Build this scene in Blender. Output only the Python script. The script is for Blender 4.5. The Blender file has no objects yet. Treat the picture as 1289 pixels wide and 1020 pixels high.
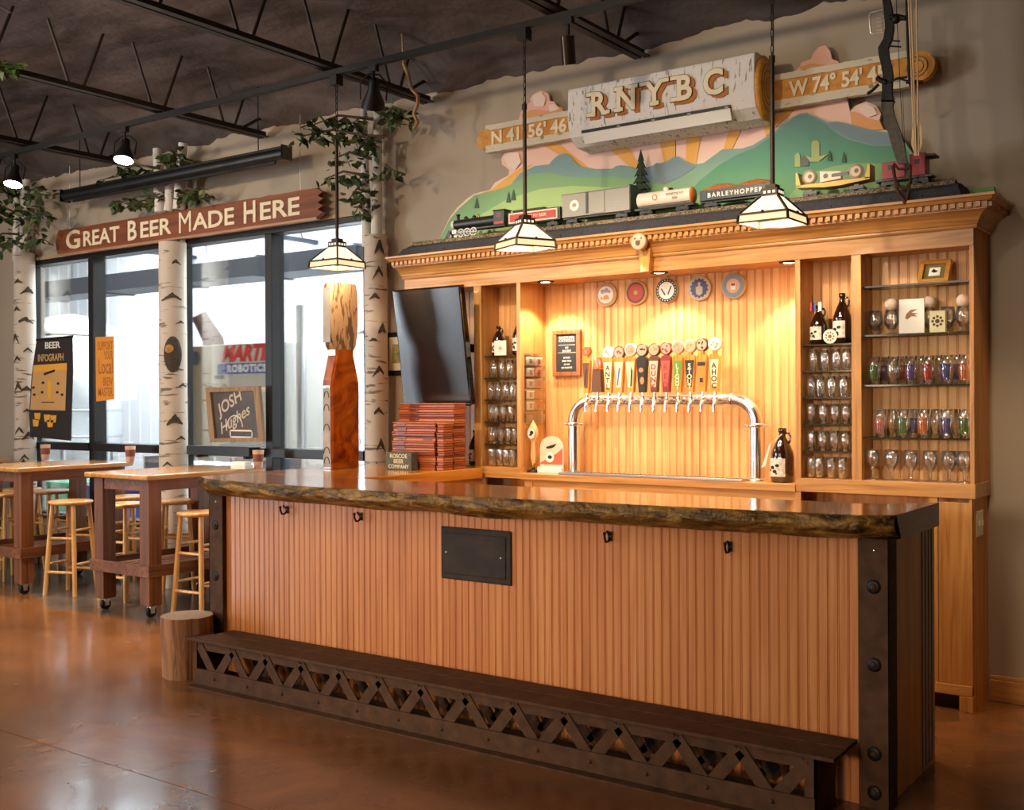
import bpy, bmesh, math, random
from mathutils import Vector, Matrix, noise
random.seed(7)
PI = math.pi
sc = bpy.context.scene
COL = sc.collection

# ------------------------------------------------------------------ camera
F_PX, CAM_H = 1383.7, 1.47
YAW, PITCH, ROLL = 0.6226165, -0.0029775, -0.0052379
_cy, _sy, _cp, _sp = math.cos(YAW), math.sin(YAW), math.cos(PITCH), math.sin(PITCH)
_F = Vector((-_sy*_cp, _cy*_cp, _sp)); _R = Vector((_cy, _sy, 0)); _U = _R.cross(_F)
_cr, _sr = math.cos(ROLL), math.sin(ROLL)
_R, _U = _R*_cr + _U*_sr, _U*_cr - _R*_sr
camd = bpy.data.cameras.new('camera'); cam = bpy.data.objects.new('camera', camd); COL.objects.link(cam)
cam.matrix_world = Matrix(((_R.x, _U.x, -_F.x, 0), (_R.y, _U.y, -_F.y, 0), (_R.z, _U.z, -_F.z, CAM_H), (0, 0, 0, 1)))
camd.sensor_fit = 'HORIZONTAL'; camd.sensor_width = 36.0; camd.lens = F_PX/1289*36
camd.clip_start = 0.05; camd.clip_end = 100
sc.camera = cam

def ray(u, v):
    return _R*((u-644.5)/F_PX) + _U*(-(v-510)/F_PX) + _F
def aty(u, v, y):
    d = ray(u, v); t = y/d.y; return Vector((d.x*t, y, CAM_H + d.z*t))
def atz(u, v, z):
    d = ray(u, v); t = (z-CAM_H)/d.z; return Vector((d.x*t, d.y*t, z))

# ------------------------------------------------------------------ mesh builder
class MB:
    def __init__(s): s.v = []; s.f = []; s.mi = []; s.sm = []
    def add(s, vs, fs, m=0, smooth=False):
        o = len(s.v); s.v += [Vector(p) for p in vs]
        for f in fs:
            s.f.append([i+o for i in f]); s.mi.append(m); s.sm.append(smooth)
        return s
    def box(s, x0, x1, y0, y1, z0, z1, m=0, M=None):
        vs = [Vector(p) for p in ((x0,y0,z0),(x1,y0,z0),(x1,y1,z0),(x0,y1,z0),(x0,y0,z1),(x1,y0,z1),(x1,y1,z1),(x0,y1,z1))]
        if M: vs = [M @ p for p in vs]
        return s.add(vs, [(0,3,2,1),(4,5,6,7),(0,1,5,4),(1,2,6,5),(2,3,7,6),(3,0,4,7)], m)
    def beam(s, a, b, w, h, m=0, up=(0,0,1)):
        a = Vector(a); b = Vector(b); d = (b-a); L = d.length; d.normalize()
        side = d.cross(Vector(up))
        if side.length < 1e-4: side = d.cross(Vector((1,0,0)))
        side.normalize(); u2 = side.cross(d)
        M = Matrix(((side.x,d.x,u2.x,a.x),(side.y,d.y,u2.y,a.y),(side.z,d.z,u2.z,a.z),(0,0,0,1)))
        return s.box(-w/2, w/2, 0, L, -h/2, h/2, m, M)
    def cone(s, a, b, r0, r1=None, n=12, m=0, caps=True, smooth=True):
        r1 = r0 if r1 is None else r1
        a = Vector(a); b = Vector(b); d = (b-a).normalized()
        x = d.cross(Vector((0,0,1)))
        if x.length < 1e-4: x = Vector((1,0,0))
        x.normalize(); y = d.cross(x)
        vs = []
        for c, r in ((a, r0), (b, r1)):
            for i in range(n):
                t = 2*PI*i/n; vs.append(c + x*(r*math.cos(t)) + y*(r*math.sin(t)))
        s.add(vs, [(i, (i+1) % n, n+(i+1) % n, n+i) for i in range(n)], m, smooth)
        if caps:
            s.add(vs[:n], [tuple(reversed(range(n)))], m); s.add(vs[n:], [tuple(range(n))], m)
        return s
    def lathe(s, prof, c=(0,0,0), n=20, m=0, axis='z', smooth=True, caps=True, sx=1, sy=1):
        c = Vector(c); vs = []
        for r, h in prof:
            for i in range(n):
                t = 2*PI*i/n; p = (r*math.cos(t)*sx, r*math.sin(t)*sy, h)
                if axis == 'y': p = (p[0], p[2], p[1])
                if axis == 'x': p = (p[2], p[0], p[1])
                vs.append(c + Vector(p))
        k = len(prof); fs = []
        for j in range(k-1):
            for i in range(n):
                fs.append((j*n+i, j*n+(i+1) % n, (j+1)*n+(i+1) % n, (j+1)*n+i))
        if axis == 'y': fs = [tuple(reversed(f)) for f in fs]
        s.add(vs, fs, m, smooth)
        if caps:
            if prof[0][0] > 1e-5: s.add(vs[:n], [tuple(reversed(range(n))) if axis != 'y' else tuple(range(n))], m)
            if prof[-1][0] > 1e-5: s.add(vs[-n:], [tuple(range(n)) if axis != 'y' else tuple(reversed(range(n)))], m)
        return s
    def ball(s, c, r, m=0, n=14, k=8, sx=1, sy=1, sz=1):
        prof = [(r*math.sin(PI*j/k)+1e-6, -r*math.cos(PI*j/k)*sz) for j in range(k+1)]
        return s.lathe(prof, c, n, m, caps=False, sx=sx, sy=sy)
    def tube(s, pts, r, n=8, m=0, closed=False, caps=True):
        pts = [Vector(p) for p in pts]; k = len(pts); vs = []; px_ = None
        for i, p in enumerate(pts):
            if closed: d = pts[(i+1) % k] - pts[i-1]
            else: d = pts[min(i+1, k-1)] - pts[max(i-1, 0)]
            d.normalize()
            if px_ is None:
                x = d.cross(Vector((0,0,1)))
                if x.length < 1e-3: x = d.cross(Vector((1,0,0)))
            else:
                x = px_ - d*px_.dot(d)
            x.normalize(); px_ = x; y = d.cross(x)
            rr = r[i] if isinstance(r, (list, tuple)) else r
            for j in range(n):
                t = 2*PI*j/n; vs.append(p + x*(rr*math.cos(t)) + y*(rr*math.sin(t)))
        fs = []
        for i in range(k if closed else k-1):
            a = i*n; b = ((i+1) % k)*n
            for j in range(n): fs.append((a+j, b+j, b+(j+1) % n, a+(j+1) % n))
        s.add(vs, fs, m, True)
        if caps and not closed:
            s.add(vs[:n], [tuple(range(n))], m); s.add(vs[-n:], [tuple(reversed(range(n)))], m)
        return s
    def prism(s, poly, O, ux, uy, depth, m=0, mside=None):
        """closed 2d polygon in plane O+ux*a+uy*b, extruded by vector depth (towards the back)"""
        O = Vector(O); ux = Vector(ux); uy = Vector(uy); dv = Vector(depth); n = len(poly)
        ar = sum(poly[i][0]*poly[(i+1) % n][1]-poly[(i+1) % n][0]*poly[i][1] for i in range(n))
        if ar < 0: poly = list(reversed(poly))
        fr = [O + ux*a + uy*b for a, b in poly]; bk = [p + dv for p in fr]
        flip = ux.cross(uy).dot(dv) > 0
        o = tuple(range(n)); f0 = tuple(reversed(o)) if flip else o
        s.add(fr, [f0], m); s.add(bk, [tuple(reversed(f0))], m if mside is None else mside)
        sd = [(i, n+i, n+(i+1) % n, (i+1) % n) for i in range(n)]
        if flip: sd = [tuple(reversed(f)) for f in sd]
        return s.add(fr+bk, sd, m if mside is None else mside)
    def disc(s, c, r, n=20, m=0, normal=(0,-1,0), ry=None):
        c = Vector(c); nn = Vector(normal).normalized(); x = nn.cross(Vector((0,0,1)))
        if x.length < 1e-3: x = Vector((1,0,0))
        x.normalize(); y = nn.cross(x); ry = r if ry is None else ry
        vs = [c + x*(r*math.cos(2*PI*i/n)) + y*(ry*math.sin(2*PI*i/n)) for i in range(n)]
        return s.add(vs, [tuple(range(n))], m)
    def xform(s, M, i0=0):
        for i in range(i0, len(s.v)): s.v[i] = M @ s.v[i]
        return s
    def text(s, body, O, ux, uz, size, depth=0.002, m=0, align='CENTER', bold=0.0, shear=0.0, spacing=1.0, sx=1.0):
        cu = bpy.data.curves.new('lettering', 'FONT'); cu.body = body; cu.size = size; cu.align_x = align
        cu.extrude = depth; cu.offset = bold; cu.shear = shear; cu.space_character = spacing; cu.resolution_u = 3
        ob = bpy.data.objects.new('lettering', cu); COL.objects.link(ob)
        dg = bpy.context.evaluated_depsgraph_get(); me = bpy.data.meshes.new_from_object(ob.evaluated_get(dg))
        O = Vector(O); ux = Vector(ux).normalized(); uz = Vector(uz).normalized(); n = ux.cross(uz)
        vs = [O + ux*(p.co.x*sx) + uz*p.co.y + n*p.co.z for p in me.vertices]
        s.add(vs, [tuple(p.vertices) for p in me.polygons], m)
        bpy.data.objects.remove(ob); bpy.data.curves.remove(cu); bpy.data.meshes.remove(me)
        return s
    def build(s, name, mats, parent=None, bevel=0, local=False, label=None, seg=2):
        if not isinstance(mats, (list, tuple)): mats = [mats]
        if parent is not None and not local:
            off = world_loc(parent)
        elif parent is None and s.v and not local:
            xs = [p.x for p in s.v]; ys = [p.y for p in s.v]; zs = [p.z for p in s.v]
            off = Vector(((min(xs)+max(xs))/2, (min(ys)+max(ys))/2, min(zs)))
        else: off = Vector((0,0,0))
        me = bpy.data.meshes.new(name)
        me.from_pydata([tuple(p-off) for p in s.v], [], s.f)
        for mt in mats: me.materials.append(mt)
        me.polygons.foreach_set('material_index', s.mi); me.polygons.foreach_set('use_smooth', s.sm)
        me.update()
        o = bpy.data.objects.new(name, me); COL.objects.link(o)
        if parent is not None: o.parent = parent
        else: o.location = off
        if bevel:
            b = o.modifiers.new('bevel', 'BEVEL'); b.width = bevel; b.segments = seg; b.limit_method = 'ANGLE'; b.angle_limit = 0.7
        if label: o['label'] = label
        return o

def text_fit(mb, body, x0, x1, z0, h, y, depth=0.006, bold=0.02, m=0):
    t = MB().text(body, (0, 0, 0), (1,0,0), (0,0,1), 1.0, 0.0, bold=bold, align='LEFT')
    xs = [p.x for p in t.v]; zs = [p.z for p in t.v]; ax, bx, az, bz = min(xs), max(xs), min(zs), max(zs)
    f = lambda p: Vector((x0+(p.x-ax)/(bx-ax)*(x1-x0), 0, z0+(p.z-az)/(bz-az)*h))
    n = len(t.v); front = [f(p)+Vector((0, y-depth, 0)) for p in t.v]; backv = [f(p)+Vector((0, y, 0)) for p in t.v]
    fl = [g for g in t.f]
    mb.add(front, fl[:], m)
    from collections import Counter
    ed = Counter()
    for g in fl:
        for i in range(len(g)): ed[(g[i], g[(i+1) % len(g)])] += 1
    sd = [(i, i+n, j+n, j) for (i, j) in ed if (j, i) not in ed]
    mb.add(front+backv, sd, m)
    return mb
def world_loc(o):
    p = Vector(o.location)
    while o.parent is not None:
        o = o.parent; p = p + Vector(o.location)
    return p
def tag(o, label=None, cat=None, group=None, kind=None):
    if label: o['label'] = label
    if cat: o['category'] = cat
    if group: o['group'] = group
    if kind: o['kind'] = kind
    return o
def thing(name, loc, label, cat, group=None):
    o = bpy.data.objects.new(name, None); COL.objects.link(o); o.location = loc; o.empty_display_size = 0.1
    return tag(o, label, cat, group)
def struct(o): o['kind'] = 'structure'; return o
def dup(root, loc=None, rz=None, label=None, group=None, scale=None):
    def cp(o, par):
        c = o.copy(); COL.objects.link(c)
        if par is not None: c.parent = par
        for ch in o.children: cp(ch, c)
        return c
    r = cp(root, None)
    if loc is not None: r.location = loc
    if rz is not None: r.rotation_euler = (0, 0, rz)
    if scale is not None: r.scale = (scale,)*3
    if label: r['label'] = label
    if group: r['group'] = group
    return r
ORD = ['first','second','third','fourth','fifth','sixth','seventh','eighth','ninth','tenth','eleventh','twelfth','thirteenth','fourteenth']

# ------------------------------------------------------------------ materials
def srgb(r, g, b):
    f = lambda c: (c/255/12.92 if c/255 <= 0.04045 else ((c/255+0.055)/1.055)**2.4)
    return (f(r), f(g), f(b), 1)
def new_mat(name):
    m = bpy.data.materials.new(name); m.use_nodes = True
    nt = m.node_tree; return m, nt, nt.nodes['Principled BSDF']
def plain(name, col, rough=0.5, metal=0.0, coat=0.0, spec=0.5, emit=None, es=0.0, var=0.0, vscale=8.0, bump=0.0, bscale=60.0, alpha=None):
    m, nt, b = new_mat(name); N = nt.nodes; L = nt.links
    b.inputs['Base Color'].default_value = col; b.inputs['Roughness'].default_value = rough
    b.inputs['Metallic'].default_value = metal; b.inputs['Coat Weight'].default_value = coat
    b.inputs['Specular IOR Level'].default_value = spec
    if emit: b.inputs['Emission Color'].default_value = emit; b.inputs['Emission Strength'].default_value = es
    tc = N.new('ShaderNodeTexCoord')
    if var:
        n = N.new('ShaderNodeTexNoise'); n.inputs['Scale'].default_value = vscale; n.inputs['Detail'].default_value = 5
        L.new(tc.outputs['Object'], n.inputs['Vector'])
        r = N.new('ShaderNodeValToRGB'); r.color_ramp.elements[0].position = 0.3; r.color_ramp.elements[1].position = 0.7
        r.color_ramp.elements[0].color = [c*(1-var) for c in col[:3]]+[1]; r.color_ramp.elements[1].color = [min(1, c*(1+var)) for c in col[:3]]+[1]
        L.new(n.outputs['Fac'], r.inputs['Fac']); L.new(r.outputs['Color'], b.inputs['Base Color'])
    if bump:
        n2 = N.new('ShaderNodeTexNoise'); n2.inputs['Scale'].default_value = bscale; n2.inputs['Detail'].default_value = 4
        L.new(tc.outputs['Object'], n2.inputs['Vector'])
        bp = N.new('ShaderNodeBump'); bp.inputs['Strength'].default_value = bump; bp.inputs['Distance'].default_value = 0.01
        L.new(n2.outputs['Fac'], bp.inputs['Height']); L.new(bp.outputs['Normal'], b.inputs['Normal'])
    return m
def wood(name, c1, c2, axis='z', freq=26.0, rough=0.35, coat=0.15, stretch=0.05, c3=None, bump=0.05, warp=1.2):
    m, nt, b = new_mat(name); N = nt.nodes; L = nt.links
    tc = N.new('ShaderNodeTexCoord'); mp = N.new('ShaderNodeMapping')
    s = [freq]*3; s['xyz'.index(axis)] = freq*stretch; mp.inputs['Scale'].default_value = s
    L.new(tc.outputs['Object'], mp.inputs['Vector'])
    n = N.new('ShaderNodeTexNoise'); n.inputs['Scale'].default_value = 1.0; n.inputs['Detail'].default_value = 6; n.inputs['Distortion'].default_value = warp
    L.new(mp.outputs['Vector'], n.inputs['Vector'])
    mp2 = N.new('ShaderNodeMapping'); s2 = [freq*0.13]*3; s2['xyz'.index(axis)] = freq*0.13*0.25; mp2.inputs['Scale'].default_value = s2
    L.new(tc.outputs['Object'], mp2.inputs['Vector'])
    n2 = N.new('ShaderNodeTexNoise'); n2.inputs['Scale'].default_value = 1.0; n2.inputs['Detail'].default_value = 3
    L.new(mp2.outputs['Vector'], n2.inputs['Vector'])
    mx = N.new('ShaderNodeMath'); mx.operation = 'MULTIPLY_ADD'; mx.inputs[1].default_value = 0.35
    L.new(n2.outputs['Fac'], mx.inputs[0]); L.new(n.outputs['Fac'], mx.inputs[2])
    r = N.new('ShaderNodeValToRGB'); e = r.color_ramp.elements
    e[0].position = 0.42; e[0].color = c1; e[1].position = 0.86; e[1].color = c2
    if c3:
        k = e.new(0.62); k.color = c3
    L.new(mx.outputs[0], r.inputs['Fac']); L.new(r.outputs['Color'], b.inputs['Base Color'])
    b.inputs['Roughness'].default_value = rough; b.inputs['Coat Weight'].default_value = coat; b.inputs['Coat Roughness'].default_value = 0.12
    if bump:
        bp = N.new('ShaderNodeBump'); bp.inputs['Strength'].default_value = bump; bp.inputs['Distance'].default_value = 0.01
        L.new(n.outputs['Fac'], bp.inputs['Height']); L.new(bp.outputs['Normal'], b.inputs['Normal'])
    return m
def glassy(name, tint=(1,1,1,1), refl=0.12, rough=0.02, frost=0.0, spec_col=(1,1,1,1)):
    m = bpy.data.materials.new(name); m.use_nodes = True; nt = m.node_tree; N = nt.nodes; L = nt.links
    N.remove(N['Principled BSDF']); out = N['Material Output']
    t = N.new('ShaderNodeBsdfTransparent'); t.inputs['Color'].default_value = tint
    g = N.new('ShaderNodeBsdfGlossy'); g.inputs['Roughness'].default_value = rough; g.inputs['Color'].default_value = spec_col
    lw = N.new('ShaderNodeLayerWeight'); lw.inputs['Blend'].default_value = 0.35
    ml = N.new('ShaderNodeMath'); ml.operation = 'MULTIPLY_ADD'; ml.inputs[1].default_value = 0.75; ml.inputs[2].default_value = refl
    L.new(lw.outputs['Fresnel'], ml.inputs[0])
    mx = N.new('ShaderNodeMixShader'); L.new(ml.outputs[0], mx.inputs['Fac']); L.new(t.outputs[0], mx.inputs[1]); L.new(g.outputs[0], mx.inputs[2])
    last = mx
    if frost:
        df = N.new('ShaderNodeBsdfDiffuse'); df.inputs['Color'].default_value = (0.9, 0.9, 0.88, 1)
        m2 = N.new('ShaderNodeMixShader'); m2.inputs['Fac'].default_value = frost
        L.new(mx.outputs[0], m2.inputs[1]); L.new(df.outputs[0], m2.inputs[2]); last = m2
    L.new(last.outputs[0], out.inputs['Surface'])
    return m
def glow(name, col, strength):
    m, nt, b = new_mat(name)
    b.inputs['Base Color'].default_value = (col[0]*0.12, col[1]*0.12, col[2]*0.12, 1); b.inputs['Emission Color'].default_value = col; b.inputs['Emission Strength'].default_value = strength
    return m

def tinted(name, col):
    m = glassy(name, col, 0.04, frost=0.45)
    for n in m.node_tree.nodes:
        if n.type == 'BSDF_DIFFUSE': n.inputs['Color'].default_value = col
        if n.type == 'BSDF_TRANSPARENT': n.inputs['Color'].default_value = [0.55+0.45*c for c in col[:3]]+[1]
    return m
def zgrad(name, stops):
    m, nt, b = new_mat(name); N = nt.nodes; L = nt.links
    tc = N.new('ShaderNodeTexCoord'); sx = N.new('ShaderNodeSeparateXYZ'); L.new(tc.outputs['Object'], sx.inputs[0])
    n = N.new('ShaderNodeTexNoise'); n.inputs['Scale'].default_value = 5; n.inputs['Detail'].default_value = 4
    L.new(tc.outputs['Object'], n.inputs['Vector'])
    a = N.new('ShaderNodeMath'); a.operation = 'MULTIPLY_ADD'; a.inputs[1].default_value = 0.25; L.new(n.outputs['Fac'], a.inputs[0]); L.new(sx.outputs['Z'], a.inputs[2])
    r = N.new('ShaderNodeValToRGB'); e = r.color_ramp.elements
    e[0].position, e[0].color = stops[0]; e[1].position, e[1].color = stops[-1]
    for p, c in stops[1:-1]: k = e.new(p); k.color = c
    L.new(a.outputs[0], r.inputs['Fac']); L.new(r.outputs['Color'], b.inputs['Base Color']); b.inputs['Roughness'].default_value = 0.7
    return m

OAK1, OAK2, OAK3 = srgb(160, 102, 48), srgb(214, 156, 88), srgb(194, 134, 70)
M = {}
M['oak_v'] = wood('oak upright grain', OAK1, OAK2, 'z', 30, c3=OAK3)
M['oak_h'] = wood('oak level grain', OAK1, OAK2, 'x', 30, c3=OAK3)
M['oak_y'] = wood('oak cross grain', OAK1, OAK2, 'y', 30, c3=OAK3)
M['bead'] = wood('bar front panel wood', srgb(170, 100, 50), srgb(202, 134, 78), 'z', 30, c3=srgb(188, 116, 62), rough=0.42, coat=0.05, stretch=0.03)
M['slab_top'] = wood('varnished slab top', srgb(164, 88, 26), srgb(224, 148, 56), 'x', 14, c3=srgb(198, 116, 38), rough=0.16, coat=0.6, bump=0.0)
M['table_wood'] = wood('table top wood', srgb(150, 100, 52), srgb(214, 164, 104), 'y', 20, c3=srgb(190, 138, 80), rough=0.2, coat=0.6, bump=0)
M['dark_wood'] = wood('dark table leg wood', srgb(84, 44, 16), srgb(140, 82, 38), 'z', 24, c3=srgb(108, 60, 24), rough=0.5, coat=0.05)
M['dark_wood_h'] = wood('dark table rail wood', srgb(84, 44, 16), srgb(140, 82, 38), 'y', 24, c3=srgb(108, 60, 24), rough=0.5, coat=0.05)
M['stool_wood'] = wood('pale stool wood', srgb(176, 122, 62), srgb(226, 176, 110), 'z', 24, c3=srgb(206, 150, 84), rough=0.3, coat=0.3, bump=0)
M['rust_steel'] = plain('dark patinated steel', srgb(74, 48, 28), 0.7, 0.0, spec=0.2, var=0.3, vscale=18, bump=0.15, bscale=90)
M['black_steel'] = plain('black steel', srgb(24, 21, 20), 0.5, 0.0, spec=0.3, var=0.2)
M['black_paint'] = plain('black paint', srgb(16, 15, 15), 0.4)
M['black_gloss'] = plain('black gloss plastic', srgb(12, 12, 13), 0.12, coat=0.5)
M['chrome'] = plain('polished stainless steel', (0.92, 0.92, 0.91, 1), 0.2, 1.0)
M['steel'] = plain('brushed stainless steel', (0.7, 0.7, 0.7, 1), 0.28, 1.0)
M['brass'] = plain('aged brass', srgb(180, 140, 60), 0.3, 0.9)
M['white'] = plain('white paint', srgb(232, 228, 220), 0.5)
M['cream'] = plain('cream paint', srgb(238, 226, 200), 0.5)
M['paper'] = plain('white card', srgb(240, 234, 222), 0.7)
M['glass'] = glassy('clear glass', (0.99, 0.99, 0.985, 1), 0.16, rough=0.06, frost=0.03)
M['glass_shelf'] = glassy('glass shelf', (0.85, 0.9, 0.86, 1), 0.02, spec_col=(0.4, 0.4, 0.4, 1))
M['glass_edge'] = plain('glass shelf edge', srgb(52, 46, 30), 0.1, spec=0.8)
M['pane'] = glassy('window pane glass', (0.97, 0.99, 0.99, 1), 0.02, 0.0)
M['amber_glass'] = plain('dark amber bottle glass', srgb(38, 18, 8), 0.06, coat=1.0, spec=0.8)
# ================================================================== ROOM SHELL
WY = 5.72            # face of the back wall
def floor_mat():
    m, nt, b = new_mat('stained polished concrete'); N = nt.nodes; L = nt.links
    tc = N.new('ShaderNodeTexCoord')
    n1 = N.new('ShaderNodeTexNoise'); n1.inputs['Scale'].default_value = 1.1; n1.inputs['Detail'].default_value = 8; n1.inputs['Roughness'].default_value = 0.62; n1.inputs['Distortion'].default_value = 0.6
    L.new(tc.outputs['Object'], n1.inputs['Vector'])
    r = N.new('ShaderNodeValToRGB'); e = r.color_ramp.elements
    e[0].position = 0.33; e[0].color = srgb(90, 58, 34); e[1].position = 0.70; e[1].color = srgb(150, 94, 50)
    k = e.new(0.52); k.color = srgb(120, 76, 44)
    L.new(n1.outputs['Fac'], r.inputs['Fac'])
    # grey stained field under the tables, with a wavering edge
    sx = N.new('ShaderNodeSeparateXYZ'); L.new(tc.outputs['Object'], sx.inputs[0])
    n2 = N.new('ShaderNodeTexNoise'); n2.inputs['Scale'].default_value = 0.9; n2.inputs['Detail'].default_value = 1
    L.new(tc.outputs['Object'], n2.inputs['Vector'])
    a = N.new('ShaderNodeMath'); a.operation = 'MULTIPLY_ADD'; a.inputs[1].default_value = 0.9
    L.new(n2.outputs['Fac'], a.inputs[0]); L.new(sx.outputs['Y'], a.inputs[2])
    st = N.new('ShaderNodeMapRange'); st.inputs['From Min'].default_value = 5.06; st.inputs['From Max'].default_value = 5.10
    L.new(a.outputs[0], st.inputs['Value'])
    gx = N.new('ShaderNodeMapRange'); gx.inputs['From Min'].default_value = -4.95; gx.inputs['From Max'].default_value = -5.05
    L.new(sx.outputs['X'], gx.inputs['Value'])
    mu = N.new('ShaderNodeMath'); mu.operation = 'MULTIPLY'; L.new(st.outputs[0], mu.inputs[0]); L.new(gx.outputs[0], mu.inputs[1])
    r2 = N.new('ShaderNodeValToRGB'); r2.color_ramp.elements[0].color = srgb(58, 50, 46); r2.color_ramp.elements[1].color = srgb(112, 98, 90)
    r2.color_ramp.elements[0].position = 0.3; r2.color_ramp.elements[1].position = 0.7
    L.new(n1.outputs['Fac'], r2.inputs['Fac'])
    mx = N.new('ShaderNodeMix'); mx.data_type = 'RGBA'
    L.new(mu.outputs[0], mx.inputs['Factor']); L.new(r.outputs['Color'], mx.inputs['A']); L.new(r2.outputs['Color'], mx.inputs['B'])
    L.new(mx.outputs['Result'], b.inputs['Base Color'])
    n3 = N.new('ShaderNodeTexNoise'); n3.inputs['Scale'].default_value = 5; n3.inputs['Detail'].default_value = 6
    L.new(tc.outputs['Object'], n3.inputs['Vector'])
    rr = N.new('ShaderNodeMapRange'); rr.inputs['To Min'].default_value = 0.12; rr.inputs['To Max'].default_value = 0.34
    L.new(n3.outputs['Fac'], rr.inputs['Value']); L.new(rr.outputs[0], b.inputs['Roughness'])
    bp = N.new('ShaderNodeBump'); bp.inputs['Strength'].default_value = 0.05; bp.inputs['Distance'].default_value = 0.02
    L.new(n3.outputs['Fac'], bp.inputs['Height']); L.new(bp.outputs['Normal'], b.inputs['Normal'])
    b.inputs['Coat Weight'].default_value = 0.2; b.inputs['Coat Roughness'].default_value = 0.1; b.inputs['Specular IOR Level'].default_value = 0.35
    return m
M['floor'] = floor_mat()
M['joint'] = plain('dark floor joint', srgb(46, 30, 22), 0.8)
mb = MB()
# floor in three slabs with a saw-cut joint between them
mb.box(-12, 3.2, -4.2, 2.672, -0.1, 0); mb.box(-12, 3.2, 2.678, 5.9, -0.1, 0); mb.box(-12, 3.2, 2.672, 2.678, -0.1, -0.004, 1)
struct(mb.build('floor', [M['floor'], M['joint']], local=True))

def wall_mat():
    m = plain('taupe painted wall', srgb(176, 160, 140), 0.75, var=0.05, vscale=1.2, bump=0.04, bscale=40)
    return m
M['wall'] = wall_mat()
M['ledge_trim'] = plain('tan painted window reveal', srgb(178, 152, 118), 0.6)
WX0, WX1, WZ0, WZ1 = -9.70, -5.33, 0.42, 2.80
mb = MB()
mb.box(-12.0, WX0, WY, WY+0.18, 0, 4.1); mb.box(WX1, 3.2, WY, WY+0.18, 0, 4.1)
mb.box(WX0, WX1, WY, WY+0.18, WZ1, 4.1); mb.box(WX0, WX1, WY, WY+0.18, 0, WZ0)
struct(mb.build('wall_back', M['wall'], local=True))
M['wall_far'] = plain('brown painted wall', srgb(120, 100, 82), 0.8)
for nm, bx in (('wall_left', (-12.2, -12.0, -4.2, 5.9)), ('wall_right', (3.2, 3.4, -4.2, 5.9)), ('wall_front', (-12.2, 3.4, -4.4, -4.2))):
    struct(MB().box(*bx, 0, 4.1).build(nm, M['wall_far'], local=True))

# sprayed foam ceiling, drooping to the wall
def ceil_mat():
    m, nt, b = new_mat('dark sprayed foam ceiling'); N = nt.nodes; L = nt.links
    tc = N.new('ShaderNodeTexCoord'); mp = N.new('ShaderNodeMapping'); mp.inputs['Scale'].default_value = (0.9, 2.6, 2)
    L.new(tc.outputs['Object'], mp.inputs['Vector'])
    n = N.new('ShaderNodeTexNoise'); n.inputs['Scale'].default_value = 1.0; n.inputs['Detail'].default_value = 7; n.inputs['Distortion'].default_value = 1.5
    L.new(mp.outputs['Vector'], n.inputs['Vector'])
    r = N.new('ShaderNodeValToRGB'); e = r.color_ramp.elements
    e[0].position = 0.32; e[0].color = srgb(54, 45, 41); e[1].position = 0.72; e[1].color = srgb(112, 102, 100)
    L.new(n.outputs['Fac'], r.inputs['Fac']); L.new(r.outputs['Color'], b.inputs['Base Color'])
    b.inputs['Roughness'].default_value = 0.75
    n2 = N.new('ShaderNodeTexNoise'); n2.inputs['Scale'].default_value = 12; n2.inputs['Detail'].default_value = 5
    L.new(tc.outputs['Object'], n2.inputs['Vector'])
    bp = N.new('ShaderNodeBump'); bp.inputs['Strength'].default_value = 0.5; bp.inputs['Distance'].default_value = 0.03
    L.new(n2.outputs['Fac'], bp.inputs['Height']); L.new(bp.outputs['Normal'], b.inputs['Normal'])
    return m
M['ceil'] = ceil_mat()
mb = MB(); nx, ny = 420, 90; vs = []; fs = []
for j in range(ny+1):
    y = -4.2 + (WY+4.2+0.02)*(j/ny)**0.8
    for i in range(nx+1):
        x = -12.1 + 15.4*i/nx
        d = max(0.0, WY - y)
        z = 3.90 - 0.36*math.exp(-(d/0.26)**1.3) + 0.045*noise.noise((x*0.7, y*2.6, 1.0)) + 0.03*noise.noise((x*2.3, y*3.1, 4.0))
        z += (0.03*noise.noise((x*3.1, 0.3, 9.0)) + 0.022*noise.noise((x*11, 2.3, 4.0)) + 0.012*noise.noise((x*27, 7.3, 4.0)))*math.exp(-d/0.22)
        vs.append((x, y, z))
for j in range(ny):
    for i in range(nx):
        a = j*(nx+1)+i; fs.append((a, a+nx+1, a+nx+2, a+1))
mb.add(vs, fs, 0, True)
struct(mb.build('ceiling', M['ceil'], local=True))

# baseboard right of the cabinet
struct(MB().box(-1.235, 3.2, WY-0.018, WY, 0, 0.105).box(-1.235, 3.2, WY-0.012, WY, 0.105, 0.125).build('baseboard_back', M['oak_h'], local=True, bevel=0.004))

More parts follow.
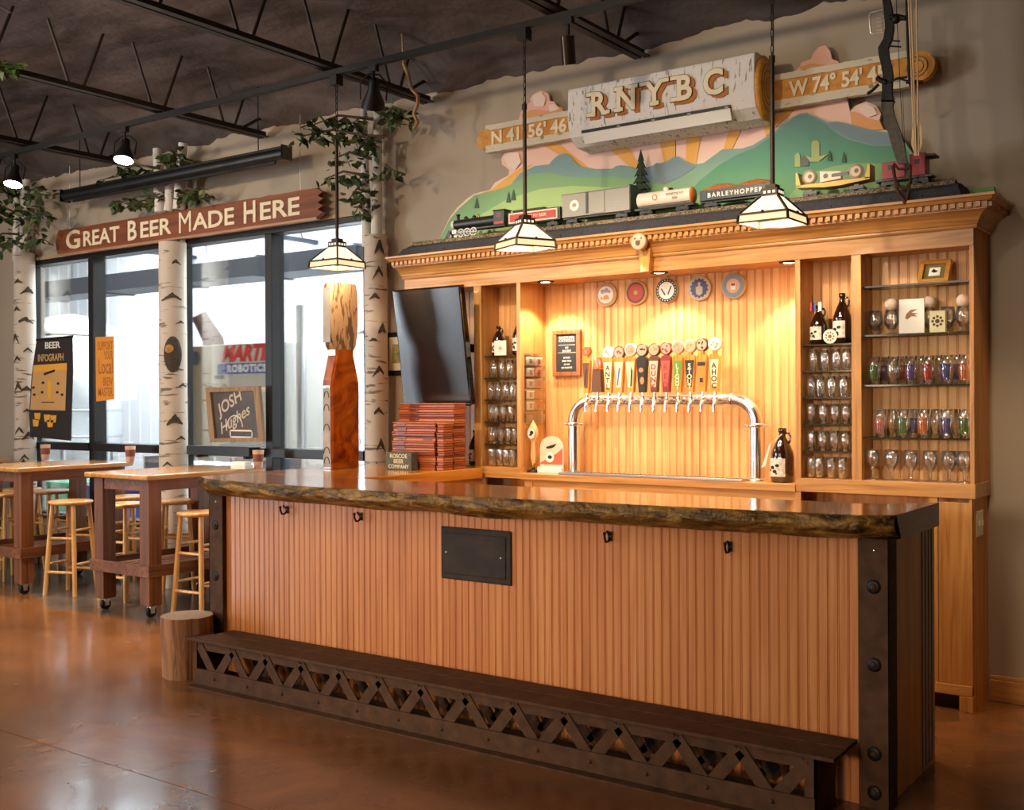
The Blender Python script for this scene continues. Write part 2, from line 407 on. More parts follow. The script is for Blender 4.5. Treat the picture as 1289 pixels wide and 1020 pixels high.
# ------------------------------------------------------------------ storefront window
M['frame'] = plain('dark bronze window frame', srgb(34, 31, 30), 0.4, 0.3)
win = bpy.data.objects.new('window_1', None); COL.objects.link(win); win.location = (-7.5, WY, WZ0); struct(win)
y0, y1 = WY-0.012, WY+0.115
mb = MB()
mb.box(WX0, WX1, y0, y1, 2.755, WZ1); mb.box(WX0, WX1, y0, y1, WZ0, WZ0+0.06)
mb.box(WX1-0.06, WX1, y0, y1, WZ0, WZ1)
mb.box(WX0, WX0+0.05, y0, y1, WZ0, WZ1)
mb.build('window_frame', M['frame'], win, bevel=0.004)
for x in (-8.70, -7.50, -6.41):
    MB().box(x, x+0.075, y0, y1, WZ0+0.06, 2.755).build('mullion', M['frame'], win, bevel=0.004)
edges = [WX0+0.05, -8.70, -7.50, -6.41, WX1-0.06]
for i in range(4):
    a = edges[i] + (0.075 if i else 0); b_ = edges[i+1]
    MB().box(a, b_, y0-0.01, y1, 1.055, 1.125).build('transom_bar', M['frame'], win, bevel=0.004)
    for z0, z1 in ((1.125, 2.755), (WZ0+0.06, 1.055)):
        MB().box(a, b_, WY+0.07, WY+0.076, z0, z1).build('pane', M['pane'], win)
# pale reveal above the window head
struct(MB().box(WX0-0.06, -5.3, WY-0.02, WY, WZ1, WZ1+0.028).build('trim_1', M['ledge_trim'], local=True))

# ================================================================== BREWERY BEHIND THE GLASS
M['brew_wall'] = plain('white brewery wall', srgb(242, 244, 246), 0.6)
M['brew_floor'] = plain('pale brewery floor', srgb(190, 192, 190), 0.35)
M['brew_ceil'] = plain('silver roof insulation', srgb(206, 200, 196), 0.6, var=0.2, vscale=1.5)
BY = 11.2
struct(MB().box(-20, -2.5, 5.9, BY+0.2, -0.1, 0).build('brewery_floor', M['brew_floor'], local=True))
mb = MB().box(-20, -2.5, BY, BY+0.2, 0, 4.6)
for k in range(60): mb.box(-20+k*0.29, -19.98+k*0.29, BY-0.012, BY, 0, 4.4)
struct(mb.build('brewery_wall_back', M['brew_wall'], local=True))
struct(MB().box(-20.2, -20, 5.9, BY+0.2, 0, 4.6).build('brewery_wall_left', M['brew_wall'], local=True))
struct(MB().box(-2.5, -2.3, 5.9, BY+0.2, 0, 4.6).build('brewery_wall_right', M['brew_wall'], local=True))
struct(MB().box(-20.2, -2.3, 5.9, BY+0.2, 4.5, 4.6).build('brewery_ceiling', M['brew_ceil'], local=True))

M['duct'] = plain('blue grey painted duct', srgb(84, 92, 104), 0.5)
M['grey_steel'] = plain('slate grey painted steel', srgb(70, 78, 90), 0.5, 0.2)
d = thing('air_duct', (-9.5, 7.7, 2.76), 'long blue grey air duct running across the brewery behind the windows', 'duct')
mb = MB().box(-15.5, -4.2, 7.5, 7.95, 2.76, 2.95)
for k in range(9): mb.box(-15.3+k*1.35, -15.26+k*1.35, 7.48, 7.97, 2.745, 2.965)
mb.build('duct_body', M['duct'], d)
for k in range(5):
    x = -14.6+k*2.5
    MB().cone((x, 7.72, 2.95), (x, 7.72, 4.5), 0.008, n=6).build('hanger_rod', M['grey_steel'], d)
for k in range(4):
    x = -14.2 + k*2.7
    t = thing('brewery_roof_joist', (x, 8.5, 3.75), ('%s open web roof joist from the left in the bright brewery ceiling' % ORD[k]), 'joist', 'brewery roof joists')
    MB().box(x-0.05, x+0.05, 5.95, BY, 3.75, 3.80).box(x-0.05, x+0.05, 5.95, BY, 4.35, 4.4).build('chord', M['grey_steel'], t)
    mb = MB(); y = 6.0; s = 0
    while y < BY-0.4:
        mb.cone((x, y, 3.8 if s else 4.35), (x, y+0.33, 4.35 if s else 3.8), 0.012, n=6); y += 0.33; s = 1-s
    mb.build('web', M['grey_steel'], t)

# fermenting tanks
M['tank'] = plain('satin stainless tank', (0.86, 0.88, 0.9, 1), 0.32, 0.75)
M['tank_white'] = plain('white insulated tank', srgb(238, 240, 242), 0.4)
M['blue_bin'] = plain('blue plastic', srgb(40, 70, 150), 0.4)
M['green_bin'] = plain('green plastic', srgb(40, 150, 110), 0.4)
M['red_paint'] = plain('red paint', srgb(196, 40, 36), 0.4)
M['pink_hose'] = plain('pink brewing hose', srgb(220, 120, 130), 0.5)
def tank(x, y, r, h, mat, label, extra=True):
    t = thing('brewing_tank', (x, y, 0), label, 'tank')
    MB().lathe([(0.05, 0.55), (r*0.9, 0.85), (r, 0.95), (r, h), (r*0.92, h+0.08), (r*0.5, h+0.22), (0.08, h+0.28)], (x, y, 0), 28).build('tank_body', M[mat], t)
    mb = MB()
    for z in (1.0, h*0.55, h-0.05): mb.lathe([(r+0.004, z-0.02), (r+0.012, z), (r+0.004, z+0.02)], (x, y, 0), 28, caps=False)
    mb.build('weld_band', M['steel'], t)
    for a in (0.8, 2.4, 3.9, 5.5):
        MB().cone((x+0.8*r*math.cos(a), y+0.8*r*math.sin(a), 0), (x+0.8*r*math.cos(a), y+0.8*r*math.sin(a), 0.95), 0.035, n=10).build('leg', M['steel'], t)
    if extra:
        MB().lathe([(0.19, -0.03), (0.19, 0.03), (0.02, 0.06)], (x, y-r-0.02, 1.75), 18, axis='y').build('manway', M['steel'], t)
        MB().tube([(x+0.45*r, y-r*0.9-0.06, 0.5), (x+0.45*r, y-r*0.9-0.06, h-0.1), (x+0.3*r, y-r*0.6, h+0.12)], 0.025).build('pipe', M['steel'], t)
    return t
tank(-8.6, 10.1, 0.75, 2.35, 'tank_white', 'big white fermenting tank behind the right-hand windowpane')
tank(-7.6, 8.9, 0.5, 1.95, 'tank', 'stainless brewing tank behind the carved wooden column')
tank(-14.6, 9.3, 0.7, 2.5, 'tank', 'stainless tank seen through the second windowpane from the left')
tank(-16.6, 7.7, 0.5, 2.25, 'tank', 'stainless tank seen through the leftmost windowpane')
# robotics cabinet
rb = thing('palletizer_cabinet', (-9.4, 8.3, 0), 'pale grey machine cabinet with red and blue maker sign behind the glass', 'machine')
M['machine'] = plain('pale grey machine panel', srgb(196, 192, 184), 0.45)
M['machine_dark'] = plain('tan machine side', srgb(150, 134, 112), 0.5)
MB().box(-9.87, -8.72, 8.0, 8.9, 0.55, 2.12).build('body', M['machine'], rb, bevel=0.01)
MB().box(-10.5, -9.88, 8.05, 8.75, 0.5, 2.12).build('side_door', M['machine_dark'], rb, bevel=0.01)
mb = MB()
for x in (-10.45, -9.9, -8.8): mb.box(x, x+0.08, 8.05, 8.13, 0, 0.55).box(x, x+0.08, 8.7, 8.78, 0, 0.55)
mb.build('stand', M['grey_steel'], rb)
M['sign_red'] = plain('red sign lettering', srgb(206, 44, 44), 0.5)
M['sign_blue'] = plain('blue sign panel', srgb(58, 92, 170), 0.5)
MB().text('MARTIN', (-9.26, 7.998, 1.935), (1,0,0), (0,0,1), 0.235, 0.003, bold=0.012, shear=0.3).build('sign_lettering', M['sign_red'], rb)
f_ = MB().box(-9.76, -8.80, 7.992, 8.0, 1.79, 1.905).build('sign_panel', M['sign_blue'], rb)
MB().text('ROBOTICS', (-9.28, 7.99, 1.812), (1,0,0), (0,0,1), 0.11, 0.002, bold=0.006, spacing=1.25).build('sign_caption', M['white'], f_)
MB().box(-9.8, -9.66, 7.985, 8.0, 1.74, 1.78).build('latch', M['grey_steel'], rb)
MB().disc((-10.2, 8.045, 1.98), 0.08, 20).build('dial', M['grey_steel'], rb)
# arm standing behind the cabinet
ra = thing('robot_arm', (-11.5, 9.4, 0), 'dark robot arm rising behind the machine cabinet', 'machine')
MB().box(-11.75, -11.25, 9.15, 9.65, 0, 1.2).build('base', M['grey_steel'], ra, bevel=0.02)
M['arm_brown'] = plain('brown arm cover', srgb(64, 42, 36), 0.5)
MB().tube([(-11.5, 9.4, 1.2), (-11.5, 9.35, 2.3), (-11.6, 9.2, 2.62)], [0.16, 0.14, 0.1], 12).build('arm', M['arm_brown'], ra)
for i, (x, y, z, s, mat, lab) in enumerate(((-10.3, 7.2, 0.0, 0.36, 'blue_bin', 'blue plastic bin on the brewery floor behind the low pane'), (-11.2, 7.2, 0.0, 0.3, 'green_bin', 'green plastic bin on the brewery floor beside the blue one'))):
    t = thing('bin', (x, y, z), lab, 'bin')
    MB().box(x-s, x+s, y-s*0.7, y+s*0.7, z, z+0.55).build('tub', M[mat], t, bevel=0.02); MB().box(x-s-0.02, x+s+0.02, y-s*0.7-0.02, y+s*0.7+0.02, z+0.55, z+0.6).build('rim', M[mat], t, bevel=0.008)
# pallet stack and yellow guard
pl = thing('keg_rack', (-8.6, 6.9, 0), 'rack of grey kegs low behind the glass right of the thick birch trunk', 'rack')
MB().box(-9.3, -7.6, 6.7, 7.2, 0.30, 0.34).box(-9.3, -9.25, 6.7, 7.2, 0, 0.95).box(-7.65, -7.6, 6.7, 7.2, 0, 0.95).build('frame', M['grey_steel'], pl)
for k in range(6):
    x = -9.1+k*0.27
    t = thing('keg', (x, 6.95, 0.34), '%s stainless keg from the left on the rack behind the low pane' % ORD[k], 'keg', 'kegs on the brewery rack')
    MB().lathe([(0.1, 0), (0.12, 0.02), (0.125, 0.15), (0.12, 0.38), (0.125, 0.5), (0.1, 0.56), (0.05, 0.57)], (x, 6.95, 0.34), 16).build('shell', M['tank'], t)
    MB().cone((x, 6.95, 0.9), (x, 6.95, 0.95), 0.03, n=10).build('valve', M['steel'], t)
# pipes
for i, (pts, r, mat, lab) in enumerate((
    ([(-13.9, 10.6, 0.0), (-13.9, 10.6, 4.4)], 0.06, 'tank_white', 'white standpipe against the brewery wall left of the thick birch'),
    ([(-11.3, 10.6, 0.0), (-11.3, 10.6, 3.3), (-11.1, 10.6, 3.55), (-10.8, 10.6, 3.58)], 0.03, 'tank_white', 'thin bent white pipe high behind the third pane'),
    ([(-8.55, 8.1, 0.0), (-8.55, 8.1, 2.5)], 0.05, 'steel', 'slim steel pipe beside the big white tank'),
    ([(-16.2, 8.4, 0.02), (-16.0, 8.2, 1.8), (-15.9, 8.2, 2.6)], 0.03, 'pink_hose', 'pink hose hanging in front of the leftmost tank'))):
    tag(MB().tube(pts, r, 10).build('pipe' if i != 3 else 'hose', M[mat]), lab, 'pipe' if i != 3 else 'hose')
ml = thing('mill_motor', (-14.6, 8.2, 2.25), 'dark grey motor housing with pink cap high behind the leftmost pane', 'motor')
MB().ball((-14.6, 8.2, 2.45), 0.28, sx=1.4, sz=0.8).build('housing', M['grey_steel'], ml)
MB().ball((-14.8, 8.1, 2.66), 0.14, sz=0.7).build('cap', M['pink_hose'], ml)
MB().cone((-14.6, 8.2, 0), (-14.6, 8.2, 2.3), 0.05, n=10).build('post', M['grey_steel'], ml)
hb = thing('red_crate', (-15.9, 8.9, 1.3), 'red crate behind the leftmost pane above the beer poster', 'crate')
MB().box(-16.2, -15.6, 8.7, 9.1, 1.30, 1.95).build('crate_body', M['red_paint'], hb, bevel=0.01)
MB().cone((-15.9, 8.9, 0), (-15.9, 8.9, 1.3), 0.05).build('stand', M['grey_steel'], hb)

# daylight door glass in the far left wall of the room
wn = bpy.data.objects.new('window_2', None); COL.objects.link(wn); wn.location = (-11.99, -2.6, 0.1); struct(wn)
M['daylight'] = glow('daylight behind glass', (0.80, 0.90, 1.0, 1), 22.0)
MB().box(-12.0, -11.985, -2.9, -1.0, 0.45, 2.5).build('pane', M['daylight'], wn)
mb = MB()
for y in (-2.95, -1.0): mb.box(-12.0, -11.95, y, y+0.06, 0.4, 2.56)
mb.box(-12.0, -11.95, -2.95, -0.94, 2.5, 2.56).box(-12.0, -11.95, -2.95, -0.94, 0.4, 0.46)
mb.build('window_frame', M['frame'], wn)
# ================================================================== FRONT BAR
PY = 3.98            # front face of the bar panel
def bead_panel(mb, x0, x1, y, z0, z1, pitch, depth=0.004, back=0.012, m=0, gm=None, axis='x'):
    """board with tongue-and-bead grooves: a profile along x (or y) extruded in z"""
    prof = []; n = max(1, round((x1-x0)/pitch)); p = (x1-x0)/n; g = min(0.004, p*0.1)
    for i in range(n):
        a = x0+i*p
        g = p*0.05
        prof += [(a, depth), (a+g, 0), (a+p*0.86-g, 0), (a+p*0.86, depth), (a+p*0.86+g*0.8, 0.0006), (a+p-g*0.8, 0.0006)]
    prof.append((x1, depth))
    vs = []; fs = []
    for a, d in prof:
        for z in (z0, z1): vs.append((a, y+d, z) if axis == 'x' else (y-d, a, z))
    for i in range(len(prof)-1): fs.append((2*i, 2*i+2, 2*i+3, 2*i+1))
    mb.add(vs, fs, m)
    if axis == 'x': mb.box(x0, x1, y+depth, y+back, z0, z1, m)
    else: mb.box(y-back, y-depth, x0, x1, z0, z1, m)
    return mb

bar = thing('bar_counter', (-3.0, 4.3, 0), 'long bar counter with beaded wooden front and dark steel corner posts', 'bar')
bead_panel(MB(), -4.79, -1.305, PY, 0.0, 0.985, 0.0385, 0.0032, 0.014).build('front_panel', M['bead'], bar)
M['side_oak'] = wood('bar end panel oak', srgb(184, 110, 36), srgb(226, 150, 66), 'z', 30, c3=srgb(204, 130, 50), rough=0.5, coat=0.05)
MB().box(-1.232, -1.212, 4.0, 4.625, 0.0, 0.99).build('end_panel', M['side_oak'], bar, bevel=0.002)
mb = MB()
for k in range(4): mb.box(-1.2135, -1.2085, 4.44+k*0.045, 4.465+k*0.045, 0.02, 0.98)
mb.build('ribbed_strip', plain('grey ribbed strip', srgb(150, 140, 126), 0.5), bar)
MB().box(-4.90, -4.88, 4.0, 4.55, 0, 0.985).build('end_panel', M['side_oak'], bar)
MB().box(-4.88, -1.232, 4.60, 4.62, 0, 0.985).build('back_panel', M['side_oak'], bar)
for x0, x1, xs in ((-1.302, -1.19, -1.198), (-4.903, -4.79, -4.903)):
    mb = MB().box(x0, x1, PY-0.028, PY-0.020, 0, 0.985).box(xs, xs+0.008, PY-0.028, PY+0.06, 0, 0.985)
    p = mb.build('corner_post', M['rust_steel'], bar, bevel=0.002)
    for z in (0.93, 0.80, 0.52, 0.20, 0.06):
        xx = (x0+x1)/2 + (0.004 if z > 0.85 else 0.0); r = 0.006 if z > 0.85 else 0.013
        if z < 0.85: MB().lathe([(0.026, 0), (0.026, -0.002), (0.012, -0.003)], (xx, PY-0.028, z), 16, axis='y', caps=False).build('washer', M['black_steel'], p)
        MB().lathe([(r, 0), (r*0.9, -r*0.4), (r*0.5, -r*0.75), (0.0005, -r*0.85)], (xx, PY-0.028, z), 12, axis='y').build('bolt', M['steel'] if z > 0.9 else M['rust_steel'], p)
mb = MB().box(-3.262, -2.860, PY-0.012, PY, 0.648, 0.892)
M['hatch'] = plain('blackened hatch steel', srgb(46, 33, 23), 0.6, 0.0, spec=0.25, var=0.4, vscale=14)
h = mb.build('hatch_plate', M['hatch'], bar, bevel=0.008, label='dark steel hatch plate with two bright screws')
MB().box(-3.235, -2.887, PY-0.016, PY-0.01, 0.675, 0.865).build('raised_field', M['hatch'], h, bevel=0.004)
for u, v in ((562, 695), (631, 703)):
    q = aty(u, v, PY-0.016); MB().lathe([(0.006, 0), (0.005, -0.004), (0.0005, -0.005)], q, 10, axis='y').build('screw', M['steel'], h)
for i, (x, z) in enumerate(((-4.305, 0.928), (-3.778, 0.922), (-2.352, 0.920), (-1.811, 0.916))):
    mb = MB().box(x-0.010, x+0.010, PY-0.006, PY, z-0.035, z+0.004)
    mb.tube([(x, PY-0.005, z-0.022), (x, PY-0.020, z-0.036), (x, PY-0.038, z-0.036), (x, PY-0.048, z-0.020), (x, PY-0.050, z-0.004)], 0.0048, 8)
    mb.ball((x, PY-0.050, z), 0.0075); mb.tube([(x, PY-0.004, z-0.008), (x, PY-0.018, z-0.006), (x, PY-0.026, z+0.003)], 0.004, 6).ball((x, PY-0.027, z+0.005), 0.006)
    mb.build('coat_hook', M['black_steel'], bar)

# ------------------------------------------------------------------ live edge slab
def bark_mat():
    m, nt, b = new_mat('varnished live edge bark'); N = nt.nodes; L = nt.links
    tc = N.new('ShaderNodeTexCoord'); mp = N.new('ShaderNodeMapping'); mp.inputs['Scale'].default_value = (7, 15, 26)
    L.new(tc.outputs['Object'], mp.inputs['Vector'])
    n = N.new('ShaderNodeTexNoise'); n.inputs['Scale'].default_value = 1; n.inputs['Detail'].default_value = 8; n.inputs['Distortion'].default_value = 1.0
    L.new(mp.outputs['Vector'], n.inputs['Vector'])
    r = N.new('ShaderNodeValToRGB'); e = r.color_ramp.elements
    e[0].position = 0.34; e[0].color = srgb(44, 28, 12); e[1].position = 0.74; e[1].color = srgb(178, 134, 62)
    k = e.new(0.52); k.color = srgb(112, 78, 34)
    L.new(n.outputs['Fac'], r.inputs['Fac']); L.new(r.outputs['Color'], b.inputs['Base Color'])
    n2 = N.new('ShaderNodeTexNoise'); n2.inputs['Scale'].default_value = 60; n2.inputs['Detail'].default_value = 6
    L.new(tc.outputs['Object'], n2.inputs['Vector'])
    ad = N.new('ShaderNodeMath'); ad.operation = 'ADD'; L.new(n.outputs['Fac'], ad.inputs[0]); L.new(n2.outputs['Fac'], ad.inputs[1])
    bp = N.new('ShaderNodeBump'); bp.inputs['Strength'].default_value = 0.9; bp.inputs['Distance'].default_value = 0.012
    L.new(ad.outputs[0], bp.inputs['Height']); L.new(bp.outputs['Normal'], b.inputs['Normal'])
    b.inputs['Roughness'].default_value = 0.24; b.inputs['Coat Weight'].default_value = 0.0; b.inputs['Specular Tint'].default_value = (1.0, 0.8, 0.5, 1)
    return m
M['bark'] = bark_mat()
top = thing('live_edge_counter', (-3.0, 4.15, 0.98), 'glossy live edge slab counter with rough bark front edge on the bar', 'counter')
ZT, ZB = 1.066, 0.976
XL, XR = -4.96, -1.153
def yfront(x):
    pts = [(-5.0, 3.96), (-4.9, 3.90), (-4.75, 3.83), (-4.4, 3.77), (-4.0, 3.74), (-3.5, 3.72), (-3.0, 3.705), (-2.6, 3.725), (-2.25, 3.755), (-1.8, 3.79), (-1.4, 3.82), (-1.26, 3.84), (-1.153, 3.91)]
    for (a, ya), (b_, yb) in zip(pts, pts[1:]):
        if a <= x <= b_: return ya + (yb-ya)*(x-a)/(b_-a)
    return pts[-1][1]
def yback(x): return 4.272 + 0.20*max(0.0, (x+1.40)/0.247)**1.3
NXS = 320; vs = []; vt = []; fs = []; ft = []; K = 9
for i in range(NXS+1):
    x = XL + (XR-XL)*i/NXS; yf = yfront(x) + 0.010*noise.noise((x*2.2, 0, 0)) + 0.004*noise.noise((x*9, 1, 0))
    e = min(1, (x-XL)/0.10); e = 0.25+0.75*math.sqrt(max(0, e))
    vt += [(x, yback(x), ZT), (x, yf, ZT)]
    for k in range(K):
        t = k/(K-1)
        bul = 0.020*math.sin(PI*min(1, t*1.1)) - 0.055*t**3
        nn = 0.014*noise.noise((x*4.5, t*2.0, 3.0)) + 0.009*noise.noise((x*14, t*5, 7.0)) + 0.007*noise.noise((x*40, t*9, 2.0))
        if k == 0: nn = 0
        zz = ZT - (ZT-ZB+0.012*noise.noise((x*3.0, 5, 5)))*t*e
        vs.append((x, yf - bul - nn, zz))
for i in range(NXS):
    ft.append((2*i+1, 2*i+3, 2*i+2, 2*i))
    for k in range(K-1): a = i*K+k; fs.append((a, a+1, a+K+1, a+K))
mb = MB().add(vt, ft, 0)
# sawn right end, left end and underside
mb.add([(XR, yback(XR), ZT), (XR, yfront(XR), ZT), (XR, yfront(XR)+0.06, ZB), (XR, yback(XR), ZB)], [(1, 0, 3, 2)], 1)
mb.add([(XL, 4.272, ZT), (XL, 3.95, ZT), (XL, 3.99, ZB+0.03), (XL, 4.272, ZB)], [(0, 1, 2, 3)], 1)
mb.add([(XL, 3.96, ZB+0.002), (XR, 3.90, ZB+0.002), (XR, yback(XR), ZB), (-1.40, 4.272, ZB), (XL, 4.272, ZB)], [(0, 4, 3, 2, 1)], 1)
bk = [XL, -1.40, -1.34, -1.28, -1.23, XR]
for xa, xb in zip(bk, bk[1:]): mb.add([(xa, yback(xa), ZB), (xb, yback(xb), ZB), (xb, yback(xb), ZT), (xa, yback(xa), ZT)], [(1, 0, 3, 2)], 1)
M['slab_end'] = wood('sawn slab end grain', srgb(58, 30, 12), srgb(112, 62, 26), 'y', 20, rough=0.4, coat=0.1)
mb.build('slab', [M['slab_top'], M['slab_end']], top)
MB().add(vs, fs, 0, True).build('bark_edge', M['bark'], top)
M['slab_top_y'] = wood('varnished wing top', srgb(164, 88, 26), srgb(224, 148, 56), 'y', 14, c3=srgb(198, 116, 38), rough=0.16, coat=0.6, bump=0.0)
MB().box(-5.0, -4.09, 4.274, 5.385, 1.000, ZT).build('wing_board', M['slab_top_y'], top, bevel=0.004)
wing = thing('bar_wing', (-4.5, 5.0, 0), 'oak wing joining the left end of the bar to the back cabinet', 'bar')
MB().box(-4.13, -4.105, 4.63, 5.39, 0.0, 0.999).build('apron', M['oak_y'], wing)
MB().box(-4.95, -4.93, 4.63, 5.39, 0.0, 0.999).build('end_panel', M['side_oak'], wing)

# ------------------------------------------------------------------ steel truss foot rest
fr = thing('foot_rest', (-3.0, 3.8, 0), 'dark riveted steel truss foot rest along the base of the bar front', 'foot rest')
FX0, FX1, FZ = -4.70, -1.37, 0.242
MB().box(FX0-0.06, -1.30, 3.685, 3.822, FZ-0.014, FZ).box(FX0+0.0, -1.305, 3.83, 3.95, FZ-0.014, FZ).build('tread', M['rust_steel'], fr, bevel=0.002)
mb = MB().box(FX0, FX1, 3.705, 3.713, 0.185, FZ-0.014).box(FX0, FX1, 3.90, 3.908, 0.185, FZ-0.014)
mb.build('top_chord', M['rust_steel'], fr)
mb = MB().box(FX0, FX1, 3.690, 3.700, 0.0, 0.088).box(FX0, FX1, 3.640, 3.690, 0.0, 0.008).box(FX0, FX1, 3.905, 3.913, 0.0, 0.03)
mb.build('bottom_chord', M['rust_steel'], fr)
n = 13; p = (FX1-FX0-0.06)/n
for yy, ph in ((3.702, 0), (3.902, 0.5)):
    for k in range(n):
        a = FX0+0.03+(k+ph)*p
        if a+p > FX1: continue
        for xa, xb in ((a, a+p/2), (a+p, a+p/2)):
            MB().beam((xa, yy, 0.205), (xb, yy, 0.05), 0.050, 0.006, up=(0, 1, 0)).build('lattice_bar', M['rust_steel'], fr)
MB().box(FX1-0.04, FX1, 3.70, 3.71, 0, FZ-0.014).box(FX1-0.006, FX1, 3.70, 3.90, 0, FZ-0.014).build('end_plate', M['rust_steel'], fr)
MB().box(FX0, FX0+0.006, 3.70, 3.90, 0, FZ-0.014).build('end_plate', M['rust_steel'], fr)
for k in range(2*n+1):
    x = FX0+0.03+k*p/2
    MB().lathe([(0.009, 0), (0.008, -0.004), (0.004, -0.007), (0.0004, -0.0075)], (x, 3.69 if k % 2 else 3.705, 0.05 if k % 2 else 0.208), 10, axis='y').build('rivet', M['rust_steel'], fr)

# ------------------------------------------------------------------ log stump
M['stump_bark'] = wood('grey brown stump side', srgb(70, 42, 24), srgb(158, 108, 68), 'z', 26, c3=srgb(120, 76, 46), rough=0.8, coat=0, bump=0.6, stretch=0.12)
M['stump_top'] = plain('weathered stump top', srgb(140, 108, 78), 0.8, var=0.15, vscale=20)
st = thing('log_stump', (-4.90, 3.80, 0), 'log stump on the floor at the left end of the foot rest', 'stump')
vs = []; fs = []; n = 40; hs = [0, 0.03, 0.1, 0.18, 0.26, 0.325]
for h in hs:
    for i in range(n):
        t = 2*PI*i/n; r = 0.137*(0.93+0.07*min(1, h/0.2)) + 0.006*noise.noise((math.cos(t)*3, math.sin(t)*3, h*2)) - (0.02 if i in (37, ) else 0)
        vs.append((-4.90+r*math.cos(t), 3.80+r*math.sin(t), h))
for j in range(len(hs)-1):
    for i in range(n): fs.append((j*n+i, j*n+(i+1) % n, (j+1)*n+(i+1) % n, (j+1)*n+i))
MB().add(vs, fs, 0, True).add(vs[:n], [tuple(reversed(range(n)))]).build('bark', M['stump_bark'], st)
mb = MB().add(vs[-n:], [tuple(range(n))], 0)
mb.build('sawn_top', M['stump_top'], st)

# ================================================================== BACK BAR CABINET
CY = 5.42            # front of the face frame
CX0, CX1 = -4.745, -1.237
cab = thing('oak_bar_hutch', (-3.0, 5.6, 0), 'tall oak back bar cabinet with dentil crown and open bays', 'cabinet')
# stiles (x0,x1): left end, left of narrow left bay, centre-left, centre-right, between right bays, right end
ST = [(-4.745, -4.712), (-4.178, -4.122), (-3.853, -3.825), (-2.103, -2.075), (-1.813, -1.764), (-1.256, CX1)]
for a, b_ in ST:
    MB().box(a, b_, CY-0.002, CY+0.022, 1.073, 2.19).build('stile', M['oak_v'], cab, bevel=0.002)
# upright side panels of the bays
for x, yb in ((-4.712, WY), (-4.135, 5.62), (-3.84, 5.70), (-2.09, 5.70), (-1.78, 5.62), (-1.256, WY)):
    MB().box(x-0.006, x+0.012, CY+0.02, yb, 1.04, 2.19).build('bay_partition', M['oak_v'], cab)
MB().box(CX1-0.018, CX1, CY+0.0225, WY, 1.0, 2.30).build('end_panel', M['side_oak'], cab)
MB().box(CX0, CX0+0.018, CY+0.0225, WY, 1.0, 2.30).build('end_panel', M['side_oak'], cab)
# beadboard backs
M['bead_back'] = wood('beadboard back oak', srgb(190, 130, 72), srgb(224, 172, 110), 'z', 22, c3=srgb(208, 152, 90), stretch=0.03, rough=0.4, coat=0.1)
def back(x0, x1, y):
    mb = MB(); bead_panel(mb, x0, x1, y, 1.04, 2.19, 0.0475, 0.004, 0.015)
    return mb.build('beadboard_back', M['bead_back'], cab)
back(-4.70, -4.14, 5.69); back(-4.123, -3.846, 5.605); back(-3.828, -2.096, 5.69); back(-2.078, -1.786, 5.605); back(-1.768, -1.258, 5.60)
# soffit over the bays, frieze and crown
MB().box(CX0+0.02, CX1-0.02, CY+0.02, WY, 2.19, 2.21).build('soffit', M['oak_h'], cab)
MB().box(CX0, CX1, CY-0.005, CY+0.022, 2.188, 2.285).build('frieze', M['oak_h'], cab, bevel=0.002)
prof = [(0.005, 2.268), (0.014, 2.268), (0.018, 2.276), (0.016, 2.284), (0.022, 2.288), (0.026, 2.300), (0.036, 2.318), (0.052, 2.334), (0.066, 2.343), (0.072, 2.345),
        (0.072, 2.350), (0.076, 2.352), (0.076, 2.378), (0.094, 2.380), (0.098, 2.386), (0.104, 2.394), (0.115, 2.398), (0.115, 2.410)]
vs = []; fs = []
for ov, z in prof:
    vs += [(CX0-ov*0.6, WY, z), (CX0-ov*0.6, CY-ov, z), (CX1+ov, CY-ov, z), (CX1+ov, WY, z)]
for k in range(len(prof)-1):
    for j in range(3): fs.append((4*k+j, 4*k+j+1, 4*k+j+5, 4*k+j+4))
a = 4*(len(prof)-1); fs.append((a, a+1, a+2, a+3)); fs.append((3, 2, 1, 0))
mb = MB().add(vs, fs, 0)
nd = 98; x = CX0-0.04
for k in range(nd):
    xx = CX0-0.035 + (CX1-CX0+0.1)*k/nd
    mb.box(xx, xx+0.021, CY-0.092, CY-0.074, 2.355, 2.377)
for k in range(10):
    yy = CY-0.06+k*0.037
    mb.box(CX1+0.074, CX1+0.092, yy, yy+0.021, 2.355, 2.377)
mb.build('crown_moulding', M['oak_h'], cab)
# bay floors and counter
MB().box(CX0, -3.826, CY-0.004, WY, 1.004, 1.073).build('counter_rail', M['oak_h'], cab, bevel=0.002)
MB().box(-2.102, CX1+0.004, CY-0.004, WY, 1.004, 1.073).build('counter_rail', M['oak_h'], cab, bevel=0.002)
MB().box(-3.826, -2.102, CY-0.012, 5.70, 1.000, 1.040).build('counter_ledge', M['oak_h'], cab, bevel=0.004)
# glass shelves
SH = [1.755, 1.62, 1.484, 1.349, 1.211]
def shelf(x0, x1, z, yb): MB().box(x0, x1, CY+0.028, CY+0.030, z-0.008, z, 1).box(x0, x1, CY+0.030, yb, z-0.008, z).build('glass_shelf', [M['glass_shelf'], M['glass_edge']], cab)
for z in SH: shelf(-4.122, -3.847, z, 5.60); shelf(-2.077, -1.787, z, 5.60)
SW = [2.032, 1.791, 1.544, 1.285]
for z in SW: shelf(-1.767, -1.258, z, 5.595)
